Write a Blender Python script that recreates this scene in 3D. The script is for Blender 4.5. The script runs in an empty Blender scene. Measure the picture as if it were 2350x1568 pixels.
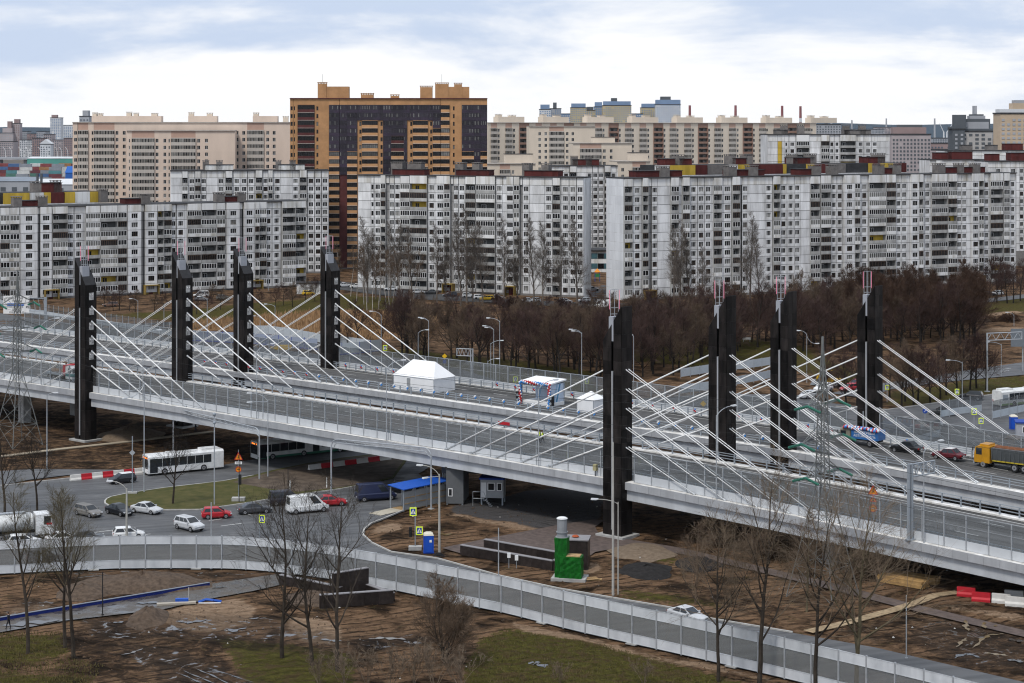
import bpy, math, random
from mathutils import Vector, Matrix, noise as mnoise
R = math.radians
random.seed(7)
SC = bpy.context.scene
COL = SC.collection

# ------------------------------------------------------------------ camera
H, FPX, CX, YH = 52.0, 4292.0, 1175.0, 293.0          # eye height, focal length, principal column, horizon row (2350 px wide frame)
cam_d = bpy.data.cameras.new('camera')
cam_d.sensor_fit = 'HORIZONTAL'; cam_d.sensor_width = 36.0
cam_d.lens = 36.0 * FPX / 2350.0
cam_d.shift_y = -(784.0 - YH) / 2350.0
cam_d.clip_start = 1.0; cam_d.clip_end = 60000.0
cam = bpy.data.objects.new('camera', cam_d); COL.objects.link(cam)
cam.location = (0, 0, H); cam.rotation_euler = (R(90), 0, 0)
SC.camera = cam

# ------------------------------------------------------------------ world, sun, exposure
SUN_EL, SUN_AZ = R(58), R(212)        # azimuth measured clockwise from +Y: behind the camera, to the left
world = bpy.data.worlds.new('World'); SC.world = world; world.use_nodes = True
wt = world.node_tree; wt.nodes.clear()
def wn(t, **k):
    n = wt.nodes.new(t)
    for a, b in k.items(): setattr(n, a, b)
    return n
def wl(a, b): wt.links.new(a, b)
def wmath(op, a, b=None, c=None, clamp=False):
    n = wn('ShaderNodeMath', operation=op, use_clamp=clamp)
    for i, v in enumerate((a, b, c)):
        if v is None: continue
        if isinstance(v, (int, float)): n.inputs[i].default_value = v
        else: wl(v, n.inputs[i])
    return n.outputs[0]
sky = wn('ShaderNodeTexSky', sky_type='NISHITA'); sky.sun_disc = False
sky.sun_elevation = SUN_EL; sky.sun_rotation = SUN_AZ; sky.air_density = 1.0; sky.dust_density = 2.0
tc = wn('ShaderNodeTexCoord')
sep = wn('ShaderNodeSeparateXYZ'); wl(tc.outputs['Generated'], sep.inputs[0])
def cloud_noise(sx, sz, off, detail=6.0, rough=0.55, dist=0.3):
    mp = wn('ShaderNodeMapping'); mp.inputs['Scale'].default_value = (sx, sx, sz); mp.inputs['Location'].default_value = off
    wl(tc.outputs['Generated'], mp.inputs[0])
    n = wn('ShaderNodeTexNoise'); n.inputs['Scale'].default_value = 1.0; n.inputs['Detail'].default_value = detail
    n.inputs['Roughness'].default_value = rough; n.inputs['Distortion'].default_value = dist
    wl(mp.outputs[0], n.inputs['Vector']); return n.outputs['Fac']
def mrange(v, a, b, c=0.0, d=1.0):
    n = wn('ShaderNodeMapRange', interpolation_type='SMOOTHSTEP'); wl(v, n.inputs[0])
    for i, x in enumerate((a, b, c, d)): n.inputs[i + 1].default_value = x
    return n.outputs[0]
elev = wmath('ABSOLUTE', sep.outputs['Z'])
big = cloud_noise(6.5, 25.0, (3.1, 1.7, 0.35), 7.0, 0.58, 0.3)
fine = cloud_noise(15.0, 50.0, (7.3, 2.2, 4.1), 6.0, 0.55, 0.4)
dens = wmath('ADD', wmath('MULTIPLY', big, 0.8), wmath('MULTIPLY', fine, 0.2))
up = mrange(elev, 0.0, 0.075, -0.12, 0.11)
grey = mrange(wmath('ADD', dens, up), 0.43, 0.66)
holes = mrange(cloud_noise(5.0, 40.0, (0.4, 9.2, 2.6)), 0.55, 0.75, 0.0, 0.35)
mixc = wn('ShaderNodeMix', data_type='RGBA'); wl(grey, mixc.inputs[0])
mixc.inputs[6].default_value = (8.1, 8.15, 8.25, 1); mixc.inputs[7].default_value = (4.7, 5.5, 6.9, 1)
mixs = wn('ShaderNodeMix', data_type='RGBA'); wl(wmath('MULTIPLY', holes, mrange(elev, 0.01, 0.05)), mixs.inputs[0])
wl(mixc.outputs[2], mixs.inputs[6]); 
skm = wn('ShaderNodeMix', data_type='RGBA', blend_type='MIX'); skm.inputs[0].default_value = 0.55
wl(sky.outputs[0], skm.inputs[6]); skm.inputs[7].default_value = (6.0, 7.2, 8.8, 1)
wl(skm.outputs[2], mixs.inputs[7])
bg = wn('ShaderNodeBackground'); bg.inputs['Strength'].default_value = 0.083
wl(mixs.outputs[2], bg.inputs[0])
wo = wn('ShaderNodeOutputWorld'); wl(bg.outputs[0], wo.inputs[0])
sun_d = bpy.data.lights.new('sun', 'SUN'); sun_d.energy = 1.5; sun_d.angle = R(11); sun_d.color = (1.0, 0.96, 0.9)
sun = bpy.data.objects.new('sun', sun_d); COL.objects.link(sun)
sdir = Vector((math.sin(SUN_AZ) * math.cos(SUN_EL), math.cos(SUN_AZ) * math.cos(SUN_EL), math.sin(SUN_EL)))
sun.rotation_euler = sdir.to_track_quat('Z', 'Y').to_euler(); sun.location = sdir * 300
vs = SC.view_settings
vs.view_transform = 'Standard'; vs.look = 'None'; vs.exposure = 0.62; vs.gamma = 1.0; vs.use_curve_mapping = False
SC.cycles.use_denoising = True; SC.cycles.pixel_filter_type = 'BLACKMAN_HARRIS'; SC.cycles.filter_width = 1.15; SC.cycles.use_adaptive_sampling = False
SC.cycles.max_bounces = 4; SC.cycles.diffuse_bounces = 1; SC.cycles.glossy_bounces = 2; SC.cycles.transparent_max_bounces = 24
SC.cycles.transmission_bounces = 2; SC.cycles.caustics_reflective = False; SC.cycles.caustics_refractive = False
SC.cycles.sample_clamp_indirect = 4.0

# ------------------------------------------------------------------ photo grid -> place
ORD = 'first second third fourth fifth sixth seventh eighth ninth tenth eleventh twelfth thirteenth fourteenth fifteenth sixteenth seventeenth eighteenth nineteenth twentieth'.split()
def ordw(i): return ORD[i] if i < 20 else ['twenty', 'thirty', 'forty'][i // 10 - 2] + ('-' + ORD[i % 10 - 0] if 0 else '-' + ORD[i % 10])
ZO = {'a': (0, 165), 'b': (784.2, 165), 'c': (1565.8, 165), 'd': (0, 577.8), 'e': (784.2, 577.8), 'f': (1565.8, 577.8),
      'g': (0, 1031.8), 'h': (784.2, 1031.8), 'i': (1565.8, 1031.8)}
def px(r, x, y=0):
    if r == 'F': return (660.3 + x / 4.745, 181.6 + y / 4.745)
    if r == 'v': return (x, y)
    o = ZO[r]; return (o[0] + x / 2.923, o[1] + y / 2.923)
def G(x, y, z=0.0):
    d = FPX * (H - z) / (y - YH)
    return Vector(((x - CX) * d / FPX, d, z))
def Gz(r, x, y, z=0.0):
    p = px(r, x, y); return G(p[0], p[1], z)
def AT(x, y, d): return Vector(((x - CX) * d / FPX, d, H - (y - YH) * d / FPX))

# ------------------------------------------------------------------ mesh helpers
class MB:
    def __init__(s): s.v = []; s.f = []; s.m = []
    def add(s, vs, fs, m=0):
        b = len(s.v); s.v.extend([tuple(p) for p in vs])
        for f in fs: s.f.append(tuple(i + b for i in f)); s.m.append(m)
        return s
    def box(s, x0, x1, y0, y1, z0, z1, m=0):
        return s.add([(x0, y0, z0), (x1, y0, z0), (x1, y1, z0), (x0, y1, z0), (x0, y0, z1), (x1, y0, z1), (x1, y1, z1), (x0, y1, z1)],
                     [(0, 3, 2, 1), (4, 5, 6, 7), (0, 1, 5, 4), (1, 2, 6, 5), (2, 3, 7, 6), (3, 0, 4, 7)], m)
    def cbox(s, c, sz, rz=0, m=0):
        ca, sa = math.cos(rz), math.sin(rz); q = []
        for dz in (-.5, .5):
            for dx, dy in ((-.5, -.5), (.5, -.5), (.5, .5), (-.5, .5)):
                x, y = dx * sz[0], dy * sz[1]
                q.append((c[0] + x * ca - y * sa, c[1] + x * sa + y * ca, c[2] + dz * sz[2]))
        return s.add(q, [(0, 3, 2, 1), (4, 5, 6, 7), (0, 1, 5, 4), (1, 2, 6, 5), (2, 3, 7, 6), (3, 0, 4, 7)], m)
    def prism(s, poly, z0, z1, m=0, top=True, bottom=False):
        n = len(poly); q = [(p[0], p[1], z0) for p in poly] + [(p[0], p[1], z1) for p in poly]
        fs = [(i, (i + 1) % n, n + (i + 1) % n, n + i) for i in range(n)]
        if top: fs.append(tuple(range(n, 2 * n)))
        if bottom: fs.append(tuple(range(n - 1, -1, -1)))
        return s.add(q, fs, m)
    def hull(s, a, b, m=0):          # two matching rings a, b -> closed solid
        n = len(a); return s.add(list(a) + list(b), [(i, (i + 1) % n, n + (i + 1) % n, n + i) for i in range(n)] + [tuple(range(n - 1, -1, -1)), tuple(range(n, 2 * n))], m)
    def tube(s, p, q, r0, r1=None, n=6, m=0, caps=True):
        p, q = Vector(p), Vector(q); r1 = r0 if r1 is None else r1
        d = q - p
        if d.length < 1e-6: return s
        d.normalize(); a = d.orthogonal().normalized(); b = d.cross(a)
        q1 = []; q2 = []
        for i in range(n):
            t = 2 * math.pi * i / n; o = a * math.cos(t) + b * math.sin(t)
            q1.append(p + o * r0); q2.append(q + o * r1)
        fs = [(i, (i + 1) % n, n + (i + 1) % n, n + i) for i in range(n)]
        if caps: fs += [tuple(range(n - 1, -1, -1)), tuple(range(n, 2 * n))]
        return s.add(q1 + q2, fs, m)
    def path(s, pts, r, n=6, m=0):
        for a, b in zip(pts, pts[1:]): s.tube(a, b, r, r, n, m)
        return s
    def ball(s, c, r, m=0, n=8, k=5, sz=1.0):
        q = [(c[0], c[1], c[2] - r * sz)]
        for i in range(1, k):
            t = math.pi * i / k
            for j in range(n):
                u = 2 * math.pi * j / n
                q.append((c[0] + r * math.sin(t) * math.cos(u), c[1] + r * math.sin(t) * math.sin(u), c[2] - r * sz * math.cos(t)))
        q.append((c[0], c[1], c[2] + r * sz)); L = len(q) - 1; fs = []
        for j in range(n): fs.append((0, 1 + (j + 1) % n, 1 + j))
        for i in range(k - 2):
            for j in range(n):
                a = 1 + i * n; fs.append((a + j, a + (j + 1) % n, a + n + (j + 1) % n, a + n + j))
        a = 1 + (k - 2) * n
        for j in range(n): fs.append((a + j, a + (j + 1) % n, L))
        return s.add(q, fs, m)
    def xf(s, mat):
        s.v = [tuple(mat @ Vector(p)) for p in s.v]; return s
    def mesh(s, name, mats, smooth=False):
        me = bpy.data.meshes.new(name); me.from_pydata(s.v, [], s.f)
        mats = mats if isinstance(mats, (list, tuple)) else [mats]
        for k in mats: me.materials.append(k)
        if len(mats) > 1: me.polygons.foreach_set('material_index', s.m)
        if smooth: me.polygons.foreach_set('use_smooth', [True] * len(s.f))
        me.update(); return me
    def ob(s, name, mats, parent=None, loc=(0, 0, 0), rz=0.0, smooth=False):
        return mob(name, s.mesh(name, mats, smooth), parent, loc, rz)
def mob(name, me, parent=None, loc=(0, 0, 0), rz=0.0):
    o = bpy.data.objects.new(name, me); COL.objects.link(o)
    o.location = loc
    if rz: o.rotation_euler = (0, 0, rz)
    if parent is not None: o.parent = parent
    return o
def tag(o, label, cat, group=None, kind=None):
    if label: o['label'] = label
    if cat: o['category'] = cat
    if group: o['group'] = group
    if kind: o['kind'] = kind
    return o
def thing(name, label, cat, loc=(0, 0, 0), rz=0.0, group=None):
    o = bpy.data.objects.new(name, None); COL.objects.link(o); o.location = loc; o.rotation_euler = (0, 0, rz)
    o.empty_display_size = 0.5
    return tag(o, label, cat, group)
def struct(name, mb, mats, smooth=False):
    o = mb.ob(name, mats, smooth=smooth); o['kind'] = 'structure'; return o

# ------------------------------------------------------------------ materials
MATS = {}
def M(name, c, r=0.8, m=0.0, var=0.12, sc=1.0, bump=0.0, rnd=0.0, st=1.0, c2=None, spec=0.22, detail=5.0, lo=0.35, hi=0.65):
    if name in MATS: return MATS[name]
    mt = bpy.data.materials.new(name); mt.use_nodes = True; nt = mt.node_tree
    b = nt.nodes['Principled BSDF']; MATS[name] = mt
    b.inputs['Roughness'].default_value = r; b.inputs['Metallic'].default_value = m
    b.inputs['Specular IOR Level'].default_value = spec
    c = tuple(c)
    if c2 is None: ca = tuple(max(0, x * (1 - var)) for x in c); cb = tuple(min(1, x * (1 + var)) for x in c)
    else: ca, cb = c, tuple(c2)
    geo = nt.nodes.new('ShaderNodeNewGeometry'); mp = nt.nodes.new('ShaderNodeMapping')
    mp.inputs['Scale'].default_value = (1, 1, st); nt.links.new(geo.outputs['Position'], mp.inputs[0])
    nz = nt.nodes.new('ShaderNodeTexNoise'); nz.inputs['Scale'].default_value = sc; nz.inputs['Detail'].default_value = detail
    nz.inputs['Roughness'].default_value = 0.6; nt.links.new(mp.outputs[0], nz.inputs['Vector'])
    mr = nt.nodes.new('ShaderNodeMapRange'); nt.links.new(nz.outputs['Fac'], mr.inputs[0])
    mr.inputs[1].default_value = lo; mr.inputs[2].default_value = hi
    mx = nt.nodes.new('ShaderNodeMix'); mx.data_type = 'RGBA'; nt.links.new(mr.outputs[0], mx.inputs[0])
    mx.inputs[6].default_value = (*ca, 1); mx.inputs[7].default_value = (*cb, 1); out = mx.outputs[2]
    if rnd:
        oi = nt.nodes.new('ShaderNodeObjectInfo'); m2 = nt.nodes.new('ShaderNodeMapRange'); nt.links.new(oi.outputs['Random'], m2.inputs[0])
        m2.inputs[3].default_value = 1 - rnd; m2.inputs[4].default_value = 1 + rnd
        vm = nt.nodes.new('ShaderNodeVectorMath'); vm.operation = 'SCALE'; nt.links.new(out, vm.inputs[0]); nt.links.new(m2.outputs[0], vm.inputs[3]); out = vm.outputs[0]
    nt.links.new(out, b.inputs['Base Color'])
    if bump:
        bp = nt.nodes.new('ShaderNodeBump'); bp.inputs['Strength'].default_value = min(1, bump); bp.inputs['Distance'].default_value = 0.08 * bump
        nt.links.new(nz.outputs['Fac'], bp.inputs['Height']); nt.links.new(bp.outputs[0], b.inputs['Normal'])
    return mt
def emis(name, c, s):
    mt = M(name, c, 0.4); b = mt.node_tree.nodes['Principled BSDF']
    b.inputs['Emission Color'].default_value = (*c, 1); b.inputs['Emission Strength'].default_value = s; return mt
def clearmat(name, tint, gloss=0.06, diff=0.0, dcol=(0.5, 0.5, 0.5)):
    mt = bpy.data.materials.new(name); mt.use_nodes = True; nt = mt.node_tree; nt.nodes.clear(); MATS[name] = mt
    o = nt.nodes.new('ShaderNodeOutputMaterial'); t = nt.nodes.new('ShaderNodeBsdfTransparent'); t.inputs[0].default_value = (*tint, 1)
    g = nt.nodes.new('ShaderNodeBsdfGlossy'); g.inputs['Roughness'].default_value = 0.05; g.inputs[0].default_value = (1, 1, 1, 1)
    x = nt.nodes.new('ShaderNodeMixShader'); x.inputs[0].default_value = gloss; nt.links.new(t.outputs[0], x.inputs[1]); nt.links.new(g.outputs[0], x.inputs[2])
    df = nt.nodes.new('ShaderNodeBsdfDiffuse'); df.inputs[0].default_value = (*dcol, 1)
    y = nt.nodes.new('ShaderNodeMixShader'); y.inputs[0].default_value = diff; nt.links.new(x.outputs[0], y.inputs[1]); nt.links.new(df.outputs[0], y.inputs[2])
    nt.links.new(y.outputs[0], o.inputs[0]); return mt
def plain(c, r=0.5, m=0.0, **k):
    n = 'paint_%02x%02x%02x_%d_%d' % (*[int(max(0, min(1, v)) * 255) for v in c], int(r * 10), int(m * 10))
    return M(n, c, r, m, var=k.get('var', 0.06), sc=k.get('sc', 2.0))
STEEL = M('galvanised_steel', (0.42, 0.44, 0.46), 0.45, 0.35, 0.12, 2.0)
GREYP = M('grey_painted_steel', (0.30, 0.33, 0.36), 0.5, 0.1, 0.08, 1.0)
WHITE = M('white_paint', (0.78, 0.78, 0.77), 0.5, 0, 0.05, 1.0)
BLACK = M('black_rubber', (0.02, 0.02, 0.021), 0.7, 0, 0.1, 3.0)
GLASSD = M('dark_glass', (0.025, 0.03, 0.036), 0.08, 0, 0.3, 3.0, rnd=0.5)
WOOD = M('raw_timber', (0.42, 0.28, 0.14), 0.8, 0, 0.2, 3.0, rnd=0.2)
CONC = M('grey_concrete', (0.36, 0.355, 0.34), 0.9, 0, 0.18, 0.8, 0.3, 0.06)
RED = plain((0.45, 0.02, 0.03), 0.5); YEL = plain((0.75, 0.45, 0.02), 0.5); BLUE = plain((0.02, 0.09, 0.42), 0.5)
CLEAR = clearmat('clear_screen', (0.86, 0.88, 0.89), 0.06, 0.05)
SMOKY = clearmat('smoky_screen', (0.70, 0.72, 0.73), 0.06, 0.14, (0.42, 0.43, 0.44))
# ------------------------------------------------------------------ ground, roads, water
import numpy as np
def vp(r, pts): return [px(r, *p) for p in pts]
def inpoly(X, Y, poly):
    ins = np.zeros(X.shape, bool); n = len(poly)
    for i in range(n):
        x1, y1 = poly[i]; x2, y2 = poly[(i + 1) % n]
        if y1 == y2: continue
        c = ((y1 > Y) != (y2 > Y)) & (X < (x2 - x1) * (Y - y1) / (y2 - y1) + x1)
        ins ^= c
    return ins
BARBASE = [(-90, 1323), (86, 1314), (260, 1306), (375, 1305), (540, 1306), (650, 1315), (780, 1333), (902, 1355), (1023, 1381), (1147, 1405), (1328, 1451), (1475, 1484), (1566, 1504), (1788, 1555), (2100, 1632), (2400, 1712)]
KERB_N = [(935, 1169), (887, 1189), (851, 1203), (836, 1216), (833, 1229), (853, 1247), (897, 1268), (1003, 1283), (1147, 1323), (1280, 1352), (1407, 1374), (1537, 1396), (1634, 1422), (1819, 1453), (2010, 1487), (2216, 1535), (2400, 1578)]
JUNC = [(-90, 1126), (160, 1099), (330, 1090), (500, 1070), (570, 1057), (784, 1030), (960, 1000), (1150, 965), (1215, 972), (1060, 1027), (960, 1088), (1010, 1120)] + KERB_N + BARBASE[::-1]
ISLAND = vp('g', [(703, 352), (716, 336), (745, 322), (850, 300), (1100, 262), (1500, 216), (1700, 178), (1850, 140), (2050, 100), (2290, 62), (2560, 30), (2700, 20), (2740, 60), (2640, 195), (2480, 232), (2290, 268), (1960, 312), (1640, 366), (1340, 408), (1000, 410), (800, 398), (730, 380), (706, 366)])
FARROAD = vp('f', [(-300, 990), (250, 950), (780, 965), (960, 1012), (1380, 1062), (1700, 1017), (2000, 972), (2600, 890), (2600, 1500), (1900, 1420), (1000, 1230), (0, 1160), (-300, 1150)])
BOULEV = vp('f', [(1250, 985), (1390, 925), (1700, 880), (2000, 852), (2600, 800), (2600, 700), (2290, 742), (2000, 782), (1750, 822), (1500, 862), (1200, 900), (1000, 950)])
LEFTJ = vp('e', [(-700, 640), (-330, 690), (-60, 690), (180, 690), (420, 720), (800, 790), (1100, 880), (1600, 960), (1600, 1000), (0, 860), (-700, 760)])
PARKLOT = vp('e', [(-120, 150), (0, 200), (300, 240), (700, 290), (1100, 318), (1700, 345), (2200, 350), (2200, 385), (1700, 382), (1100, 345), (600, 325), (250, 290), (-120, 240)])
PARKLOT2 = vp('e', [(1640, 230), (1770, 225), (1790, 350), (1640, 350)])
RCURVE = vp('f', [(1700, 330), (1985, 322), (2300, 286), (2600, 230), (2600, 262), (2300, 312), (1985, 346), (1700, 352)])
TERR = vp('h', [(672, 662), (950, 604), (1430, 512), (1690, 470), (1760, 478), (1700, 520), (1720, 560), (1900, 600), (2290, 664), (2700, 760), (3300, 900), (3800, 1030), (4640, 1230), (4640, 1275), (3800, 1075), (3300, 945), (2700, 800), (2290, 705), (1900, 652), (1700, 690), (1620, 745), (1450, 750), (800, 700)])
GRAV = vp('h', [(690, 410), (780, 350), (1060, 330), (1400, 250), (1770, 300), (1770, 470), (1430, 512), (1300, 540), (1150, 500), (950, 455)])
WETPATH = vp('g', [(-200, 1180), (0, 1150), (500, 1068), (980, 985), (1400, 905), (1850, 838), (1930, 850), (1900, 905), (1690, 952), (1420, 1000), (1100, 1072), (860, 1100), (430, 1150), (0, 1228), (-200, 1260)])
GARDENROAD = vp('d', [(-60, 1475), (250, 1458), (960, 1466), (960, 1500), (450, 1500), (200, 1530), (-60, 1580)])

NA, ND = 190, 300
aa = np.linspace(-0.345, 0.345, NA); dd = np.geomspace(150.0, 780.0, ND)
A2, D2 = np.meshgrid(aa, dd); XX = A2 * D2; YY = D2
VX = CX + FPX * A2; VY = YH + FPX * H / D2
rng = np.random.default_rng(3)
def nz(f, seed):
    out = np.zeros(XX.shape); r = np.random.default_rng(seed)
    for k in range(7):
        a = r.uniform(0, 6.28); fr = f * 1.7 ** k * r.uniform(.8, 1.2); out += np.sin((XX * math.cos(a) + YY * math.sin(a)) * fr + r.uniform(0, 6.28)) / 1.25 ** k
    return out / 3.2
WXp = VX + nz(0.35, 1) * 16; WYp = VY + nz(0.35, 2) * 5
def mask(*polys, warp=True):
    m = np.zeros(XX.shape)
    for p in polys: m = np.maximum(m, inpoly(WXp if warp else VX, WYp if warp else VY, p).astype(float))
    if warp:
        for _ in range(2):
            q = m.copy(); q[1:-1, 1:-1] = (m[1:-1, 1:-1] * 2 + m[:-2, 1:-1] + m[2:, 1:-1] + m[1:-1, :-2] + m[1:-1, 2:]) / 6; m = q
    return m
grass = mask(vp('g', [(-200, 1250), (430, 1235), (450, 1380), (250, 1440), (-200, 1420)]), vp('g', [(-50, 1500), (600, 1520), (600, 1700), (-50, 1700)]),
    vp('g', [(1450, 1260), (1900, 1300), (2400, 1390), (2400, 1620), (1700, 1600), (1550, 1400)]),
    vp('h', [(930, 1270), (1100, 1200), (1300, 1215), (1750, 1300), (2290, 1450), (2900, 1600), (2900, 1800), (900, 1800), (820, 1480)]),
    vp('h', [(1850, 930), (2290, 985), (2700, 1080), (2290, 1050), (1850, 990)]), vp('h', [(1900, 660), (2200, 720), (2290, 800), (2000, 730)]),
    vp('e', [(-150, 270), (500, 330), (560, 395), (100, 395), (-150, 350)]), vp('e', [(250, 650), (900, 700), (1700, 800), (1780, 980), (900, 860), (300, 730)]),
    vp('f', [(-600, 300), (300, 560), (800, 640), (1250, 840), (1100, 900), (700, 760), (300, 800), (-600, 700)]),
    vp('f', [(1380, 1050), (1700, 1010), (2000, 965), (2600, 880), (2600, 805), (1900, 862), (1400, 945)]),
    vp('f', [(1900, 345), (2300, 312), (2600, 260), (2600, 400), (2000, 420)]), vp('f', [(400, 640), (620, 660), (610, 760), (360, 800)]),
    vp('d', [(640, 420), (1150, 400), (2200, 300), (2400, 270), (2300, 400), (1200, 470)])) * 0.92
sand = mask(vp('g', [(1010, 1105), (1280, 1030), (1640, 1000), (1720, 1080), (1650, 1170), (1330, 1235), (1120, 1180)]), vp('g', [(1900, 1130), (2290, 1150), (2290, 1330), (2000, 1290)]),
    vp('h', [(690, 415), (800, 418), (950, 455), (1150, 500), (1310, 530), (1250, 545), (1050, 515), (930, 480), (720, 440)]), vp('h', [(220, 560), (300, 490), (420, 500), (430, 540), (270, 570)]),
    vp('h', [(1900, 665), (2080, 670), (2150, 710), (2000, 735), (1850, 700)]), vp('i', [(1700, 1030), (2290, 1110), (2290, 1150), (1750, 1060)]),
    vp('h', [(1040, 1140), (1200, 1165), (1560, 1235), (1830, 1300), (2290, 1425), (2290, 1462), (1830, 1340), (1560, 1275), (1200, 1210)]),
    vp('i', [(-10, 1395), (250, 1450), (650, 1545), (640, 1568), (200, 1475), (-10, 1428)]),
    vp('f', [(1880, 425), (2290, 400), (2290, 412), (1880, 437)]), vp('f', [(1980, 520), (2290, 500), (2290, 520), (1980, 540)]),
    vp('g', [(60, 1080), (380, 1030), (380, 1060), (60, 1120)]), vp('h', [(1600, 770), (1700, 740), (1760, 800), (1700, 850), (1610, 830)]))
wet = mask(vp('g', [(450, 800), (1900, 820), (1900, 900), (1500, 900), (900, 860), (560, 960)]), vp('g', [(580, 1120), (1200, 1100), (1700, 1120), (2290, 1260), (2290, 1340), (1800, 1290), (1200, 1260), (600, 1260)]),
    vp('g', [(750, 1310), (1100, 1310), (1750, 1568), (1100, 1568)]), vp('i', [(1700, 1130), (2290, 1180), (2290, 1450), (1800, 1440), (1500, 1250)]),
    vp('h', [(100, 1230), (600, 1240), (620, 1300), (100, 1350)]), vp('g', [(60, 1030), (380, 1000), (380, 1090), (0, 1130)]))
reed = mask(vp('d', [(1280, 470), (1700, 440), (2180, 400), (2700, 420), (2950, 460), (2900, 560), (2500, 600), (2150, 590), (1700, 530), (1280, 520)]), vp('e', [(-250, 395), (480, 405), (520, 470), (200, 560), (-250, 560)]))
grav = mask(GRAV)
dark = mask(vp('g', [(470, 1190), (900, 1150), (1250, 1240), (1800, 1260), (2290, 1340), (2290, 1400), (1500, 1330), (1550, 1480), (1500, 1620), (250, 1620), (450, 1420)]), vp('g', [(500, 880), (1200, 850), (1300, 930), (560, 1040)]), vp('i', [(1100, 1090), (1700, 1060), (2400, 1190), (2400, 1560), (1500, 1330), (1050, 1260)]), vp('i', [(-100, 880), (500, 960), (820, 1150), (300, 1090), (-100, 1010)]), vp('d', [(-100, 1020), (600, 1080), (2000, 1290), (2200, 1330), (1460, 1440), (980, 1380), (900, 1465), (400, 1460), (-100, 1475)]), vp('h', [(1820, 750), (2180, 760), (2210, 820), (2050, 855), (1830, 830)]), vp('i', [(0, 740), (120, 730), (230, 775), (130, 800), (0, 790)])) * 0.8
road = mask(JUNC, FARROAD, BOULEV, LEFTJ, PARKLOT, RCURVE, TERR, WETPATH, GARDENROAD, warp=False)
for _ in range(2):
    q = road.copy(); q[1:-1, 1:-1] = np.maximum.reduce([road[1:-1, 1:-1], road[:-2, 1:-1], road[2:, 1:-1], road[1:-1, :-2], road[1:-1, 2:]]); road = q
ZZ = np.where(road > 0, -0.12, 0.02 + 0.07 * nz(0.9, 5) + 0.05 * nz(2.3, 6))
verts = np.stack([XX, YY, ZZ], -1).reshape(-1, 3)
idx = np.arange(NA * ND).reshape(ND, NA)
faces = np.stack([idx[:-1, :-1], idx[:-1, 1:], idx[1:, 1:], idx[1:, :-1]], -1).reshape(-1, 4)
gme = bpy.data.meshes.new('ground'); gme.from_pydata(verts.tolist(), [], faces.tolist())
def attr(me, name, r, g, b, a):
    at = me.attributes.new(name, 'FLOAT_COLOR', 'POINT'); at.data.foreach_set('color', np.stack([r, g, b, a], -1).reshape(-1).astype(np.float32))
attr(gme, 'cover', grass, sand, wet, reed); attr(gme, 'cover2', grav, dark, road, road)
gme.polygons.foreach_set('use_smooth', [True] * len(faces))

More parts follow.
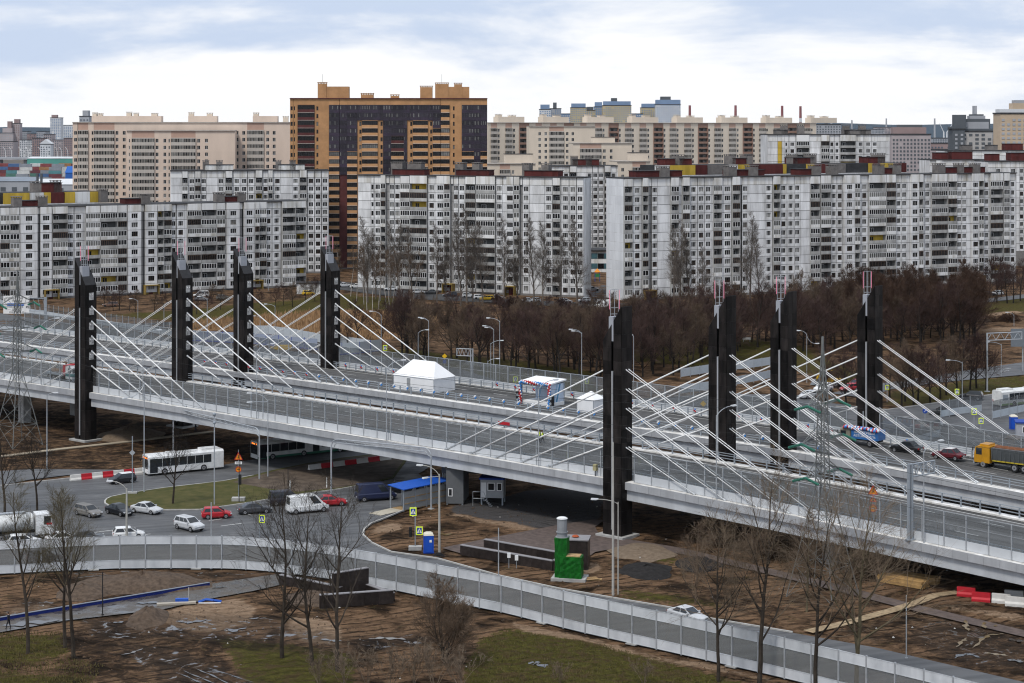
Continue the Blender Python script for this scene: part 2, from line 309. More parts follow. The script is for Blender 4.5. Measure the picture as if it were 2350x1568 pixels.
def ground_material():
    mt = bpy.data.materials.new('soil_and_grass'); mt.use_nodes = True; nt = mt.node_tree; b = nt.nodes['Principled BSDF']; L = nt.links.new
    geo = nt.nodes.new('ShaderNodeNewGeometry')
    def noise(sc, det=6, ro=.6, dist=0.0):
        n = nt.nodes.new('ShaderNodeTexNoise'); n.inputs['Scale'].default_value = sc; n.inputs['Detail'].default_value = det; n.inputs['Roughness'].default_value = ro
        n.inputs['Distortion'].default_value = dist; L(geo.outputs['Position'], n.inputs['Vector']); return n.outputs['Fac']
    def mr(v, a, c, lo=0., hi=1.):
        n = nt.nodes.new('ShaderNodeMapRange'); n.interpolation_type = 'SMOOTHSTEP'; L(v, n.inputs[0])
        for i, q in enumerate((a, c, lo, hi)): n.inputs[i + 1].default_value = q
        return n.outputs[0]
    def ma(op, a, c):
        n = nt.nodes.new('ShaderNodeMath'); n.operation = op
        for i, q in enumerate((a, c)):
            if isinstance(q, (int, float)): n.inputs[i].default_value = q
            else: L(q, n.inputs[i])
        return n.outputs[0]
    def mix(f, a, c):
        n = nt.nodes.new('ShaderNodeMix'); n.data_type = 'RGBA'
        if isinstance(f, (int, float)): n.inputs[0].default_value = f
        else: L(f, n.inputs[0])
        for i, q in ((6, a), (7, c)):
            if isinstance(q, tuple): n.inputs[i].default_value = (*q, 1)
            else: L(q, n.inputs[i])
        return n.outputs[2]
    def streak(rot, sx, sy, det=6):
        mp = nt.nodes.new('ShaderNodeMapping'); mp.inputs['Rotation'].default_value = (0, 0, R(rot)); mp.inputs['Scale'].default_value = (sx, sy, 1); L(geo.outputs['Position'], mp.inputs[0])
        n = nt.nodes.new('ShaderNodeTexNoise'); n.inputs['Scale'].default_value = 1; n.inputs['Detail'].default_value = det; n.inputs['Roughness'].default_value = .65; n.inputs['Distortion'].default_value = .8; L(mp.outputs[0], n.inputs['Vector']); return n.outputs['Fac']
    at1 = nt.nodes.new('ShaderNodeAttribute'); at1.attribute_name = 'cover'; s1 = nt.nodes.new('ShaderNodeSeparateColor'); L(at1.outputs['Color'], s1.inputs[0])
    at2 = nt.nodes.new('ShaderNodeAttribute'); at2.attribute_name = 'cover2'; s2 = nt.nodes.new('ShaderNodeSeparateColor'); L(at2.outputs['Color'], s2.inputs[0])
    n1, n2, n3, n4 = noise(0.22, 8, .65, .6), noise(1.3, 8, .7), noise(0.55, 6, .62, 1.2), noise(6.0, 4, .6)
    def ragged(m): return mr(ma('ADD', m, ma('MULTIPLY', ma('SUBTRACT', n2, 0.5), 0.9)), 0.35, 0.65)
    soil = mix(mr(n1, .36, .6), (0.028, 0.018, 0.011), (0.23, 0.14, 0.082))
    soil = mix(mr(n2, .5, .75), soil, (0.075, 0.044, 0.025))
    soil = mix(ma('MULTIPLY', mr(n3, .56, .72), 0.5), soil, (0.075, 0.068, 0.024))
    s1n, s2n = streak(35, .28, 1.9), streak(-28, .22, 1.5)
    soil = mix(ma('MULTIPLY', mr(s1n, .52, .66), .75), soil, (0.026, 0.017, 0.011)); soil = mix(ma('MULTIPLY', mr(s2n, .56, .7), .6), soil, (0.20, 0.125, 0.078))
    soil = mix(ma('MULTIPLY', mr(n4, .56, .7), .5), soil, (0.03, 0.02, 0.014))
    def wave(rot, sc, ds):
        mp = nt.nodes.new('ShaderNodeMapping'); mp.inputs['Rotation'].default_value = (0, 0, R(rot)); L(geo.outputs['Position'], mp.inputs[0])
        w = nt.nodes.new('ShaderNodeTexWave'); w.bands_direction = 'X'; w.inputs['Scale'].default_value = sc; w.inputs['Distortion'].default_value = ds; w.inputs['Detail'].default_value = 2.0; w.inputs['Detail Scale'].default_value = .35; L(mp.outputs[0], w.inputs['Vector']); return w.outputs['Fac']
    rut = ma('MULTIPLY', ma('MAXIMUM', ma('MULTIPLY', mr(wave(62, .19, 5), .78, .95), mr(n1, .46, .58)), ma('MULTIPLY', mr(wave(118, .16, 6), .8, .96), mr(n1, .52, .40))), mr(n2, .36, .56))
    soil = mix(ma('MULTIPLY', rut, .85), soil, (0.018, 0.012, 0.008))
    gr = mix(mr(n2, .35, .65), (0.052, 0.047, 0.012), (0.11, 0.10, 0.025)); gr = mix(mr(n3, .46, .62), gr, (0.085, 0.06, 0.028)); gr = mix(ma('MULTIPLY', mr(n4, .5, .7), .6), gr, (0.035, 0.03, 0.010))
    sd = mix(mr(n2, .3, .7), (0.22, 0.145, 0.092), (0.38, 0.265, 0.175))
    rd = mix(mr(n2, .3, .7), (0.17, 0.09, 0.045), (0.34, 0.21, 0.10))
    c = mix(mr(ma('ADD', s1.outputs[0], ma('MULTIPLY', ma('SUBTRACT', n2, 0.5), 2.2)), .3, .75), soil, gr); c = mix(ragged(s1.outputs[1]), c, sd); c = mix(ragged(at1.outputs['Alpha']), c, rd)
    c = mix(ragged(s2.outputs[0]), c, mix(n4, (0.06, 0.057, 0.057), (0.12, 0.113, 0.11)))
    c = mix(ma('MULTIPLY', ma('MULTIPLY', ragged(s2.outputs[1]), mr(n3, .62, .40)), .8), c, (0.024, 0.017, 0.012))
    wetm = s1.outputs[2]
    c = mix(ma('MULTIPLY', wetm, 0.45), c, (0.05, 0.038, 0.03))
    pud = ma('MULTIPLY', mr(n3, .57, .64), mr(wetm, .4, .7))
    c = mix(pud, c, (0.06, 0.05, 0.042))
    L(c, b.inputs['Base Color'])
    L(mr(pud, 0., 1., .93, .03), b.inputs['Roughness'])
    bp = nt.nodes.new('ShaderNodeBump'); bp.inputs['Distance'].default_value = 0.6; L(ma('SUBTRACT', 1.0, pud), bp.inputs['Strength'])
    L(ma('ADD', ma('MULTIPLY', n2, .6), ma('ADD', ma('MULTIPLY', n4, .35), ma('SUBTRACT', ma('MULTIPLY', s1n, .8), ma('MULTIPLY', rut, .5)))), bp.inputs['Height']); L(bp.outputs[0], b.inputs['Normal'])
    L(mr(pud, 0., 1., .04, .9), b.inputs['Specular IOR Level'])
    return mt
SOIL = ground_material()
gme.materials.append(SOIL)
g = mob('ground', gme); g['kind'] = 'structure'
far = MB()
ring = [(-14000, 100), (14000, 100), (14000, 40000), (-14000, 40000)]
far.add([(-15000, 20, -.6), (15000, 20, -.6), (15000, 42000, -.6), (-15000, 42000, -.6)], [(0, 1, 2, 3)])
struct('far_ground', far, M('far_terrain', (0.085, 0.075, 0.06), 0.95, 0, 0.3, 0.02, c2=(0.14, 0.12, 0.10)))

def sheet(name, poly, z, mat, thick=0.0):
    mb = MB(); pts = [G(*p) for p in poly]
    mb.add([(p.x, p.y, z) for p in pts], [tuple(range(len(pts)))])
    return struct(name, mb, mat)
ASPH = M('worn_asphalt', (0.098, 0.099, 0.101), 0.75, 0, 0.3, 0.3, 0.12, detail=10, lo=.32, hi=.68)
ASPHD = M('new_asphalt', (0.065, 0.065, 0.066), 0.8, 0, 0.18, 0.5, 0.1, detail=8)
ASPHW = M('wet_asphalt', (0.05, 0.043, 0.037), 0.35, 0, 0.3, 0.5, 0.3, detail=9, c2=(.10, .085, .07), spec=.5)
def rough_noise(m, lo, hi):
    nt = m.node_tree; q = nt.nodes.new('ShaderNodeMapRange'); q.inputs[1].default_value = .42; q.inputs[2].default_value = .6; q.inputs[3].default_value = lo; q.inputs[4].default_value = hi
    nt.links.new(next(n for n in nt.nodes if n.type == 'TEX_NOISE').outputs['Fac'], q.inputs[0]); nt.links.new(q.outputs[0], nt.nodes['Principled BSDF'].inputs['Roughness'])
rough_noise(ASPHW, .05, .8); rough_noise(ASPH, .5, .85)
sheet('road', JUNC, 0.03, ASPH); sheet('road', FARROAD, 0.028, ASPH); sheet('road', BOULEV, 0.028, ASPH); sheet('road', LEFTJ, 0.028, ASPH)
sheet('road', RCURVE, 0.028, ASPH); sheet('parking_lot', PARKLOT, 0.028, ASPHD); sheet('parking_lot', PARKLOT2, 0.032, ASPHD)
sheet('pavement', WETPATH, 0.03, ASPHW); sheet('road', GARDENROAD, 0.026, ASPH)
# paved terrace: rows of reddish slabs
sheet('terrace', TERR, 0.05, M('red_grey_pavers', (0.105, 0.08, 0.07), 0.85, 0, 0.25, 1.2, 0.2, detail=8))
# raised traffic island with its own turf
def raised(name, poly, z, mat):
    mb = MB(); pts = [G(*p) for p in poly]; mb.prism([(p.x, p.y) for p in pts], 0.0, z, 0); return struct(name, mb, mat)
TURF = M('island_turf', (0.048, 0.052, 0.012), 0.95, 0, 0.35, 0.6, 0.8, detail=9, c2=(0.09, 0.078, 0.026))
raised('traffic_island', ISLAND, 0.15, TURF)
isl_mud = vp('g', [(1560, 225), (1720, 185), (1860, 146), (2050, 106), (2290, 68), (2560, 36), (2690, 26), (2720, 60), (2630, 188), (2480, 226), (2290, 260), (2000, 290), (1800, 270), (1640, 240)])
sheet('soil_patch', isl_mud, 0.156, M('island_soil', (0.06, 0.045, 0.034), 0.95, 0, 0.3, 0.6, 0.6, detail=9, c2=(0.13, 0.10, 0.075)))
KERBM = M('kerb_stone', (0.40, 0.39, 0.37), 0.85, 0, 0.15, 1.0)
def kerb(poly, closed=False, w=0.22, z=0.17):
    pts = [G(*p) for p in poly]; n = len(pts)
    root = bpy.data.objects.new('kerb', None); COL.objects.link(root); root['kind'] = 'structure'
    for i in range(n if closed else n - 1):
        a, b = pts[i], pts[(i + 1) % n]; d = (b - a); L = d.length
        if L < .05: continue
        k = max(1, int(L / 4.0)); rz = math.atan2(d.y, d.x)
        for j in range(k):
            c = a + d * ((j + .5) / k)
            MB().cbox((0, 0, z / 2), (L / k - 0.03, w, z)).ob('kerb_stone', KERBM, root, (c.x, c.y, 0.0), rz)
kerb(ISLAND[:7], False); kerb(ISLAND[14:] + ISLAND[:1], False); kerb(KERB_N[:14], False)
kerb([(-90, 1126), (160, 1099), (330, 1090)], False)
kerb(vp('f', [(1030, 1040), (1380, 1062), (1700, 1017), (2000, 972), (2400, 915)]), False)
# lane paint
PAINT = M('road_paint', (0.62, 0.62, 0.60), 0.7, 0, 0.2, 2.5)
def stripe(r, p, q, w=0.16, dash=None, gap=None, z=0.036):
    a, b = Gz(r, *p), Gz(r, *q); d = b - a; L = d.length; rz = math.atan2(d.y, d.x); u = d.normalized()
    segs = [(0, L)] if dash is None else [(k, min(L, k + dash)) for k in np.arange(0, L, dash + gap)]
    for s0, s1 in segs:
        c = a + u * ((s0 + s1) / 2); mb = MB(); h = (s1 - s0) / 2
        mb.add([(-h, -w / 2, 0), (h, -w / 2, 0), (h, w / 2, 0), (-h, w / 2, 0)], [(0, 1, 2, 3)])
        o = mb.ob('road_marking', PAINT, None, (c.x, c.y, z), rz); o['kind'] = 'structure'
stripe('g', (620, 560), (770, 540)); stripe('g', (940, 575), (1010, 568)); stripe('g', (1480, 515), (1640, 495), dash=3, gap=3)
stripe('g', (200, 675), (640, 632)); stripe('g', (1400, 480), (2290, 345), dash=2, gap=4)
stripe('f', (1400, 905), (2290, 785), dash=3, gap=6); stripe('f', (1450, 890), (2290, 770), dash=3, gap=6)
stripe('f', (1480, 1110), (2000, 1040), dash=3, gap=6)
# standing water in wheel ruts and hollows
WATER = M('muddy_water', (0.055, 0.045, 0.036), 0.03, 0, 0.1, 1.0, spec=0.95)
WATERY = M('ochre_water', (0.17, 0.115, 0.05), 0.08, 0, 0.1, 1.0, spec=0.6)
def puddle(r, pts, w, mat=WATER):
    mb = MB(); L = []; Rr = []; sd = random.random() * 6
    P = [Gz(r, *p) for p in pts]
    Q = []
    for a, b in zip(P, P[1:]):
        for k in range(9): Q.append(a.lerp(b, k / 9))
    Q.append(P[-1])
    for i, p in enumerate(Q):
        t = (Q[min(i + 1, len(Q) - 1)] - Q[max(i - 1, 0)]).normalized(); nrm = Vector((-t.y, t.x, 0))
        ww = w * (0.75 + 0.45 * math.sin(i * 1.1 + sd)) * math.sin(math.pi * (i + .08) / (len(Q) - 1 + .16)) ** .6
        off = .3 * w * math.sin(i * .7 + sd * 2)
        L.append((p.x + nrm.x * (ww + off), p.y + nrm.y * (ww + off), 0.10)); Rr.append((p.x - nrm.x * (ww - off), p.y - nrm.y * (ww - off), 0.10))
    n = len(Q); mb.add(L + Rr, [(i, i + 1, n + i + 1, n + i) for i in range(n - 1)])
    o = mb.ob('puddle', mat); o['kind'] = 'structure'
for pts, w in (([(1180, 1500), (1290, 1545), (1380, 1590)], .09), ([(1230, 1490), (1350, 1540), (1480, 1590)], .10), ([(1310, 1475), (1420, 1520), (1560, 1590)], .11), ([(1390, 1470), (1520, 1510), (1700, 1570)], .08),
               ([(810, 1385), (890, 1368), (960, 1340)], .16), ([(730, 1262), (790, 1268), (870, 1260)], .16), ([(760, 1168), (830, 1160)], .3), ([(900, 1040), (1000, 1030), (1130, 1045)], .5), ([(1190, 1162), (1290, 1165), (1390, 1145)], .4), ([(1520, 1205), (1560, 1225), (1650, 1200)], .35),
               ([(2150, 1280), (2290, 1290)], .4), ([(20, 1190), (180, 1170), (400, 1150)], .8), ([(1420, 935), (1520, 922)], .4)):
    puddle('g', pts, w)
for pts, w in (([(1905, 1150), (1900, 1190), (1920, 1225)], .3), ([(2020, 1165), (2030, 1205)], .28), ([(1840, 1330), (1880, 1290), (1910, 1270)], .25), ([(1950, 1340), (2010, 1280), (2060, 1250), (2160, 1240)], .25), ([(2020, 1370), (2120, 1380), (2190, 1390)], .35), ([(2090, 1185), (2115, 1190)], .3)):
    puddle('i', pts, w, WATERY)
for pts, w in (([(1820, 1405), (1900, 1375), (2000, 1400)], .4), ([(2180, 1415), (2290, 1430)], .4), ([(2180, 1280), (2290, 1290)], .5)):
    puddle('i', pts, w)
puddle('h', [(1250, 1435), (1310, 1440), (1370, 1470)], .6); puddle('h', [(180, 1275), (300, 1270), (430, 1280)], .4); puddle('h', [(660, 570), (740, 575)], .7, WATERY)
# loose clods and litter
rc = random.Random(4); cm1, cm2 = MB(), MB()
for k in range(5200):
    d = rc.uniform(165, 262); a_ = rc.uniform(-.28, .28); v = (CX + FPX * a_, YH + FPX * H / d)
    j = int((a_ + .345) / .69 * (NA - 1)); i = int(math.log(d / 150) / math.log(780 / 150) * (ND - 1))
    if road[i, j] > 0 or grass[i, j] > .5: continue
    m_ = cm2 if rc.random() < .03 else cm1; s_ = rc.uniform(.05, .16) * (1.5 if rc.random() < .1 else 1); p = (a_ * d, d, .08)
    m_.add([(p[0] + s_ * rc.uniform(.6, 1.3), p[1], p[2]), (p[0] - s_ * .6, p[1] + s_ * rc.uniform(.5, 1.1), p[2]), (p[0] - s_ * .5, p[1] - s_ * rc.uniform(.5, 1.1), p[2]), (p[0], p[1], p[2] + s_ * rc.uniform(.5, 1.1))], [(0, 1, 3), (1, 2, 3), (2, 0, 3)])
tag(cm1.ob('clods', M('clod', (.045, .03, .02), .95, 0, .4, .5, c2=(.13, .085, .055))), 'loose clods of earth over the bare ground', 'soil', None, 'stuff')
tag(cm2.ob('litter', M('litter', (.45, .43, .40), .8, 0, .3, 1.5)), 'scattered pale scraps and rubble on the bare ground', 'litter', None, 'stuff')
# canal behind the far viaduct
sheet('water', vp('d', [(560, 500), (1160, 470), (1560, 468), (1590, 500), (1300, 520), (900, 545), (560, 560)]), 0.034, M('canal_water', (0.04, 0.045, 0.05), 0.08, 0, 0.1, 0.3))
# ------------------------------------------------------------------ the two cable-stayed carriageways
P1 = Vector((-70.9, 311.0, 0)); R1 = Vector((13.7, 238.0, 0))
UV = (R1 - P1).normalized(); NV = Vector((-UV.y, UV.x, 0)); SPAN = (R1 - P1).length; BRZ = math.atan2(UV.y, UV.x)
def ZD(u):
    return float(np.interp(u, [-60, -25, 0, 30, 61, 90, 112, 121, 135, 149, 167, 200, 240], [7.7, 7.85, 7.9, 7.75, 7.5, 7.2, 6.9, 6.6, 6.1, 5.45, 4.6, 3.1, 1.6]))
_us = np.arange(-80, 261, 1.0); _zs = np.array([ZD(u) for u in _us])
for _ in range(12): _zs[3:-3] = (_zs[1:-5] + _zs[2:-4] + _zs[3:-3] + _zs[4:-2] + _zs[5:-1]) / 5
def ZS(u): return float(np.interp(u, _us, _zs))
def BP(u, n, z=0.0): p = P1 + UV * u + NV * n; return Vector((p.x, p.y, z))
def u_at(xv, n):      # u where the vertical plane through image column xv meets the line at offset n
    k = (xv - CX) / FPX; a = P1 + NV * n
    return (k * a.y - a.x) / (UV.x - k * UV.y)
GRANITE = M('black_granite', (0.006, 0.0052, 0.005), 0.38, 0, 0.5, 1.2, 0, 0.55, st=.3, spec=0.12, c2=(.024, .020, .0185))
GRANB = M('granite_joint', (0.004, 0.004, 0.004), 0.8, 0, spec=.05)
CLAD = M('grey_cladding', (0.40, 0.41, 0.425), 0.5, 0.1, 0.10, 0.8, 0, 0.07, st=.15, detail=8)
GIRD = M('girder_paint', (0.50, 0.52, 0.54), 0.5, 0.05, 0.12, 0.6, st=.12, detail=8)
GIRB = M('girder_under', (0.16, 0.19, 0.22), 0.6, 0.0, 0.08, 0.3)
COPE = M('pale_coping', (0.5, 0.48, 0.44), 0.85, 0, 0.13, 0.9, 0, 0.0, detail=9, c2=(.84, .82, .79))
DECK = M('deck_asphalt', (0.085, 0.083, 0.081), 0.8, 0, 0.14, 0.25, 0.05, detail=8)
CABLE = M('cable_sheath', (0.74, 0.74, 0.73), 0.45, 0, 0.05, 2.0)
POCK = M('anchor_pocket', (0.40, 0.39, 0.375), 0.9, 0, 0.35, 2.5)
NEON = emis('pink_neon', (.85, 0.25, 0.36), .3)
def streaky(m, rz, sx, sy, a):
    nt = m.node_tree; L = nt.links.new; b = nt.nodes['Principled BSDF']; src = b.inputs['Base Color'].links[0].from_socket
    g = nt.nodes.new('ShaderNodeNewGeometry'); mp = nt.nodes.new('ShaderNodeMapping'); mp.vector_type = 'TEXTURE'; mp.inputs['Rotation'].default_value = (0, 0, rz); mp.inputs['Scale'].default_value = (sx, sy, 1); L(g.outputs['Position'], mp.inputs[0])
    n = nt.nodes.new('ShaderNodeTexNoise'); n.inputs['Scale'].default_value = 1; n.inputs['Detail'].default_value = 5; L(mp.outputs[0], n.inputs['Vector'])
    q = nt.nodes.new('ShaderNodeMapRange'); q.inputs[1].default_value = .35; q.inputs[2].default_value = .65; q.inputs[3].default_value = 1 - a; q.inputs[4].default_value = 1 + a; L(n.outputs['Fac'], q.inputs[0])
    v = nt.nodes.new('ShaderNodeVectorMath'); v.operation = 'SCALE'; L(src, v.inputs[0]); L(q.outputs[0], v.inputs[3]); L(v.outputs[0], b.inputs['Base Color'])
streaky(DECK, BRZ, 40, .9, .35); streaky(ASPH, R(18), 14, 1.1, .22)
def strip_mesh(n0, n1, zoff, u0, u1, step=4.0, thick=0.0):
    mb = MB(); us = list(np.arange(u0, u1, step)) + [u1]; q = []; k = len(us)
    for u in us:
        a, b = BP(u, n0, ZS(u) + zoff), BP(u, n1, ZS(u) + zoff); q += [a, b]
        if thick: q += [a - Vector((0, 0, thick)), b - Vector((0, 0, thick))]
    if not thick: mb.add(q, [(2 * i, 2 * i + 2, 2 * i + 3, 2 * i + 1) for i in range(k - 1)])
    else:
        fs = []
        for i in range(k - 1):
            a, c = 4 * i, 4 * i + 4
            fs += [(a, c, c + 1, a + 1), (a + 2, a + 3, c + 3, c + 2), (a, a + 2, c + 2, c), (a + 1, c + 1, c + 3, a + 3)]
        fs += [(0, 1, 3, 2), (4 * k - 4, 4 * k - 2, 4 * k - 1, 4 * k - 3)]
        mb.add(q, fs)
    return mb
def make_pylon(root, u, n, flip, zdk):
    A, Bw = 1.46, 1.1; hi, lo = zdk + 22.4, zdk + 18.0
    base = BP(u, n)
    py = bpy.data.objects.new('pylon', None); COL.objects.link(py); py.parent = root; py.location = base; py.rotation_euler = (0, 0, BRZ)
    zl, zr = (hi, lo) if not flip else (lo, hi)
    def ztop(x): return zl + (zr - zl) * (x + A) / (2 * A)
    gx0, gx1 = (-.22, .10) if not flip else (-.10, .22)
    core = MB()
    for x0, x1, y0 in ((-A, gx0, -Bw), (gx0, gx1, -Bw + .45), (gx1, A, -Bw)):
        core.hull([(x0, y0, -.3), (x1, y0, -.3), (x1, Bw, -.3), (x0, Bw, -.3)], [(x0, y0, ztop(x0)), (x1, y0, ztop(x1)), (x1, Bw, ztop(x1)), (x0, Bw, ztop(x0))])
    core.ob('shaft', GRANB, py)
    g, t, rows = 0.018, 0.05, 16
    def tile(axis, a0, a1, z0, zta, ztb):
        mb = MB(); a0 += g; a1 -= g; z0 += g
        if axis == 0: mb.hull([(a0, -Bw - t, z0), (a1, -Bw - t, z0), (a1, -Bw, z0), (a0, -Bw, z0)], [(a0, -Bw - t, zta), (a1, -Bw - t, ztb), (a1, -Bw, ztb), (a0, -Bw, zta)])
        else: mb.hull([(A, a0, z0), (A + t, a0, z0), (A + t, a1, z0), (A, a1, z0)], [(A, a0, zta), (A + t, a0, zta), (A + t, a1, ztb), (A, a1, ztb)])
        mb.ob('granite_tile', GRANITE, py)
    rh = 1.72
    for axis, spans in ((0, [(-A, gx0), (gx1, A)]), (1, [(-Bw, 0.0), (0.0, Bw)])):
        for a0, a1 in spans:
            z = 0.0
            while True:
                ta, tb = (ztop(a0), ztop(a1)) if axis == 0 else (ztop(A), ztop(A))
                if z + .3 > max(ta, tb): break
                last = z + rh + .5 > min(ta, tb)
                z1a, z1b = (max(ta, z + .1), max(tb, z + .1)) if last else (z + rh - g, z + rh - g)
                tile(axis, a0, a1, z, z1a, z1b)
                if last: break
                z += rh
    top = MB(); top.hull([(-A, -Bw - .05, zl + .01), (gx0, -Bw - .05, ztop(gx0) + .01), (gx0, Bw, ztop(gx0) + .01), (-A, Bw, zl + .01)], [(-A, -Bw - .05, zl + .06), (gx0, -Bw - .05, ztop(gx0) + .06), (gx0, Bw, ztop(gx0) + .06), (-A, Bw, zl + .06)])
    top.hull([(gx1, -Bw - .05, ztop(gx1) + .01), (A, -Bw - .05, zr + .01), (A, Bw, zr + .01), (gx1, Bw, ztop(gx1) + .01)], [(gx1, -Bw - .05, ztop(gx1) + .06), (A, -Bw - .05, zr + .06), (A, Bw, zr + .06), (gx1, Bw, ztop(gx1) + .06)])
    top.ob('sloping_top', M('granite_top', (0.03, 0.029, 0.03), 0.55, 0, 0.2, 1.5), py)
    zc = (hi + lo) / 2; cx = (gx0 + gx1) / 2
    sgn = -1 if flip else 1
    cap = MB(); x0, x1 = cx - .1 * sgn - .18, cx - .1 * sgn + .18
    if flip: x0, x1 = cx - .62, cx + .12
    else: x0, x1 = cx - .12, cx + .62
    cap.box(x0, x1, -Bw + .02, Bw - .75, zc - 2.2, zc + .9); cap.ob('steel_cap', M('cap_steel', (0.36, 0.37, 0.40), 0.5, 0.1, 0.05), py)
    st = MB(); st.box(cx - .10, cx + .10, -Bw - .12, -Bw + .3, 1.0, zc - 6.0); st.ob('light_strip', M('strip_metal', (0.48, 0.49, 0.50), 0.35, 0.4, 0.05), py)
    mx = (x0 + x1) / 2; my = -Bw * .35; z0 = zc + .9; hgt = 3.4
    ms = MB()
    for sx in (-.32, .32):
        for sy in (-.42, .42): ms.tube((mx + sx, my + sy, z0), (mx + sx, my + sy, z0 + hgt), .035, n=5)
    for zz in (.3, 1.1, hgt):
        ms.path([(mx - .32, my - .42, z0 + zz), (mx + .32, my - .42, z0 + zz), (mx + .32, my + .42, z0 + zz), (mx - .32, my + .42, z0 + zz), (mx - .32, my - .42, z0 + zz)], .025, 4)
    mast = ms.ob('mast_frame', STEEL, py)
    for sx, sy in ((-.4, -.5), (.4, .5)):
        MB().box(mx + sx - .022, mx + sx + .022, my + sy - .022, my + sy + .022, z0 + .9, z0 + hgt - .05).ob('neon_tube', NEON, mast)
    if not flip:
        for k in range(5):
            zz = zdk + 5.75 + k * 2.47
            pk = MB(); pk.box(A + .03, A + .075, -.42, .52, zz - .1, zz + 1.1)
            pk.ob('anchor_pocket', POCK, py)
            bl = MB(); bl.tube((A + .05, -.15, zz + .75), (A + .16, -.15, zz + .75), .08, n=6); bl.tube((A + .05, .28, zz + .75), (A + .16, .28, zz + .75), .08, n=6)
            bl.ob('anchor_bolt', WHITE, py)
    MB().box(-A - .7, A + .7, -Bw - .7, Bw + .7, -.3, .28).ob('footing', CONC, py)
    return py
def cable(root, p, q, r, sock=True):
    d = (q - p); L = d.length; un = d / L
    o = MB().tube(p, q, r, n=8, m=0).ob('cable', CABLE, root, smooth=True)
    if sock:
        s = MB().tube(p - un * .1, p + un * .55, r * 1.8, r * 1.5, 8); s.ob('socket', STEEL, o)
        s = MB().tube(q - un * 2.2, q, r * 1.25, r * 1.25, 8); s.tube(q - un * .45, q, r * 2.0, r * 2.4, 8); s.ob('anchor_sleeve', STEEL, o)
def make_bridge(label, edge0, edge1, pyl, u0, u1, zoff, clad_u):
    root = thing('cable_stayed_bridge', label, 'bridge')
    strip_mesh(edge0 + .5, edge1 - .5, zoff, u0, u1, 4, .25).ob('deck', DECK, root)
    for e, s in ((edge0, 1), (edge1, -1)):
        strip_mesh(min(e, e + s * 1.35), max(e, e + s * 1.35), zoff + .22, u0, u1, 4, .2).ob('coping', COPE, root)
    k = 0; u = u0; L = 1.9
    while u < clad_u[1]:
        if u >= clad_u[0]:
            mb = MB(); q = []
            ua, ub = u + .012, u + L - .012
            za, zb = ZS(ua) + zoff, ZS(ub) + zoff
            mb.hull([BP(ua, edge0 - .06, za - .72), BP(ub, edge0 - .06, zb - .72), BP(ub, edge0 - .06, zb + .215), BP(ua, edge0 - .06, za + .215)], [BP(ua, edge0, za - .72), BP(ub, edge0, zb - .72), BP(ub, edge0, zb + .215), BP(ua, edge0, za + .215)])
            mb.ob('cladding_panel', CLAD, root)
        u += L
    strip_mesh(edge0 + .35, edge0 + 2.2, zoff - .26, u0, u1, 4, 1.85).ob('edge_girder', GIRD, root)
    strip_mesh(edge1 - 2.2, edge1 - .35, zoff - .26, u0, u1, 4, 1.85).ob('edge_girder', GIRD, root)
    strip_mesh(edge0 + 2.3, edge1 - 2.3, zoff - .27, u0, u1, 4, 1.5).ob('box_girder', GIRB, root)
    for u, n, flip in pyl:
        zdk = ZS(u) + zoff; make_pylon(root, u, n, flip, zdk)
        near = n < (edge0 + edge1) / 2; nl = edge0 + .75 if near else edge1 - .75
        for k in range(5):
            za = zdk + 4.6 + k * 2.47; dist = 10.6 + k * 4.55
            for s in (-1, 1):
                mid = (s == 1) != flip
                ends = [0.0] if mid else [-.28, .28]
                r = .105 if mid else .056
                for e in ends:
                    p = BP(u + s * 1.36, n + e + (.12 if near else -.12), za); uu = u + s * (1.36 + dist)
                    q = BP(uu, nl + e, ZS(uu) + zoff + .24); cable(root, p, q, r)
    for u in (-24, 26, 58, 88, 140):
        for n in (edge0 + 5, edge1 - 5): 
            z = ZS(u) + zoff - 1.7
            if u in (-24, 140): MB().box(-.8, .8, -.8, .8, 0, z).ob('pier', CONC, root, BP(u, n), BRZ)
    for n in (edge0 + 5.4, edge0 + 9, edge1 - 5.4):
        u = u0
        while u < u1:
            strip_mesh(n - .07, n + .07, zoff + .012, u, u + 3, 3).ob('lane_dash', PAINT, root); u += 9
    for n in (edge0 + 2.6, edge1 - 2.6): strip_mesh(n - .07, n + .07, zoff + .012, u0, u1, 4).ob('edge_line', PAINT, root)
    return root
NE0, NE1, FE0, FE1, FZ = -0.35, 20.6, 34.6, 52.4, -0.35
make_bridge('near carriageway of the cable-stayed overpass, with black granite pylons and white stays', NE0, NE1, [(0, 0, False), (1.0, 19.6, False), (SPAN - .35, 0, True), (SPAN + 1, 21.5, True)], -62, 182, 0, (-34, 182))
make_bridge('far carriageway of the cable-stayed overpass, carrying the white tents and old cars', FE0, FE1, [(-1.8, 36.0, False), (5.2, 51, False), (SPAN + 1.5, 36.0, True), (SPAN + 5.2, 53.6, True)], -95, 214, FZ, (-95, 205))

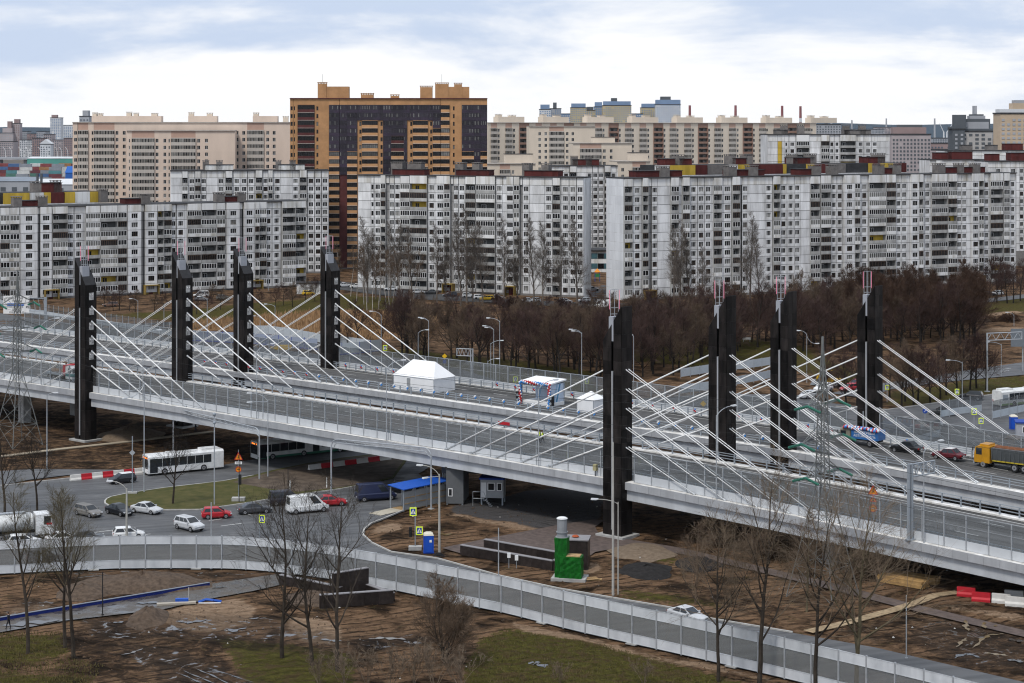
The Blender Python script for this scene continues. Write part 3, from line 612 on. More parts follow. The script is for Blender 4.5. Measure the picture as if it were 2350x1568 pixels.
# guardrails: posts and three rails each
def guardrail(label, n, zoff, u0, u1, hgt, step=2.55, skip=(), base=.22, rails=(.45, .75, 1.0), mat=GREYP):
    root = thing('guardrail', label, 'guardrail')
    pm = MB(); pm.box(-.07, .07, -.09, .09, 0, hgt); pme = pm.mesh('post', mat)
    for r in rails:
        us = list(np.arange(u0, u1, 5.0)) + [u1]; mb = MB()
        for a, b in zip(us, us[1:]):
            p, q = BP(a, n, ZS(a) + zoff + base + r * hgt), BP(b, n, ZS(b) + zoff + base + r * hgt)
            d = Vector((0, 0, .042)); w = NV * .04
            mb.hull([p - d - w, p + d - w, p + d + w, p - d + w], [q - d - w, q + d - w, q + d + w, q - d + w])
        mb.ob('rail', mat, root)
    u = u0
    while u <= u1:
        mob('post', pme, root, BP(u, n, ZS(u) + zoff + base), BRZ); u += step
    return root
guardrail('guardrail along the outer lane of the near carriageway, behind the tall screens', NE0 + 2.0, 0, -28, 178, 1.0)
guardrail('guardrail on the inner edge of the near carriageway, above the gap', NE1 - .9, 0, -60, 180, 1.25)
guardrail('guardrail on the inner edge of the far carriageway, hung with blue balloons', FE0 + 1.15, FZ, -92, 195, 1.25)
guardrail('guardrail behind the white tents on the far carriageway', FE1 - 2.0, FZ, -92, 205, 1.1)

# tall screens: post, solid lower board, clear pane
def screen(label, n, zoff, u0, u1, hgt, step, pane, low=1.05, base=.22, skip=None):
    root = thing('noise_screen', label, 'noise barrier')
    pm = MB(); pm.box(-.06, .06, -.09, .09, 0, hgt); pme = pm.mesh('post', STEEL)
    u = u0
    while u < u1:
        mob('post', pme, root, BP(u, n, ZS(u) + zoff + base), BRZ)
        if not (skip and any(a < u + step / 2 < b for a, b in skip)):
            def slab(za, zb, t, name, mat):
                p0, p1 = u + .07, u + step - .07; z0, z1 = ZS(p0) + zoff + base, ZS(p1) + zoff + base
                mb = MB(); mb.hull([BP(p0, n - t, z0 + za), BP(p1, n - t, z1 + za), BP(p1, n - t, z1 + zb), BP(p0, n - t, z0 + zb)], [BP(p0, n + t, z0 + za), BP(p1, n + t, z1 + za), BP(p1, n + t, z1 + zb), BP(p0, n + t, z0 + zb)])
                return mb.ob(name, mat, root)
            slab(.05, low, .03, 'solid_board', CLADW)
            slab(low + .02, hgt - .06, .008, 'clear_pane', pane)
            slab(hgt - .05, hgt + .03, .035, 'top_rail', STEEL)
            slab(low + (hgt - low) * .52, low + (hgt - low) * .52 + .035, .015, 'mid_rail', STEEL)
        u += step
    return root
CLADW = M('pale_board', (0.56, 0.58, 0.60), 0.55, 0, 0.06, 0.5, 0, 0.05)
screen('tall clear noise screen along the near edge of the near carriageway', NE0 + .75, 0, -32, 180, 3.9, 2.7, CLEAR, skip=[(-1.6, 1.6), (SPAN - 1.6, SPAN + 1.6)])
screen('tall smoky noise screen along the back of the far carriageway, behind the white tents', FE1 - .8, FZ, -92, 205, 3.9, 2.75, SMOKY, skip=[(3.4, 7), (SPAN + 3.5, SPAN + 7)])
# ------------------------------------------------------------------ apartment blocks
PANEL = M('aged_panel', (0.46, 0.455, 0.445), 0.9, 0, 0.2, 0.45, 0, 0.13, st=0.2, detail=10, lo=.33, hi=.62, c2=(.77, .77, .77))
PANELD = M('aged_panel_dark', (0.30, 0.295, 0.29), 0.9, 0, 0.25, 0.5, 0, 0.12, st=0.22, detail=9)
ATTIC = M('attic_panel', (0.42, 0.39, 0.33), 0.9, 0, 0.2, 0.5, 0, 0.08, st=0.1, detail=10, lo=.3, hi=.55, c2=(.74, .735, .72))
SEAM = M('panel_joint', (0.10, 0.10, 0.098), 0.95, 0)
INNER = M('loggia_inside', (0.15, 0.145, 0.135), 0.9, 0, 0.2, 0.6, 0, 0.3)
WFR = M('white_window_frame', (0.82, 0.82, 0.81), 0.6, 0, 0.04, 1, 0, 0.08)
BFR = M('brown_window_frame', (0.13, 0.085, 0.06), 0.7, 0, 0.15, 1, 0, 0.2)
PARA = M('loggia_parapet', (0.36, 0.355, 0.34), 0.9, 0, 0.25, 0.6, 0, 0.14, st=.3)
YPAN = M('yellow_panel', (0.50, 0.34, 0.05), 0.85, 0, 0.2, 0.5, 0, 0.08, st=.2)
RPAN = M('maroon_panel', (0.085, 0.02, 0.018), 0.8, 0, 0.25, 0.6, 0, 0.15, st=.2)
VENT = M('vent_shaft', (0.17, 0.155, 0.145), 0.9, 0, 0.2, 0.8, 0, 0.12)
TAR = M('roof_tar', (0.045, 0.045, 0.047), 0.9, 0, 0.3, 0.4)
BEIGE = M('beige_render', (0.68, 0.55, 0.45), 0.9, 0, 0.07, 0.15, 0, 0.03, st=.3)
BEIGL = M('pale_beige_render', (0.68, 0.585, 0.475), 0.9, 0, 0.07, 0.15, 0, 0.03, st=.3)
PINK = M('pinkish_render', (0.48, 0.32, 0.25), 0.9, 0, 0.08, 0.2)
RIB = M('ribbed_bay', (0.50, 0.455, 0.41), 0.7, 0, 0.06, 0.5, 0, 0.05)
BROWNL = M('brown_stair_loggia', (0.30, 0.185, 0.14), 0.85, 0, 0.1, 0.5, 0, 0.1)
ORANGE = M('orange_brick', (0.45, 0.245, 0.115), 0.85, 0, 0.12, 0.4, 0, 0.05, detail=8)
ORANGL = M('bright_orange_brick', (0.53, 0.29, 0.14), 0.85, 0, 0.1, 0.4, 0, 0.05)
MAROON = M('maroon_parapet', (0.10, 0.032, 0.03), 0.7, 0, 0.15, 0.5, 0, 0.1)
PURPLE = M('dark_purple_glazing', (0.022, 0.012, 0.026), 0.3, 0, 0.3, 0.6, 0, 0.4, spec=.5)
PALEC = M('pale_band', (0.62, 0.57, 0.50), 0.8, 0, 0.05)
GDK = M('window_glass', (0.012, 0.012, 0.013), 0.2, 0, 0.5, 0.7, 0, 0.6, spec=0.25)
CURT = M('curtained_glass', (0.13, 0.128, 0.12), 0.3, 0, 0.3, 0.9, 0, 0.5)
STY = {
 'panel': dict(wall=PANEL, dark=PANELD, attic=ATTIC, seam=0.06, fr=WFR, core=SEAM),
 'beige': dict(wall=BEIGE, dark=BROWNL, attic=BEIGE, seam=0.0, fr=WFR, core=BEIGE),
 'pale': dict(wall=BEIGL, dark=BROWNL, attic=BEIGL, seam=0.0, fr=WFR, core=BEIGL),
 'orange': dict(wall=ORANGE, dark=MAROON, attic=ORANGE, seam=0.0, fr=BFR, core=MAROON),
}
CELL = {}
def win_mesh(w, h, n, fr, gl):
    k = ('win', round(w, 1), round(h, 1), n, fr.name, gl.name)
    if k in CELL: return CELL[k]
    mb = MB(); f = .05
    mb.box(0, w, 0, .06, 0, f, 0); mb.box(0, w, 0, .06, h - f, h, 0); mb.box(0, f, 0, .06, f, h - f, 0); mb.box(w - f, w, 0, .06, f, h - f, 0)
    for i in range(1, n):
        x = w * i / n; mb.box(x - .03, x + .03, -.005, .055, f, h - f, 0)
    mb.add([(f, .03, f), (w - f, .03, f), (w - f, .03, h - f), (f, .03, h - f)], [(0, 1, 2, 3)], 1)
    mb.box(-.06, w + .06, -.14, .0, -.06, .0, 0)
    CELL[k] = mb.mesh('window', [fr, gl]); return CELL[k]
def panel_mesh(w, h, off, hole, mat, seam):
    k = ('pan', round(w, 2), round(h, 2), off, hole, mat.name, seam)
    if k in CELL: return CELL[k]
    mb = MB(); s = seam; d = .3 + off
    if not hole: mb.box(s, w - s, -off, .3, s, h - s)
    else:
        x0, x1, z0, z1 = hole
        mb.box(s, x0, -off, .3, s, h - s); mb.box(x1, w - s, -off, .3, s, h - s); mb.box(x0, x1, -off, .3, s, z0); mb.box(x0, x1, -off, .3, z1, h - s)
    CELL[k] = mb.mesh('wall_panel', mat); return CELL[k]
def log_mesh(w, h, v, style, off):
    k = ('log', round(w, 1), round(h, 2), v, style, off)
    if k in CELL: return CELL[k]
    mb = MB(); S = STY[style]
    mats = [PARA, INNER, WFR, GDK, BFR, CURT, YPAN, ATTIC, RPAN]
    o = -off
    mb.box(0.02, w - .02, o, 1.3, 0, .14, 0)                                   # slab
    mb.box(0, .12, o + .02, 1.3, .14, h, 0); mb.box(w - .12, w, o + .02, 1.3, .14, h, 0)
    pm = {0: 0, 1: 0, 2: 7, 3: 0, 4: 6, 5: 8, 6: 7, 7: 0}.get(v, 0)
    if v != 4: mb.box(0.02, w - .02, o - .02, o + .08, .1, 1.05, pm)           # parapet
    else: mb.box(0.02, w - .02, o - .02, o + .08, .1, 1.05, 0); mb.box(.12, w - .12, 1.1, 1.2, .2, h, 6)
    if v in (1, 2, 6):                                                        # white glazing
        n = max(2, int(w / .75))
        mb.box(0.02, w - .02, o, o + .07, 1.05, 1.13, 2); mb.box(.02, w - .02, o, o + .07, h - .22, h - .1, 2)
        for i in range(n + 1): x = .05 + (w - .1) * i / n; mb.box(x - .05, x + .05, o, o + .07, 1.13, h - .22, 2)
        mb.add([(.05, o + .035, 1.13), (w - .05, o + .035, 1.13), (w - .05, o + .035, h - .22), (.05, o + .035, h - .22)], [(0, 1, 2, 3)], 3 if v == 1 else 5)
    elif v in (3, 5):                                                         # dark glazing
        n = max(3, int(w / .6))
        for i in range(n + 1): x = .05 + (w - .1) * i / n; mb.box(x - .035, x + .035, o, o + .06, 1.05, h - .12, 4)
        mb.box(.02, w - .02, o, o + .06, h - .2, h - .1, 4)
        mb.add([(.05, o + .03, 1.05), (w - .05, o + .03, 1.05), (w - .05, o + .03, h - .2), (.05, o + .03, h - .2)], [(0, 1, 2, 3)], 3)
    if v in (0, 4, 7):
        x0 = w * .2; x1 = min(w - .25, x0 + 1.5)
        mb.box(x0, x1, 1.12, 1.24, .8, 2.25, 2); mb.box(x0 + .1, (x0 + x1) / 2 - .05, 1.09, 1.2, .9, 2.15, 3); mb.box((x0 + x1) / 2 + .05, x1 - .1, 1.09, 1.2, .9, 2.15, 3)
    CELL[k] = mb.mesh('loggia', mats); return CELL[k]
def bay_mesh(w, h, v, style):           # ribbed glazed bay of the beige blocks
    k = ('bay', round(w, 1), round(h, 2), v, style)
    if k in CELL: return CELL[k]
    mb = MB(); n = max(3, int(w / .62)); o = -.55
    mb.box(0, w, o, .3, 0, 1.0, 0); mb.box(0, w, o + .1, .3, 1.0, h - .35, 1); mb.box(0, w, o, .3, h - .35, h, 0)
    r = random.Random(v * 31 + int(w * 7))
    for i in range(n + 1):
        x = (w - .08) * i / n; mb.box(x, x + .08, o - .05, o + .02, 0, h, 2)
        if i < n and r.random() < .45: mb.box(x + .1, x + (w - .08) / n - .02, o + .06, o + .099, 1.02, h - .37, 3)
    CELL[k] = mb.mesh('glazed_bay', [RIB, GDK, PALEC, CURT]); return CELL[k]
def band_mesh(w, h, v, par):            # orange block: balcony band with dark glazing
    k = ('band', round(w, 1), round(h, 2), v, par.name)
    if k in CELL: return CELL[k]
    mb = MB(); n = max(2, int(w / .7)); o = -.35
    mb.box(0, w, o, .3, .04, 1.15, 0); mb.box(0, w, o - .03, .3, 0, .1, 3)
    mb.box(0, w, o + .08, .3, 1.15, h - .1, 1); mb.box(0, w, o, .3, h - .1, h, 0)
    for i in range(n + 1):
        x = (w - .09) * i / n; mb.box(x, x + .09, o, o + .09, 1.15, h - .1, 2)
    mb.box(0, w, o - .005, o + .075, h - .25, h - .11, 2); mb.box(0, w, o - .005, o + .075, 1.16, 1.24, 2)
    CELL[k] = mb.mesh('balcony', [par, GDK if v else CURT, M('dark_bronze_frame', (.03, .024, .022), .5), PALEC]); return CELL[k]
def purple_mesh(w, h, v):
    k = ('pur', round(w, 1), round(h, 2), v)
    if k in CELL: return CELL[k]
    mb = MB(); n = max(2, int(w / .8)); o = -.3; r = random.Random(v + int(w * 13))
    mb.box(0, w, o, .3, 0, 1.05, 0); mb.box(0, w, o + .05, .3, 1.05, h - .15, 1); mb.box(0, w, o, .3, h - .15, h, 0)
    for i in range(n + 1):
        x = (w - .1) * i / n; mb.box(x, x + .1, o - .03, o + .04, 0, h, 0)
        if i < n and r.random() < .4: mb.box(x + .2, x + (w - .1) / n * .6, o + .02, o + .049, 1.2, h - .35, 2)
    CELL[k] = mb.mesh('glazed_bay', [PURPLE, M('purple_glass', (.03, .026, .034), .15, rnd=.4), CURT]); return CELL[k]

class Block:
    def __init__(s, label, d0, d1, reg, x0, x1, floors, fh, style, base=0.6, attic=2.2, thick=13, cap=295, joined=False):
        s.reg = reg; s.st = style; s.S = STY[style]; s.fl = floors; s.fh = fh; s.base = base; s.attic = attic; s.cap = cap; s.joined = joined
        a, b = px(reg, x0)[0], px(reg, x1)[0]
        s.p0 = Vector(((a - CX) * d0 / FPX, d0, 0)); s.p1 = Vector(((b - CX) * d1 / FPX, d1, 0))
        d = s.p1 - s.p0; s.L = d.length; s.dir = d / s.L; s.rz = math.atan2(d.y, d.x)
        s.root = thing('apartment_block', label, 'building', s.p0, s.rz)
        s.top = base + floors * fh + attic; s.cnt = {}; s.bulk = {}
        s.rnd = random.Random(int(x0 * 3 + floors)); s.thick = thick; s.x_edges = []
    def loc(s, x):         # image column (zoom grid) -> metres along the front
        k = (px(s.reg, x)[0] - CX) / FPX
        return (k * s.p0.y - s.p0.x) / (s.dir.x - k * s.dir.y)
    def put(s, name, me, x, y, z):
        c = s.cnt.get(name, 0)
        if not s.joined and c < s.cap:
            s.cnt[name] = c + 1; return mob(name, me, s.root, (x, y, z))
        s.bulk.setdefault(name, []).append((me, x, y, z))
    def finish(s):
        for name, items in s.bulk.items():
            mats = []; mb = MB()
            for me, x, y, z in items:
                ix = []
                for m in me.materials:
                    if m not in mats: mats.append(m)
                    ix.append(mats.index(m))
                b = len(mb.v); mb.v.extend([(v.co.x + x, v.co.y + y, v.co.z + z) for v in me.vertices])
                for p in me.polygons: mb.f.append(tuple(b + i for i in p.vertices)); mb.m.append(ix[p.material_index])
            o = mb.ob(name + '_rows', mats, s.root); o['kind'] = 'stuff'
    def core(s, roof=TAR, cut=0.0):
        MB().box(.05, s.L - .05, 1.3, s.thick, 0, s.top - .25).ob('core', s.S['core'], s.root)
        mb = MB(); mb.box(-.1, s.L + .1, -.45, s.thick + .1, s.top - .2, s.top + .12); mb.ob('roof', roof, s.root)
        e = MB(); e.box(-.02, .28, .3, s.thick, 0, s.top - .21); e.ob('end_wall', s.S['wall'], s.root)
        e = MB(); e.box(s.L - .28, s.L + .02, .3, s.thick, 0, s.top - .21); e.ob('end_wall', s.S['wall'], s.root)
        MB().box(0, s.L, .02, 1.3, 0, s.base).ob('plinth', M('plinth', (.2, .19, .18), .9), s.root)
    def column(s, xa, xb, t, off=0.0, tf=None, lv=None):
        a, b = s.loc(xa), s.loc(xb); w = b - a; S = s.S
        if w < .25: return
        for f in range(s.fl):
            z = s.base + f * s.fh; tt = tf(f, t) if tf else t
            if tt in 'wvWu':
                ww = {'w': 1.55, 'v': .8, 'W': 2.0, 'u': 1.2}[tt]; ww = min(ww, w - .3); n = {'w': 3, 'v': 1, 'W': 3, 'u': 2}[tt]
                hh = 1.5 if tt != 'v' else 1.45; x0 = (w - ww) / 2; z0 = .85
                s.put('wall_panel', panel_mesh(w, s.fh, off, (round(x0, 2), round(x0 + ww, 2), z0, z0 + hh), S['wall'], S['seam']), a, 0, z)
                gl = CURT if s.rnd.random() < .14 else GDK
                fr = S['fr'] if s.rnd.random() < .85 or s.st != 'panel' else BFR
                s.put('window', win_mesh(ww, hh, n, fr, gl), a + x0, -off + .14, z + z0)
            elif tt == 'b': s.put('wall_panel', panel_mesh(w, s.fh, off, None, S['wall'], S['seam']), a, 0, z)
            elif tt == 'r': s.put('wall_panel', panel_mesh(w, s.fh, 0, None, S['dark'], S['seam']), a, .45, z)
            elif tt == 'y': s.put('wall_panel', panel_mesh(w, s.fh, off, None, YPAN, S['seam']), a, 0, z)
            elif tt == 'L':
                v = lv if lv is not None else s.rnd.choice([0, 0, 7, 1, 1, 2, 3, 3, 6, 0, 4 if s.rnd.random() < .3 else 1])
                s.put('loggia', log_mesh(w, s.fh, v, s.st, max(off, .35)), a, 0, z)
            elif tt == 'G': s.put('glazed_bay', bay_mesh(w, s.fh, s.rnd.randint(0, 3), s.st), a, 0, z)
            elif tt == 'N': s.put('balcony', band_mesh(w, s.fh, s.rnd.random() < .8, ORANGL), a, 0, z)
            elif tt == 'R': s.put('balcony', band_mesh(w, s.fh, s.rnd.random() < .8, MAROON), a, 0, z)
            elif tt == 'K': s.put('glazed_bay', purple_mesh(w, s.fh, s.rnd.randint(0, 4)), a, 0, z)
            elif tt == 'm': s.put('wall_panel', panel_mesh(w, s.fh, off, None, MAROON, 0), a, 0, z)
            elif tt == 'S': s.put('stair_loggia', log_mesh(w, s.fh, 0, s.st, .3) if s.st == 'panel' else stair_mesh(w, s.fh), a, 0, z)
        if s.attic > .1:
            z = s.base + s.fl * s.fh
            mt = PINK if t == 'G' else (S['dark'] if t == 'S' else S['attic'])
            s.put('attic_panel', panel_mesh(w, s.attic, max(off, .36 if t == 'L' else 0), None, mt, S['seam']), a, 0, z)
    def front(s, cols, tf=None):
        for c in cols: s.column(c[0], c[1], c[2], c[3] if len(c) > 3 else 0.0, tf and (lambda f, t, c=c: tf(c, f, t)))
    def roofbox(s, xa, xb, h, y0, y1, mat, name='lift_house', lid=True):
        a, b = s.loc(xa), s.loc(xb); mb = MB(); mb.box(a, b, y0, y1, s.top + .1, s.top + h)
        o = mb.ob(name, mat, s.root)
        if lid: MB().box(a - .2, b + .2, y0 - .2, y1 + .2, s.top + h + .01, s.top + h + .16).ob('lid', TAR, o)
    def vent(s, xa, xb, h, y0=3, y1=6, mat=VENT):
        a, b = s.loc(xa), s.loc(xb); mb = MB(); mb.box(a, b, y0, y1, s.top + .1, s.top + h - .5)
        o = mb.ob('vent_shaft', mat, s.root)
        hd = MB(); hd.box(a - .15, b + .15, y0 - .15, y1 + .15, s.top + h - .18, s.top + h)
        n = max(2, int((b - a) / .8))
        for i in range(n + 1): x = a + (b - a - .2) * i / n; hd.box(x, x + .2, y0, y0 + .2, s.top + h - .5, s.top + h - .18); hd.box(x, x + .2, y1 - .2, y1, s.top + h - .5, s.top + h - .18)
        hd.ob('cowl', VENT if mat is VENT else mat, o)
    def door(s, xa, xb, mat=M('porch_ochre', (.26, .18, .05), .85, 0, .25, .6)):
        a, b = s.loc(xa), s.loc(xb)
        mb = MB(); mb.box(a, b, -2.2, 1.0, 2.7, 2.95); mb.box(a, a + .25, -2.1, .0, 0, 2.7); mb.box(b - .25, b, -2.1, 0, 0, 2.7); mb.box(a + .25, b - .25, -.5, 0, 0, 2.7)
        o = mb.ob('porch', mat, s.root)
        MB().box((a + b) / 2 - .7, (a + b) / 2 + .7, -.6, -.505, 0.05, 2.2).ob('door', RPAN, o)
def stair_mesh(w, h):
    k = ('stair', round(w, 1), round(h, 2))
    if k in CELL: return CELL[k]
    mb = MB(); mb.box(0, w, -.4, .3, 0, 1.1, 0); mb.box(0, w, .9, 1.3, 1.1, h, 1); mb.box(0, .3, -.38, 1.3, 1.1, h, 0); mb.box(w - .3, w, -.38, 1.3, 1.1, h, 0)
    mb.box(w * .35, w * .6, .85, .95, 1.1, h - .4, 2)
    CELL[k] = mb.mesh('stair_loggia', [BROWNL, INNER, GDK]); return CELL[k]
def fill(x0, x1, cols):   # insert blank panels between listed columns
    out = []; x = x0
    for c in cols:
        if c[0] - x > 3: out.append((x, c[0], 'b'))
        out.append(c); x = c[1]
    if x1 - x > 3: out.append((x, x1, 'b'))
    return out

# --- nine-storey panel block beside the left pylons
A = Block('nine-storey grey panel block with zigzag front behind the four pylons on the left', 557, 612, 'a', -110, 2052, 9, 2.8, 'panel')
A.core()
sec = lambda o: [(o, o + 115, 'W', .9), (o + 115, o + 135, 'r'), (o + 135, o + 210, 'W', .9), (o + 215, o + 318, 'L', .9), (o + 320, o + 362, 'w'), (o + 368, o + 425, 'w'), (o + 440, o + 538, 'L', .5), (o + 540, o + 654, 'L', .5), (o + 656, o + 716, 'L', .5)]
cols = [(-110, 0, 'L', .6), (0, 62, 'L', .6), (64, 128, 'L', .6)] + sec(132)
cols += [(852, 942, 'W', .9), (945, 967, 'r'), (969, 1048, 'W', .9), (1050, 1094, 'L', .9), (1096, 1150, 'L', .5), (1152, 1180, 'u'), (1185, 1240, 'w'), (1254, 1345, 'L', .5), (1347, 1450, 'L', .5), (1452, 1508, 'L', .5),
         (1515, 1602, 'W', .9), (1605, 1628, 'r'), (1632, 1702, 'W', .9), (1704, 1735, 'L', .9), (1737, 1785, 'L', .5), (1787, 1820, 'u'), (1828, 1884, 'w'), (1888, 1978, 'L', .9), (1980, 2050, 'L', .5)]
A.front(fill(-110, 2052, cols))
for x in (290, 960, 1655): A.door(x, x + 95)
for xa, xb, m in ((170, 310, RPAN), (870, 1005, RPAN), (1530, 1650, RPAN)): A.roofbox(xa, xb, 1.7, 4, 9, m)
for xa, xb in ((112, 168), (280, 340), (975, 1032), (1478, 1532), (1625, 1675)): A.vent(xa, xb, 3.2)
# painted attic wall of the block's rear wing
for xa, xb, m in ((-110, 35, YPAN), (37, 110, ATTIC), (168, 345, YPAN), (347, 443, ATTIC), (445, 492, YPAN), (494, 585, RPAN), (588, 658, YPAN), (660, 760, ATTIC), (762, 818, YPAN)):
    A.roofbox(xa, xb, 3.5, 22, 23, m, 'attic_panel', False)
A.roofbox(-110, 820, 3.6, 23.01, 34, TAR, 'rear_wing_roof', False); MB().box(A.loc(-110), A.loc(820), 22.02, 33.9, 0, A.top + .08).ob('rear_wing', PANEL, A.root)
A.roofbox(440, 580, 6.4, 24, 29, RPAN); A.vent(385, 440, 7.0, 24, 28); A.vent(525, 575, 7.3, 24, 28); A.vent(820, 870, 4.4, 20, 24)
A.finish()

# --- twelve-storey block behind it
B = Block('twelve-storey pale grey panel block rising behind the nine-storey block, left of the orange tower', 660, 668, 'a', 1143, 2205, 12, 2.8, 'panel', attic=2.6)
B.core()
B.front(fill(1143, 2205, [(1222, 1260, 'L'), (1268, 1306, 'w'), (1308, 1347, 'L'), (1349, 1384, 'w'), (1462, 1502, 'w'), (1512, 1558, 'L', .4), (1566, 1610, 'w'), (1616, 1660, 'w'), (1662, 1708, 'w'), (1715, 1760, 'L', .5), (1765, 1798, 'w'), (1799, 1830, 'L', .5), (1838, 1884, 'w'), (1960, 2005, 'w'), (2010, 2058, 'L', .5), (2062, 2110, 'w'), (2112, 2155, 'w'), (2157, 2204, 'w')]))
for xa, xb in ((1375, 1565), (1870, 2045)): B.roofbox(xa, xb, 1.9, 3, 8, ATTIC)
for xa, xb in ((1358, 1400), (1450, 1492), (1850, 1888), (1945, 1985)): B.vent(xa, xb, 3.6)
B.finish()

# --- twelve-storey block in the middle
C = Block('twelve-storey grey panel block in the middle, with bare poplars in front', 602, 571, 'b', 108, 1622, 12, 2.8, 'panel', attic=2.6, thick=6.5)
C.core()
C.front(fill(108, 1622, [(196, 216, 'v'), (218, 264, 'w'), (265, 298, 'L', .5), (299, 318, 'r'), (320, 352, 'w'), (354, 393, 'w'), (396, 458, 'L', .4), (460, 576, 'L', .5), (580, 626, 'w'), (640, 690, 'W', .5), (691, 730, 'L', .6), (731, 748, 'r'), (750, 782, 'w'), (784, 826, 'w'), (832, 900, 'L', .4), (904, 1032, 'L', .5), (1036, 1078, 'w'), (1108, 1156, 'W', .5), (1158, 1196, 'L', .6), (1197, 1212, 'r'), (1214, 1258, 'w'), (1362, 1412, 'w'), (1416, 1468, 'L', .3), (1476, 1524, 'w'), (1526, 1574, 'w'), (1576, 1621, 'w')]))
for x in (690, 1105): C.door(x, x + 70)
for xa, xb in ((325, 540), (750, 975), (1212, 1440)): C.roofbox(xa, xb, 1.8, 1.5, 5.5, RPAN)
for xa, xb in ((308, 385), (418, 466), (465, 512), (738, 795), (855, 902), (1190, 1240), (1320, 1368)): C.vent(xa, xb, 4.2, 2.2, 5)
C.finish()
C2 = Block('grey panel block seen through the gap between the middle block and the long right block', 742, 745, 'b', 1385, 1852, 12, 2.8, 'panel', attic=2.6)
C2.core(); C2.front(fill(1385, 1852, [(1484, 1526, 'w'), (1528, 1575, 'L', .4), (1645, 1682, 'w'), (1684, 1718, 'w'), (1722, 1758, 'w'), (1762, 1804, 'L', .5), (1806, 1842, 'w')]))
C2.roofbox(1555, 1735, 2.4, 3, 8, RPAN)
for xa, xb in ((1548, 1592), (1645, 1686)): C2.vent(xa, xb, 3.9)
C2.finish()

# --- the long block on the right
Dk = Block('long twelve-storey grey panel block receding across the right side', 562, 628, 'c', -391, 2240, 12, 2.8, 'panel', attic=2.6, thick=11)
Dk.core(TAR)
for f in range(13):
    for k in range(2):
        h_ = 2.8 if f < 12 else 2.6; o = mob('wall_panel', panel_mesh(5.3, h_, 0, None, M('end_panel', (.70, .71, .725), .9, 0, .1, .4, 0, .05, st=.2), .05), Dk.root, (-.03, 10.9 - k * 5.35, .6 + f * 2.8)); o.rotation_euler = (0, 0, R(-90))  # end wall coloured paler than the front, light on this side painted in
Dk.front(fill(-391, 2240, [(-391, -336, 'L', .4), (-330, -272, 'w'), (-270, -232, 'L', .5), (-231, -206, 'r'), (-203, -166, 'w'), (-80, -26, 'L', .6), (-3, 45, 'L', .6), (50, 102, 'w'), (104, 148, 'w'), (150, 198, 'w'), (206, 264, 'L', .4), (278, 330, 'W'), (332, 382, 'L', .6), (383, 400, 'r'), (402, 440, 'w'), (555, 604, 'w'), (606, 652, 'L', .6), (656, 702, 'w'), (704, 750, 'w'), (752, 792, 'w'), (856, 920, 'L', .4), (924, 992, 'L', .6), (996, 1036, 'w'), (1038, 1076, 'w'), (1078, 1148, 'W', .8), (1149, 1184, 'L', .8), (1200, 1242, 'w'), (1248, 1362, 'L', .5), (1364, 1428, 'L', .5), (1434, 1468, 'w'), (1470, 1508, 'w'), (1526, 1578, 'W', .8), (1579, 1608, 'L', .8), (1626, 1662, 'w'), (1668, 1774, 'L', .5), (1778, 1838, 'L', .5), (1842, 1874, 'w'), (1876, 1908, 'w'), (1936, 1980, 'W', .8), (1981, 2014, 'L', .8), (2024, 2056, 'w'), (2062, 2148, 'L', .5), (2152, 2192, 'L', .5), (2196, 2236, 'w')]))
for x in (-262, 1085, 1940): Dk.door(x, x + 70)
for xa, xb in ((-260, 45), (375, 600), (835, 915), (1400, 1500), (1820, 1900), (1970, 2085)): Dk.roofbox(xa, xb, 1.9, 4, 9, RPAN)
for xa, xb in ((-110, -50), (345, 402), (490, 545), (915, 970), (1035, 1085), (1350, 1395), (1460, 1508), (1755, 1805), (1895, 1930), (2000, 2040)): Dk.vent(xa, xb, 3.4, 3, 6)
for xa, xb, m in ((48, 140, ATTIC), (142, 316, YPAN), (318, 398, RPAN), (400, 545, VENT), (547, 606, ATTIC), (608, 686, YPAN), (690, 755, RPAN), (757, 915, RPAN), (917, 940, YPAN), (1085, 1130, YPAN), (1132, 1225, RPAN), (1240, 1345, VENT), (1510, 1532, YPAN), (1534, 1582, RPAN), (1584, 1672, YPAN), (1674, 1760, RPAN)):
    Dk.roofbox(xa, xb, 3.2, 20, 21, m, 'attic_panel', False)
Dk.roofbox(45, 1760, 3.3, 21.01, 30, TAR, 'rear_wing_roof', False); MB().box(Dk.loc(45), Dk.loc(1760), 20.02, 29.9, 0, Dk.top + .08).ob('rear_wing', PANEL, Dk.root)
for xa, xb in ((130, 200), (230, 315), (595, 690), (1010, 1150), (1520, 1640)): Dk.roofbox(xa, xb, 5.2, 22, 27, RPAN)
for xa, xb in ((222, 265), (580, 615), (688, 732), (1008, 1040), (1128, 1170), (1588, 1640)): Dk.vent(xa, xb, 6.6, 22, 26)
Dk.finish()
# --- tower between, behind
K = Block('grey panel tower with a yellow stair strip behind the long right block', 790, 795, 'c', 572, 1392, 16, 2.85, 'panel', attic=2.9)
K.core(); K.front(fill(572, 1392, [(640, 668, 'y'), (684, 712, 'v'), (718, 758, 'w'), (764, 852, 'L', .4), (930, 986, 'L', .4), (988, 1018, 'u'), (1022, 1054, 'u'), (1058, 1164, 'L', .4), (1178, 1216, 'w'), (1226, 1268, 'w'), (1272, 1312, 'w')]))
for xa, xb, in ((640, 720), (1100, 1280)): K.roofbox(xa, xb, 1.8, 3, 8, VENT)
for xa, xb in ((680, 720), (790, 832), (1096, 1136), (1205, 1245)): K.vent(xa, xb, 4.2)
K.finish()

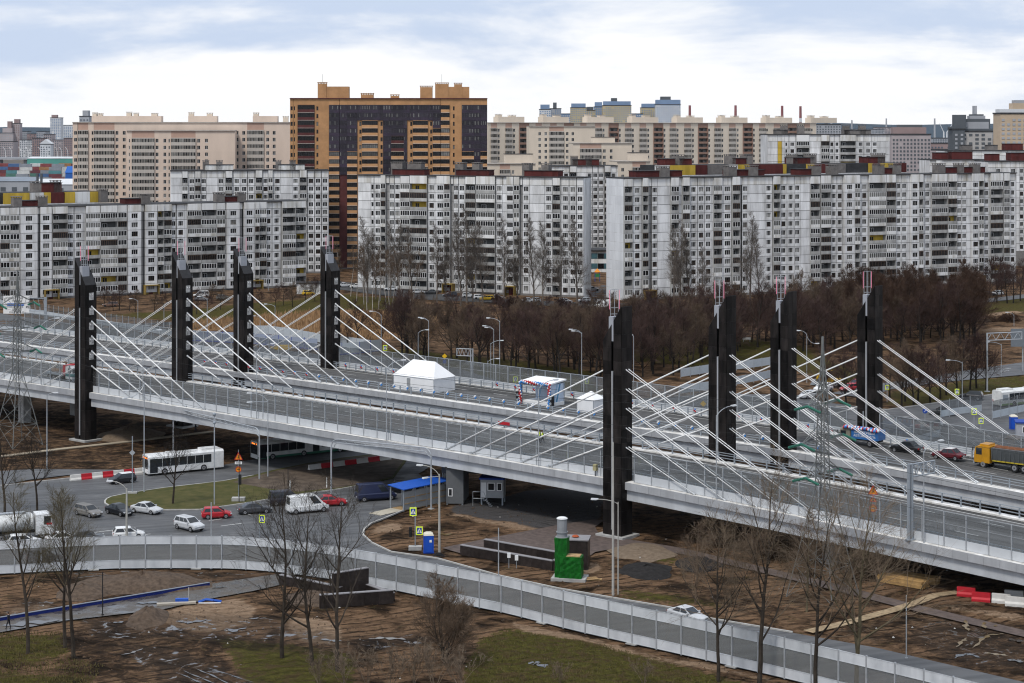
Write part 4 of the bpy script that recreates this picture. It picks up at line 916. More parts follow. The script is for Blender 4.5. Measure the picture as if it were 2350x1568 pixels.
# --- beige towers
E = Block('tall beige tower block at the far left, with graffiti on its roof houses', 772, 776, 'a', 487, 1948, 18, 2.8, 'beige', attic=3.2, thick=16)
E.core(M('pale_roof', (.42, .38, .34), .9))
E.front(fill(487, 1948, [(494, 520, 'u'), (524, 592, 'G'), (612, 629, 'v'), (630, 768, 'G'), (774, 797, 'u'), (820, 846, 'u'), (1572, 1608, 'u'), (1622, 1648, 'u'), (1658, 1770, 'G'), (1782, 1810, 'u'), (1826, 1852, 'u')]))
for xa, xb, h in ((600, 1070, 2.6), (1252, 1445, 2.6), (1688, 1855, 2.6)): E.roofbox(xa, xb, h, 5, 11, BEIGE, lid=False)
for xa, xb, h in ((602, 630, 4.1), (640, 668, 3.8), (832, 864, 4.4), (880, 910, 4), (1000, 1040, 3.9), (1252, 1285, 4.2), (1375, 1412, 4), (1690, 1725, 4.1), (1890, 1925, 2.6)): E.vent(xa, xb, h, 6, 9, BEIGL)
E.finish()
E2 = Block('lower beige block standing in front of the tall beige tower', 757, 761, 'a', 851, 1576, 17, 2.78, 'beige', attic=2.9)
E2.core(M('pale_roof', (.42, .38, .34), .9))
E2.front(fill(851, 1576, [(862, 874, 'v'), (884, 1036, 'G'), (1042, 1066, 'u'), (1094, 1118, 'u'), (1128, 1142, 'v'), (1148, 1312, 'G'), (1320, 1346, 'u'), (1372, 1398, 'u')]))
E2.finish()
# --- orange tower
Fb = Block('tall orange brick tower with dark purple glazed bays', 687, 689, 'F', 25, 2172, 21, 2.85, 'orange', base=.5, attic=2.4, thick=18)
Fb.core(MAROON)
def ff(c, f, t):
    r = 20 - f; x = c[0]
    if t == 'K':
        if x < 560 and r >= 6: return 'N'
        if 560 < x < 640 and r >= 9: return 'm'
        if 640 < x < 760 and r >= 6: return 'N'
        if 1120 < x < 1260: return 'R' if r in (4, 5) else ('K' if r < 4 else 'N')
        if 1890 < x < 2025 and r >= 6: return 'N'
        if 2098 <= x and r >= 6: return 'N'
        if 2025 < x < 2098 and r >= 9: return 'N'
    if t in 'NvbK' and ((755 <= x < 1040) or (1300 <= x < 1662)) and r < 2: return 'K'
    if 1575 < x < 1662 and r == 2: return 'K'
    return t
Fb.front(fill(25, 2172, [(26, 58, 'v'), (62, 84, 'v'), (108, 292, 'R'), (308, 338, 'v'), (450, 562, 'K'), (566, 646, 'K'), (647, 757, 'K'), (757, 776, 'b'), (776, 808, 'v'), (808, 980, 'N'), (980, 1006, 'b'), (1006, 1038, 'v'), (1038, 1126, 'K'), (1126, 1264, 'K'), (1264, 1300, 'K'), (1300, 1330, 'b'), (1330, 1362, 'v'), (1362, 1526, 'N'), (1526, 1547, 'b'), (1547, 1578, 'v'), (1578, 1664, 'N'), (1668, 1762, 'N'), (1795, 1822, 'v'), (1895, 2028, 'K'), (2029, 2098, 'K'), (2099, 2171, 'K')]), ff)
for xa, xb, h in ((322, 660, 5.0), (1605, 1978, 4.9)): Fb.roofbox(xa, xb, h - .6, 3, 9, ORANGE, lid=False)
for xa, xb, h in ((320, 415, 6.0), (792, 928, 2.0), (1116, 1208, 1.5), (1440, 1575, 4.7), (1604, 1752, 5.9), (1812, 1898, 5.8)): Fb.vent(xa, xb, h, 2.8, 7, ORANGE)
for x in (366, 1676):
    a = Fb.loc(x); MB().tube((a, 5, Fb.top + 5), (a, 5, Fb.top + 9), .06, n=4).ob('antenna', BLACK, Fb.root)
Fb.finish()
# --- long beige street behind
G1 = Block('long row of beige tower blocks on the skyline, right of the orange tower', 940, 1050, 'b', 978, 3183, 18, 2.85, 'pale', attic=2.6, cap=0)
G1.core(M('pale_roof', (.42, .38, .34), .9))
pat = [(22, 64, 'G'), (68, 84, 'u'), (120, 164, 'G'), (170, 188, 'u'), (212, 278, 'S'), (280, 296, 'u')]
cc = []
for o in range(978, 3100, 300): cc += [(o + a, o + b, t) for a, b, t in pat]
G1.front(fill(978, 3183, [c for c in cc if c[1] < 3180]))
for o in range(978, 3100, 300): G1.roofbox(o + 100, o + 275, 3.0, 4, 9, BEIGL, lid=False); G1.vent(o + 104, o + 132, 4.4, 5, 8, BEIGL); G1.vent(o + 190, o + 225, 4, 5, 8, BEIGL)
G1.finish()
def smallblock(label, d, reg, x0, x1, ytop, fl, style, cols, fh=2.85, boxes=(), cap=0):
    s = px(reg, 0, ytop)[1]; top = H - (s - YH) * d / FPX
    b = Block(label, d, d + 3, reg, x0, x1, fl, fh, style, base=max(.3, top - fl * fh - 2.4), attic=2.4, cap=cap, joined=cap == 0)
    b.core(M('pale_roof', (.42, .38, .34), .9) if style != 'panel' else TAR); b.front(fill(x0, x1, cols))
    for a in boxes: b.roofbox(*a)
    b.finish(); return b
smallblock('beige block with a wide glazed bay, in front of the skyline row', 905, 'b', 1258, 1700, 365, 17, 'pale', [(1316, 1340, 'u'), (1358, 1380, 'u'), (1392, 1490, 'G'), (1502, 1524, 'u'), (1540, 1560, 'u')])
smallblock('low beige block with blank end wall, right of the gap above the middle block', 850, 'b', 1548, 1946, 478, 14, 'pale', [(1598, 1742, 'G'), (1750, 1775, 'u'), (1796, 1820, 'u')], boxes=[(1690, 1840, 2.6, 3, 8, BEIGL)])
smallblock('lowest beige block, directly behind the middle grey block roof', 800, 'b', 976, 1300, 616, 11, 'pale', [(1060, 1130, 'G'), (1140, 1160, 'u')], boxes=[(1105, 1290, 4.0, 3, 8, BEIGL)])
smallblock('small beige block beside the gap, behind the long right block roof', 800, 'b', 1846, 2070, 600, 11, 'pale', [(1870, 1900, 'u'), (1950, 2040, 'G')], boxes=[(1950, 2068, 3.6, 3, 8, BEIGL)])
# --- further right
smallblock('grey panel block with maroon lift houses at the right edge, behind the long block', 700, 'c', 2050, 2420, 600, 11, 'panel', [(2100, 2140, 'w'), (2200, 2240, 'w'), (2262, 2290, 'w')], boxes=[(2080, 2150, 2.6, 3, 8, RPAN), (2228, 2330, 3.0, 3, 8, RPAN)], cap=250)
smallblock('white-walled panel block seen edge-on behind the maroon roof boxes, far right', 770, 'c', 1660, 2060, 590, 12, 'panel', [(1700, 1740, 'L'), (1968, 2050, 'L')], boxes=[(1720, 1800, 2.8, 3, 8, RPAN), (1825, 1965, 3.2, 3, 8, RPAN)], cap=250)
smallblock('pale panel block running behind the rightmost roofs', 860, 'c', 1760, 2420, 528, 12, 'panel', [(1900, 1940, 'w'), (2180, 2220, 'w')], boxes=[(2180, 2300, 3.0, 3, 8, RPAN), (1890, 1960, 2.4, 3, 7, VENT), (2060, 2130, 2.4, 3, 7, VENT)], cap=250)
# ------------------------------------------------------------------ far city
def far_block(name, label, x0, x1, ytop, d, wall, win, fh=3.0, cw=3.2, dep=18, crown=None, parts=(), cat='building', yb=None, group=None, top_mat=None):
    X0, X1 = (x0 - CX) * d / FPX, (x1 - CX) * d / FPX; top = H - (ytop - YH) * d / FPX; w = X1 - X0
    root = thing(name, label, cat, (X0, d, 0), 0, group)
    MB().box(0, w, 0, dep, -1, top).ob('wall', wall, root)
    MB().box(-.4, w + .4, -.4, dep + .4, top + .02, top + 1.0).ob('roof', top_mat or TAR, root)
    nf, nc = int(top / fh), max(1, int(w / cw)); mb = MB(); r = random.Random(int(x0 * 7))
    for f in range(nf):
        for c in range(nc):
            if r.random() < .06: continue
            x = (c + .5) * w / nc; z = f * fh + 1.0
            mb.box(x - cw * .27, x + cw * .27, -.25, 0.0, z, z + fh * .52)
    o = mb.ob('window_rows', win, root); o['kind'] = 'stuff'
    for i, (a, b, h, m) in enumerate(parts): MB().box(w * a, w * b, 2 + i * .37, dep * .7 - i * .31, top + 1.02, top + h).ob('roof_house', m, root)
    return root
def fm(n, c, **k): return M('far_' + n, c, .85, 0, .1, .05, **k)
GW = fm('window', (.10, .12, .15)); FP = fm('pinkgrey', (.40, .35, .35)); FW = fm('white', (.6, .61, .62)); FBL = fm('blue', (.19, .27, .40)); FBR = fm('brown', (.30, .22, .21)); FGR = fm('grey', (.36, .37, .39)); FOC = fm('ochre', (.48, .40, .25)); FDK = fm('dark', (.10, .11, .12)); FTN = fm('tan', (.50, .39, .28))  # blue, ochre and tan paled, distance haze put into the colour
far_block('apartment_tower', 'stepped pinkish tower block at the far left edge of the skyline', -20, 30, 306, 3300, FP, FGR, parts=((.5, .95, 9, FP), (.72, .9, 21, FBR)))
far_block('apartment_tower', 'pink tower with a dark stair core beside the stepped block, far left', 26, 45, 284, 3310, FP, FBR, parts=((.3, .9, 8, FBR),))
far_block('office_tower', 'slim white and blue tower alone on the left skyline', 115, 140, 271, 3600, FW, FBL, parts=((.1, .6, 6, FBR),))
far_block('office_tower', 'low white and blue building right of the slim blue tower', 138, 168, 288, 3650, FW, FBL)
far_block('apartment_tower', 'pale mansard-topped block peeping over the beige tower roof at left', 182, 204, 268, 2400, FGR, GW, parts=((.3, .9, 8, FGR),))
for i, (x0, x1, y, m) in enumerate(((44, 62, 303, FGR), (62, 86, 308, FBR), (84, 104, 303, FGR), (100, 118, 309, FP), (45, 75, 322, FW), (74, 98, 318, FBR), (96, 116, 325, FP), (120, 150, 322, FP), (146, 170, 318, FBR), (-20, 30, 326, FP))):
    far_block('city_block', ['pale', 'brown', 'grey', 'pink', 'white', 'rusty', 'rosy', 'dusty', 'reddish', 'broad'][i] + ' low city block on the hazy left horizon, ' + ['by the stepped tower', 'second in the row', 'third in the row', 'left of the blue tower', 'in the nearer row', 'under the pale roofs', 'beside the arch house', 'below the blue tower', 'nearest the beige tower', 'at the frame edge'][i], x0, x1, y, 3400 - i * 40, m, GW, dep=30)
ah = far_block('arched_house', 'pale house with a big arched gable among the far trees, left', 92, 116, 332, 2500, FW, GW, dep=16)
gb = MB(); wd = 24 * 2500 / FPX; tz = H - (332 - YH) * 2500 / FPX
gb.add([(-1, -.5, tz + 1), (wd + 1, -.5, tz + 1), (wd / 2, -.5, tz + 7), (-1, 16, tz + 1), (wd + 1, 16, tz + 1), (wd / 2, 16, tz + 7)], [(0, 1, 2), (3, 5, 4), (0, 2, 5, 3), (1, 4, 5, 2), (0, 3, 4, 1)]); gb.ob('gable_roof', FW, ah)
# motorway on stilts with arched lamps
hz = 13.0; hd = 2450
hw = thing('viaduct', 'long motorway viaduct with curved lamps behind the container yard', 'viaduct', (0, 0, 0))
MB().box(-900, -500, hd, hd + 30, hz - 3, hz).ob('deck', FGR, hw)
for i in range(12): MB().box(-880 + i * 34, -876 + i * 34, hd + 8, hd + 20, -1, hz - 3.02).ob('pier', FGR, hw)
LAMPM = M('far_lamp', (.75, .75, .74), .5)
def arc_lamp(xv, lab):
    X = (xv - CX) * hd / FPX; o = thing('motorway_lamp', lab, 'street lamp', (X, hd + 2, hz), 0, 'curved lamps on the far viaduct')
    pts = [(0, 0, 0), (0, 0, 5), (-.6, 0, 9), (-2, 0, 12), (-4, 0, 13.4)]; MB().path(pts[:3], .3, 5).ob('mast', LAMPM, o); MB().path(pts[2:], .28, 5).ob('arm', LAMPM, o)
for i, xv in enumerate((12, 26, 48, 64, 93, 107, 131, 141, 155)): arc_lamp(xv, 'curved white lamp mast on the far viaduct at left')
# container yard
CC = {'red': (.25, .07, .07), 'blue': (.08, .15, .30), 'white': (.62, .62, .6), 'green': (.10, .22, .18), 'grey': (.27, .29, .32), 'orange': (.36, .19, .09), 'teal': (.10, .25, .27), 'maroon': (.17, .06, .07)}  # hues desaturated, haze over the yard painted into the colours
cme = {}
for k, c in CC.items():
    mb = MB(); mb.box(0, 12, 0, 2.4, 0, 3.2)
    for i in range(12): mb.box(.3 + i, .75 + i, -.1, 0, .2, 3.0)
    cme[k] = mb.mesh('shipping_container', M('container_' + k, c, .7, 0, .12, .3))
r = random.Random(5); rows = ['red blue grey white red grey orange maroon', 'blue maroon white red orange grey white red', 'maroon teal white maroon grey teal white blue', 'red green grey green blue maroon white blue', 'grey red blue red grey red grey red']
for j, row in enumerate(rows):
    for i, k in enumerate(row.split()):
        d = 1850 - i % 3 * 14; X = (-8 + i * 24.5 - CX) * d / FPX + r.uniform(-2, 2)
        o = mob('shipping_container', cme[k], None, (X, d, (4 - j) * 3.3 + .2)); tag(o, k + ' shipping container stacked in the yard at far left', 'container', 'shipping containers stacked in the far yard')
MB_g = MB(); MB_g.box(0, 60, 0, 24, 0, 9); MB_g.add([(0, -.2, 9), (60, -.2, 9), (30, -.2, 13), (0, 24, 9), (60, 24, 9), (30, 24, 13)], [(0, 1, 2), (3, 5, 4), (0, 2, 5, 3), (1, 4, 5, 2)])
def shed(label, x0, x1, d, h, wall, roof, rise=3.0, dep=40):
    X0, X1 = (x0 - CX) * d / FPX, (x1 - CX) * d / FPX; w = X1 - X0
    root = thing('warehouse', label, 'warehouse', (X0, d, 0)); MB().box(0, w, 0, dep, 0, h).ob('wall', wall, root)
    m = MB(); m.add([(-.5, -.5, h + .02), (w + .5, -.5, h + .02), (w + .5, dep / 2, h + rise), (-.5, dep / 2, h + rise), (-.5, dep + .5, h + .02), (w + .5, dep + .5, h + .02)], [(0, 1, 2, 3), (3, 2, 5, 4), (0, 3, 4), (1, 5, 2)]); m.ob('roof', roof, root)
    for i in range(int(w / 9)): MB().box(2 + i * 9, 6 + i * 9, -.2, 0, 1.0, min(4.2, h - .5)).ob('gate', FDK, root)
shed('blue-grey warehouse below the container stacks, at the left edge', -30, 78, 1500, 9, FGR, fm('slate', (.22, .25, .29)))
shed('long white-roofed warehouse beside the beige tower, far left', 76, 172, 1480, 7, FGR, fm('whiteroof', (.6, .61, .62)), 4)
shed('long low depot with a dull grey roof, nearer than the container yard', 0, 95, 1150, 6, FGR, fm('dullroof', (.25, .26, .28)), 4, 60)
shed('dark-roofed depot with two thin chimneys, behind the yellow attic wall', 60, 175, 1130, 7, fm('pk', (.3, .25, .24)), fm('darkroof', (.15, .15, .16)), 5, 70)
shed('low dark industrial roof just over the yellow attic wall at left', -30, 130, 900, 5, FDK, fm('tarroof', (.13, .135, .14)), 5, 90)
shed('teal-topped long shed under the motorway viaduct', 62, 172, 2300, 14, fm('teal', (.1, .32, .27)), fm('whiteroof', (.6, .61, .62)), 2)
shed('blue tent hangar at the right end of the container yard', 150, 170, 1780, 9, fm('tent', (.03, .12, .4)), fm('tent', (.03, .12, .4)), 6, 20)
for i, xv in enumerate((86, 95)):
    tag(MB().tube(((xv - CX) * 1140 / FPX, 1140, 0), ((xv - CX) * 1140 / FPX, 1140, 24), .8, n=8).ob('chimney', FDK), ['left', 'right'][i] + ' one of two thin dark depot chimneys, far left', 'chimney')
# skyline right of the orange tower
for i, (x0, x1, y, m1, m2, pa) in enumerate(((1238, 1264, 252, FW, FBL, ((.1, .9, 8, FBL),)), (1262, 1288, 250, FGR, FBL, ((.3, .6, 10, FDK),)), (1285, 1310, 262, FBL, FW, ()), (1310, 1346, 248, FOC, FBL, ((.05, .95, 7, FBL),)), (1345, 1366, 254, FOC, FBL, ((.1, .8, 6, FDK),)), (1364, 1384, 246, FBL, FOC, ((.1, .9, 8, FBL),)), (1384, 1449, 243, FOC, FBL, ((.02, .98, 7, FBL), (.3, .5, 12, FDK))), (1450, 1476, 262, FBL, FW, ()), (1472, 1508, 248, FOC, FBL, ((.05, .9, 7, FBL),)), (1506, 1562, 241, FW, FBL, ((.0, 1, 8, FBL), (.2, .6, 13, FDK))))):
    far_block('apartment_tower', ['leftmost white and blue', 'grey and blue', 'short blue', 'ochre and blue', 'narrow ochre', 'slim blue', 'widest ochre and blue', 'short dark blue', 'ochre and blue-topped', 'rightmost tall white and blue'][i] + ' tower of the distant new estate, ' + ['over the beige row', 'with a roof mast', 'between white and ochre towers', 'fourth from the left', 'fifth from the left', 'sixth from the left', 'in its centre', 'in its dip', 'right of the dip', 'at its right end'][i], x0, x1, y, 2900 + (i % 3) * 60, m1, m2, parts=pa, dep=30)
BAND = fm('chimred', (.25, .09, .09))
for i, (xv, yt) in enumerate(((1583, 242), (1688, 242), (1795, 243), (1837, 244))):
    d = 4600; X = (xv - CX) * d / FPX; top = H - (yt - YH) * d / FPX
    o = thing('power_station_chimney', ['first', 'second', 'third', 'fourth'][i] + ' from the left of four red and white banded chimneys on the skyline', 'chimney', (X, d, 0), 0, 'banded chimneys on the skyline')
    z = 0; k = 0
    for a, b, m in ((0, .55, FW), (.55, .62, BAND), (.62, .72, FW), (.72, 1.0, BAND)): MB().tube((0, 0, top * a), (0, 0, top * b), 4.6 - 1.6 * a, 4.6 - 1.6 * b, 10, caps=b == 1.0).ob('band', m, o)
far_block('office_block', 'bluish grey slab block behind the panel tower on the right', 1873, 1930, 287, 2300, FGR, FDK, parts=((.4, .5, 9, FDK),))
far_block('apartment_tower', 'pink-grey square apartment tower right of the yellow-striped tower', 2047, 2136, 310, 1450, FP, FDK, fh=2.9, cw=2.6, parts=((.05, .9, 6, FBR), (.2, .8, 8, FDK)))
far_block('apartment_tower', 'narrow grey wing left of the pink-grey tower', 2028, 2049, 320, 1460, FGR, FDK, cw=3)
ot = far_block('apartment_tower', 'dark modern tower with stacked overhanging roofs, right skyline', 2206, 2278, 303, 1500, fm('stone', (.42, .40, .38)), FDK, fh=3.4, cw=5, parts=((-.02, 1.02, 2.6, FDK), (.05, .9, 8, FGR), (.0, .95, 10.5, FDK), (.3, .8, 13, FGR), (.35, .75, 14.2, FDK), (.46, .54, 21, FGR)))
far_block('apartment_tower', 'glazed corner stack of the dark modern tower', 2188, 2214, 298, 1496, FDK, FGR, fh=3.4, cw=3.6, parts=((-.2, 1.3, 2.5, FDK), (.2, 1.2, 12, FDK)))
far_block('apartment_tower', 'dark terraced wing right of the modern tower', 2276, 2298, 322, 1520, FDK, FGR, fh=3.4, cw=4)
far_block('apartment_tower', 'tan brick tower with white framed bays at the right edge of the picture', 2296, 2420, 262, 1200, FTN, FGR, fh=2.9, cw=3.4, parts=((.0, 1, 3.2, FW), (.25, .9, 7, FTN), (.3, .6, 9, FGR)))
for i, (x0, x1, y, m) in enumerate(((1930, 2030, 297, FGR), (2010, 2060, 293, FP), (2136, 2195, 330, FBR), (2130, 2200, 345, FP), (2140, 2190, 318, FGR), (1940, 1990, 303, FBR))):
    far_block('city_block', ['hazy grey', 'hazy pink', 'brown brick', 'pink plaster', 'long grey', 'dull brown'][i] + ' low block on the right horizon, ' + ['behind the yellow-striped tower', 'beside the pink-grey tower', 'left of the modern tower', 'nearest under the modern tower', 'half hidden by the modern tower', 'under the far hills'][i], x0, x1, y, (4200, 4300, 1900, 1700, 2600, 3900)[i], m, GW, dep=30)
for i, (xv, yt, d) in enumerate(((2034, 272, 5200), (2145, 272, 4800), (1955, 276, 5000), (1908, 276, 4600))):
    X = (xv - CX) * d / FPX; top = H - (yt - YH) * d / FPX
    tag(MB().tube((X, d, 0), (X, d, top), 3, 2, 8).ob('chimney', FGR), ['thin pale chimney over the pink-grey tower', 'lone thin chimney left of the dark modern tower', 'short thin chimney above the panel tower roof', 'thin chimney above the bluish slab block'][i], 'chimney')
# harbour cranes
for i, xv in enumerate((2166, 2173)):
    d = 4500; X = (xv - CX) * d / FPX; o = thing('harbour_crane', ['left', 'right'][i] + ' of two faint harbour cranes left of the modern tower', 'crane', (X, d, 0), 0, 'harbour cranes on the right horizon')
    MB().tube((0, 0, 0), (0, 0, 42), 2.5, 1.8, 5).ob('mast', FW, o); MB().tube((0, 0, 40), (14 if i else -10, 0, 62), 1.3, .8, 4).ob('jib', FW, o)
hl = MB(); n = 60; q = []
for i in range(n + 1):
    x = -2700 + 5800 * i / n; q.append((x, 7000, -2)); q.append((x, 7150, 51 + 12 * (.5 + .5 * math.sin(i * .31 + 1)) * (0.6 + .4 * math.sin(i * .83)) + (9 if x > 1100 else 0))); q.append((x, 7700, -2))
hl.add(q, [f for i in range(n) for f in ((3 * i, 3 * i + 3, 3 * i + 4, 3 * i + 1), (3 * i + 1, 3 * i + 4, 3 * i + 5, 3 * i + 2))])
struct('hills', hl, M('far_hills', (.05, .07, .09), .95), True)  # blue of the haze put into the hill colour
# school seen in the gap
sc_ = thing('school_building', 'low school with teal window bands in the gap between the grey blocks', 'building', Gz('b', 1615, 1345), 0)
wS = 60; MB().box(0, wS, 0, 12, 0, 7.5).ob('wall', ATTIC, sc_); MB().box(-.3, wS + .3, -.6, 12.3, 7.52, 8.1).ob('roof', TAR, sc_)
for f in range(2):
    for i in range(13):
        w_ = MB(); w_.box(1 + i * 4.5, 3.2 + i * 4.5, -.1, 0, 1.3 + f * 3.6, 3.2 + f * 3.6); w_.ob('window', GDK, sc_)
        MB().box(3.25 + i * 4.5, 5.4 + i * 4.5, -.08, 0, 1.3 + f * 3.6, 3.2 + f * 3.6).ob('teal_panel', M('teal_panel', (.06, .13, .15), .7), sc_)
# ------------------------------------------------------------------ bare trees
def bark(n, c, **k): return M('bark_' + n, c, .95, 0, .25, 1.5, rnd=k.get('rnd', .15), spec=.04)
BK_D = bark('dark', (.034, .029, .025)); BK_R = bark('reddish', (.068, .043, .037), rnd=.25); BK_O = bark('olive', (.105, .088, .055)); BK_B = bark('brown', (.115, .082, .058)); BK_W = bark('birch', (.34, .31, .28)); BK_G = bark('poplar', (.14, .118, .10)); BK_P = bark('pale_shoots', (.17, .13, .095)); BK_N = bark('near', (.05, .041, .033))
BK_RU = bark('rust', (.068, .042, .030), rnd=.2)
def tube3(mb, p, q, r0, r1, n=3):
    d = q - p
    if abs(d.z) > .9 * d.length: a = Vector((1, 0, 0))
    else: a = Vector((0, 0, 1))
    a = d.cross(a)
    if a.length < 1e-9: return
    a.normalize(); b = d.normalized().cross(a); k = len(mb.v)
    for c, r in ((p, r0), (q, r1)):
        for i in range(n):
            t = 6.28318 * i / n; ca, sa = math.cos(t) * r, math.sin(t) * r
            mb.v.append((c.x + a.x * ca + b.x * sa, c.y + a.y * ca + b.y * sa, c.z + a.z * ca + b.z * sa))
    for i in range(n):
        j = (i + 1) % n; mb.f.append((k + i, k + j, k + n + j, k + n + i)); mb.m.append(0)
def tree_mesh(seed, h, r, n1=13, n2=6, n3=5, n4=4, first=.28, ang=48, lenk=.40, twig=.012, up=.12, lean=.03, wander=.12, forks=1):
    rd = random.Random(seed); tr, cr = MB(), MB(); U = rd.uniform
    def grow(mb, p, d, L, r0, r1, segs, w, upw, n):
        pts = [(p.copy(), d.copy(), r0)]
        for i in range(segs):
            d = (d + Vector((U(-w, w), U(-w, w), U(-w, w) + upw))).normalized()
            q = p + d * (L / segs); ra = r0 + (r1 - r0) * i / segs; rb = r0 + (r1 - r0) * (i + 1) / segs
            tube3(mb, p, q, ra, rb, n); p = q; pts.append((p.copy(), d.copy(), rb))
        return pts
    def at(pts, t):
        x = t * (len(pts) - 1); i = min(int(x), len(pts) - 2); f = x - i
        return pts[i][0].lerp(pts[i + 1][0], f), pts[i][1], pts[i][2] + (pts[i + 1][2] - pts[i][2]) * f
    def side(d, a):
        o = d.orthogonal().normalized(); o.rotate(Matrix.Rotation(U(0, 6.283), 3, d)); return (d * math.cos(a) + o * math.sin(a)).normalized()
    for k in range(forks):
        d0 = Vector((U(-lean, lean), U(-lean, lean), 1)) if forks == 1 else Vector((math.cos(k * 6.28 / forks + U(-.4, .4)) * U(.1, .4), math.sin(k * 6.28 / forks) * U(.1, .4), 1))
        hh = h * (1 if forks == 1 else U(.7, 1))
        tp = grow(tr, Vector((U(-.1, .1), U(-.1, .1), -.2)), d0.normalized(), hh * .93, r, r * .12, 9, .05 + lean, .05, 6)
        for i in range(n1):
            t = first + (1 - first) * ((i + U(0, .9)) / n1); p, d, rr = at(tp, min(t, .99)); a = R(ang * U(.75, 1.2) * (1.1 - .35 * t))
            L1 = hh * lenk * (1.08 - .78 * t) * U(.75, 1.2); r1 = min(rr * .62, .02 + L1 * .014)
            lp = grow(tr if r1 > .05 else cr, p, side(d, a), L1, r1, r1 * .25, 5, wander, up, 4)
            for j in range(n2):
                t2 = .22 + .78 * (j + U(0, 1)) / n2; p2, d2, rr2 = at(lp, min(t2, .99)); L2 = L1 * .52 * (1.15 - .55 * t2) * U(.7, 1.25); r2 = max(twig * 1.5, rr2 * .55)
                bp = grow(cr, p2, side(d2, R(U(22, 50))), L2, r2, max(twig, r2 * .4), 3, wander * 1.2, up * .7, 3)
                for m in range(n3):
                    t3 = .2 + .8 * (m + U(0, 1)) / n3; p3, d3, rr3 = at(bp, min(t3, .99)); L3 = L2 * .68 * U(.6, 1.2)
                    sp = grow(cr, p3, side(d3, R(U(16, 42))), L3, twig * 1.2, twig * .8, 2, wander * 1.3, up * .5, 3)
                    for q_ in range(n4):
                        p4, d4, _ = at(sp, U(.15, .99)); e = p4 + side(d4, R(U(12, 40))) * (L3 * U(.5, 1.0)); tube3(cr, p4, e, twig * .85, twig * .5, 3)
    return tr, cr
TME = {}
def tree_kind(key, trunk_mat, crown_mat, **k):
    tr, cr = tree_mesh(**k); TME[key] = (tr.mesh('trunk', trunk_mat), cr.mesh('crown', crown_mat))
def plant_tree(key, loc, rz, sc, label, group=None, name='bare_tree', cat='tree'):
    o = thing(name, label, cat, loc, rz, group); o.scale = (sc, sc, sc)
    mob('trunk', TME[key][0], o); mob('crown', TME[key][1], o); return o
U = random.uniform
# -- park trees massed behind the overpass
for i in range(6): tree_kind('park%d' % i, BK_D, BK_R if i < 4 else BK_B, seed=20 + i, h=13.5, r=.27, n1=18, n2=7, n3=6, n4=3, first=.17, ang=54, lenk=.46, twig=.0155, up=.11)
for i in range(2): tree_kind('rust%d' % i, BK_D, BK_RU, seed=40 + i, h=14, r=.24, n1=20, n2=8, n3=6, n4=4, first=.2, ang=46, lenk=.44, twig=.0155, up=.13)
PARK = [[(905, 818), (960, 832), (1040, 822), (1390, 812), (1400, 880), (1250, 868), (1100, 850), (980, 818), (930, 790)], [(1390, 812), (1500, 790), (1640, 775), (1850, 755), (1960, 735), (2240, 728), (2240, 790), (2060, 800), (1850, 815), (1700, 800), (1680, 830), (1560, 860), (1400, 880)]]
pts = []; rp = random.Random(11); tries = 0
ROADS = [BOULEV, FARROAD, LEFTJ, RCURVE, PARKLOT]
def inp(p, poly): return bool(inpoly(np.array([p[0]]), np.array([p[1]]), poly)[0])
while len(pts) < 255 and tries < 20000:
    tries += 1
    d = rp.uniform(370, 520); a = rp.uniform(-.08, .25); v = (CX + FPX * a, YH + FPX * H / d); p = Vector((a * d, d, 0))
    if not (inp(v, PARK[0]) or inp(v, PARK[1])): continue
    if any(inp(v, q) for q in ROADS): continue
    if any((p - q).length < 4.3 for q, _ in pts): continue
    pts.append((p, v))
for p, v in pts:
    rust = v[0] > 1940 and v[1] < 790
    key = ('rust%d' % rp.randint(0, 1)) if rust else 'park%d' % rp.randint(0, 5)
    wh = next((w for lim, w in ((1050, 'behind the big white tent'), (1190, 'behind the gantry between the tents'), (1390, 'behind the stage and small tent'), (1640, 'between the first two right pylons'), (1790, 'between the middle right pylons'), (1990, 'between the last two right pylons'), (2060, 'just right of the last pylon'), (2150, 'halfway to the right lawn'), (9999, 'by the right lawn')) if v[0] < lim))
    rw_ = 'at the front of' if v[1] > 835 else ('in the middle of' if v[1] > 775 else 'at the back of')
    plant_tree(key, p, rp.uniform(0, 6.28), rp.uniform(.72, 1.08), ('rust-brown' if rust else 'dark') + ' bare tree %s the thicket, %s' % (rw_, wh), 'rust-brown trees of the park corner' if rust else 'dark bare trees massed behind the overpass')
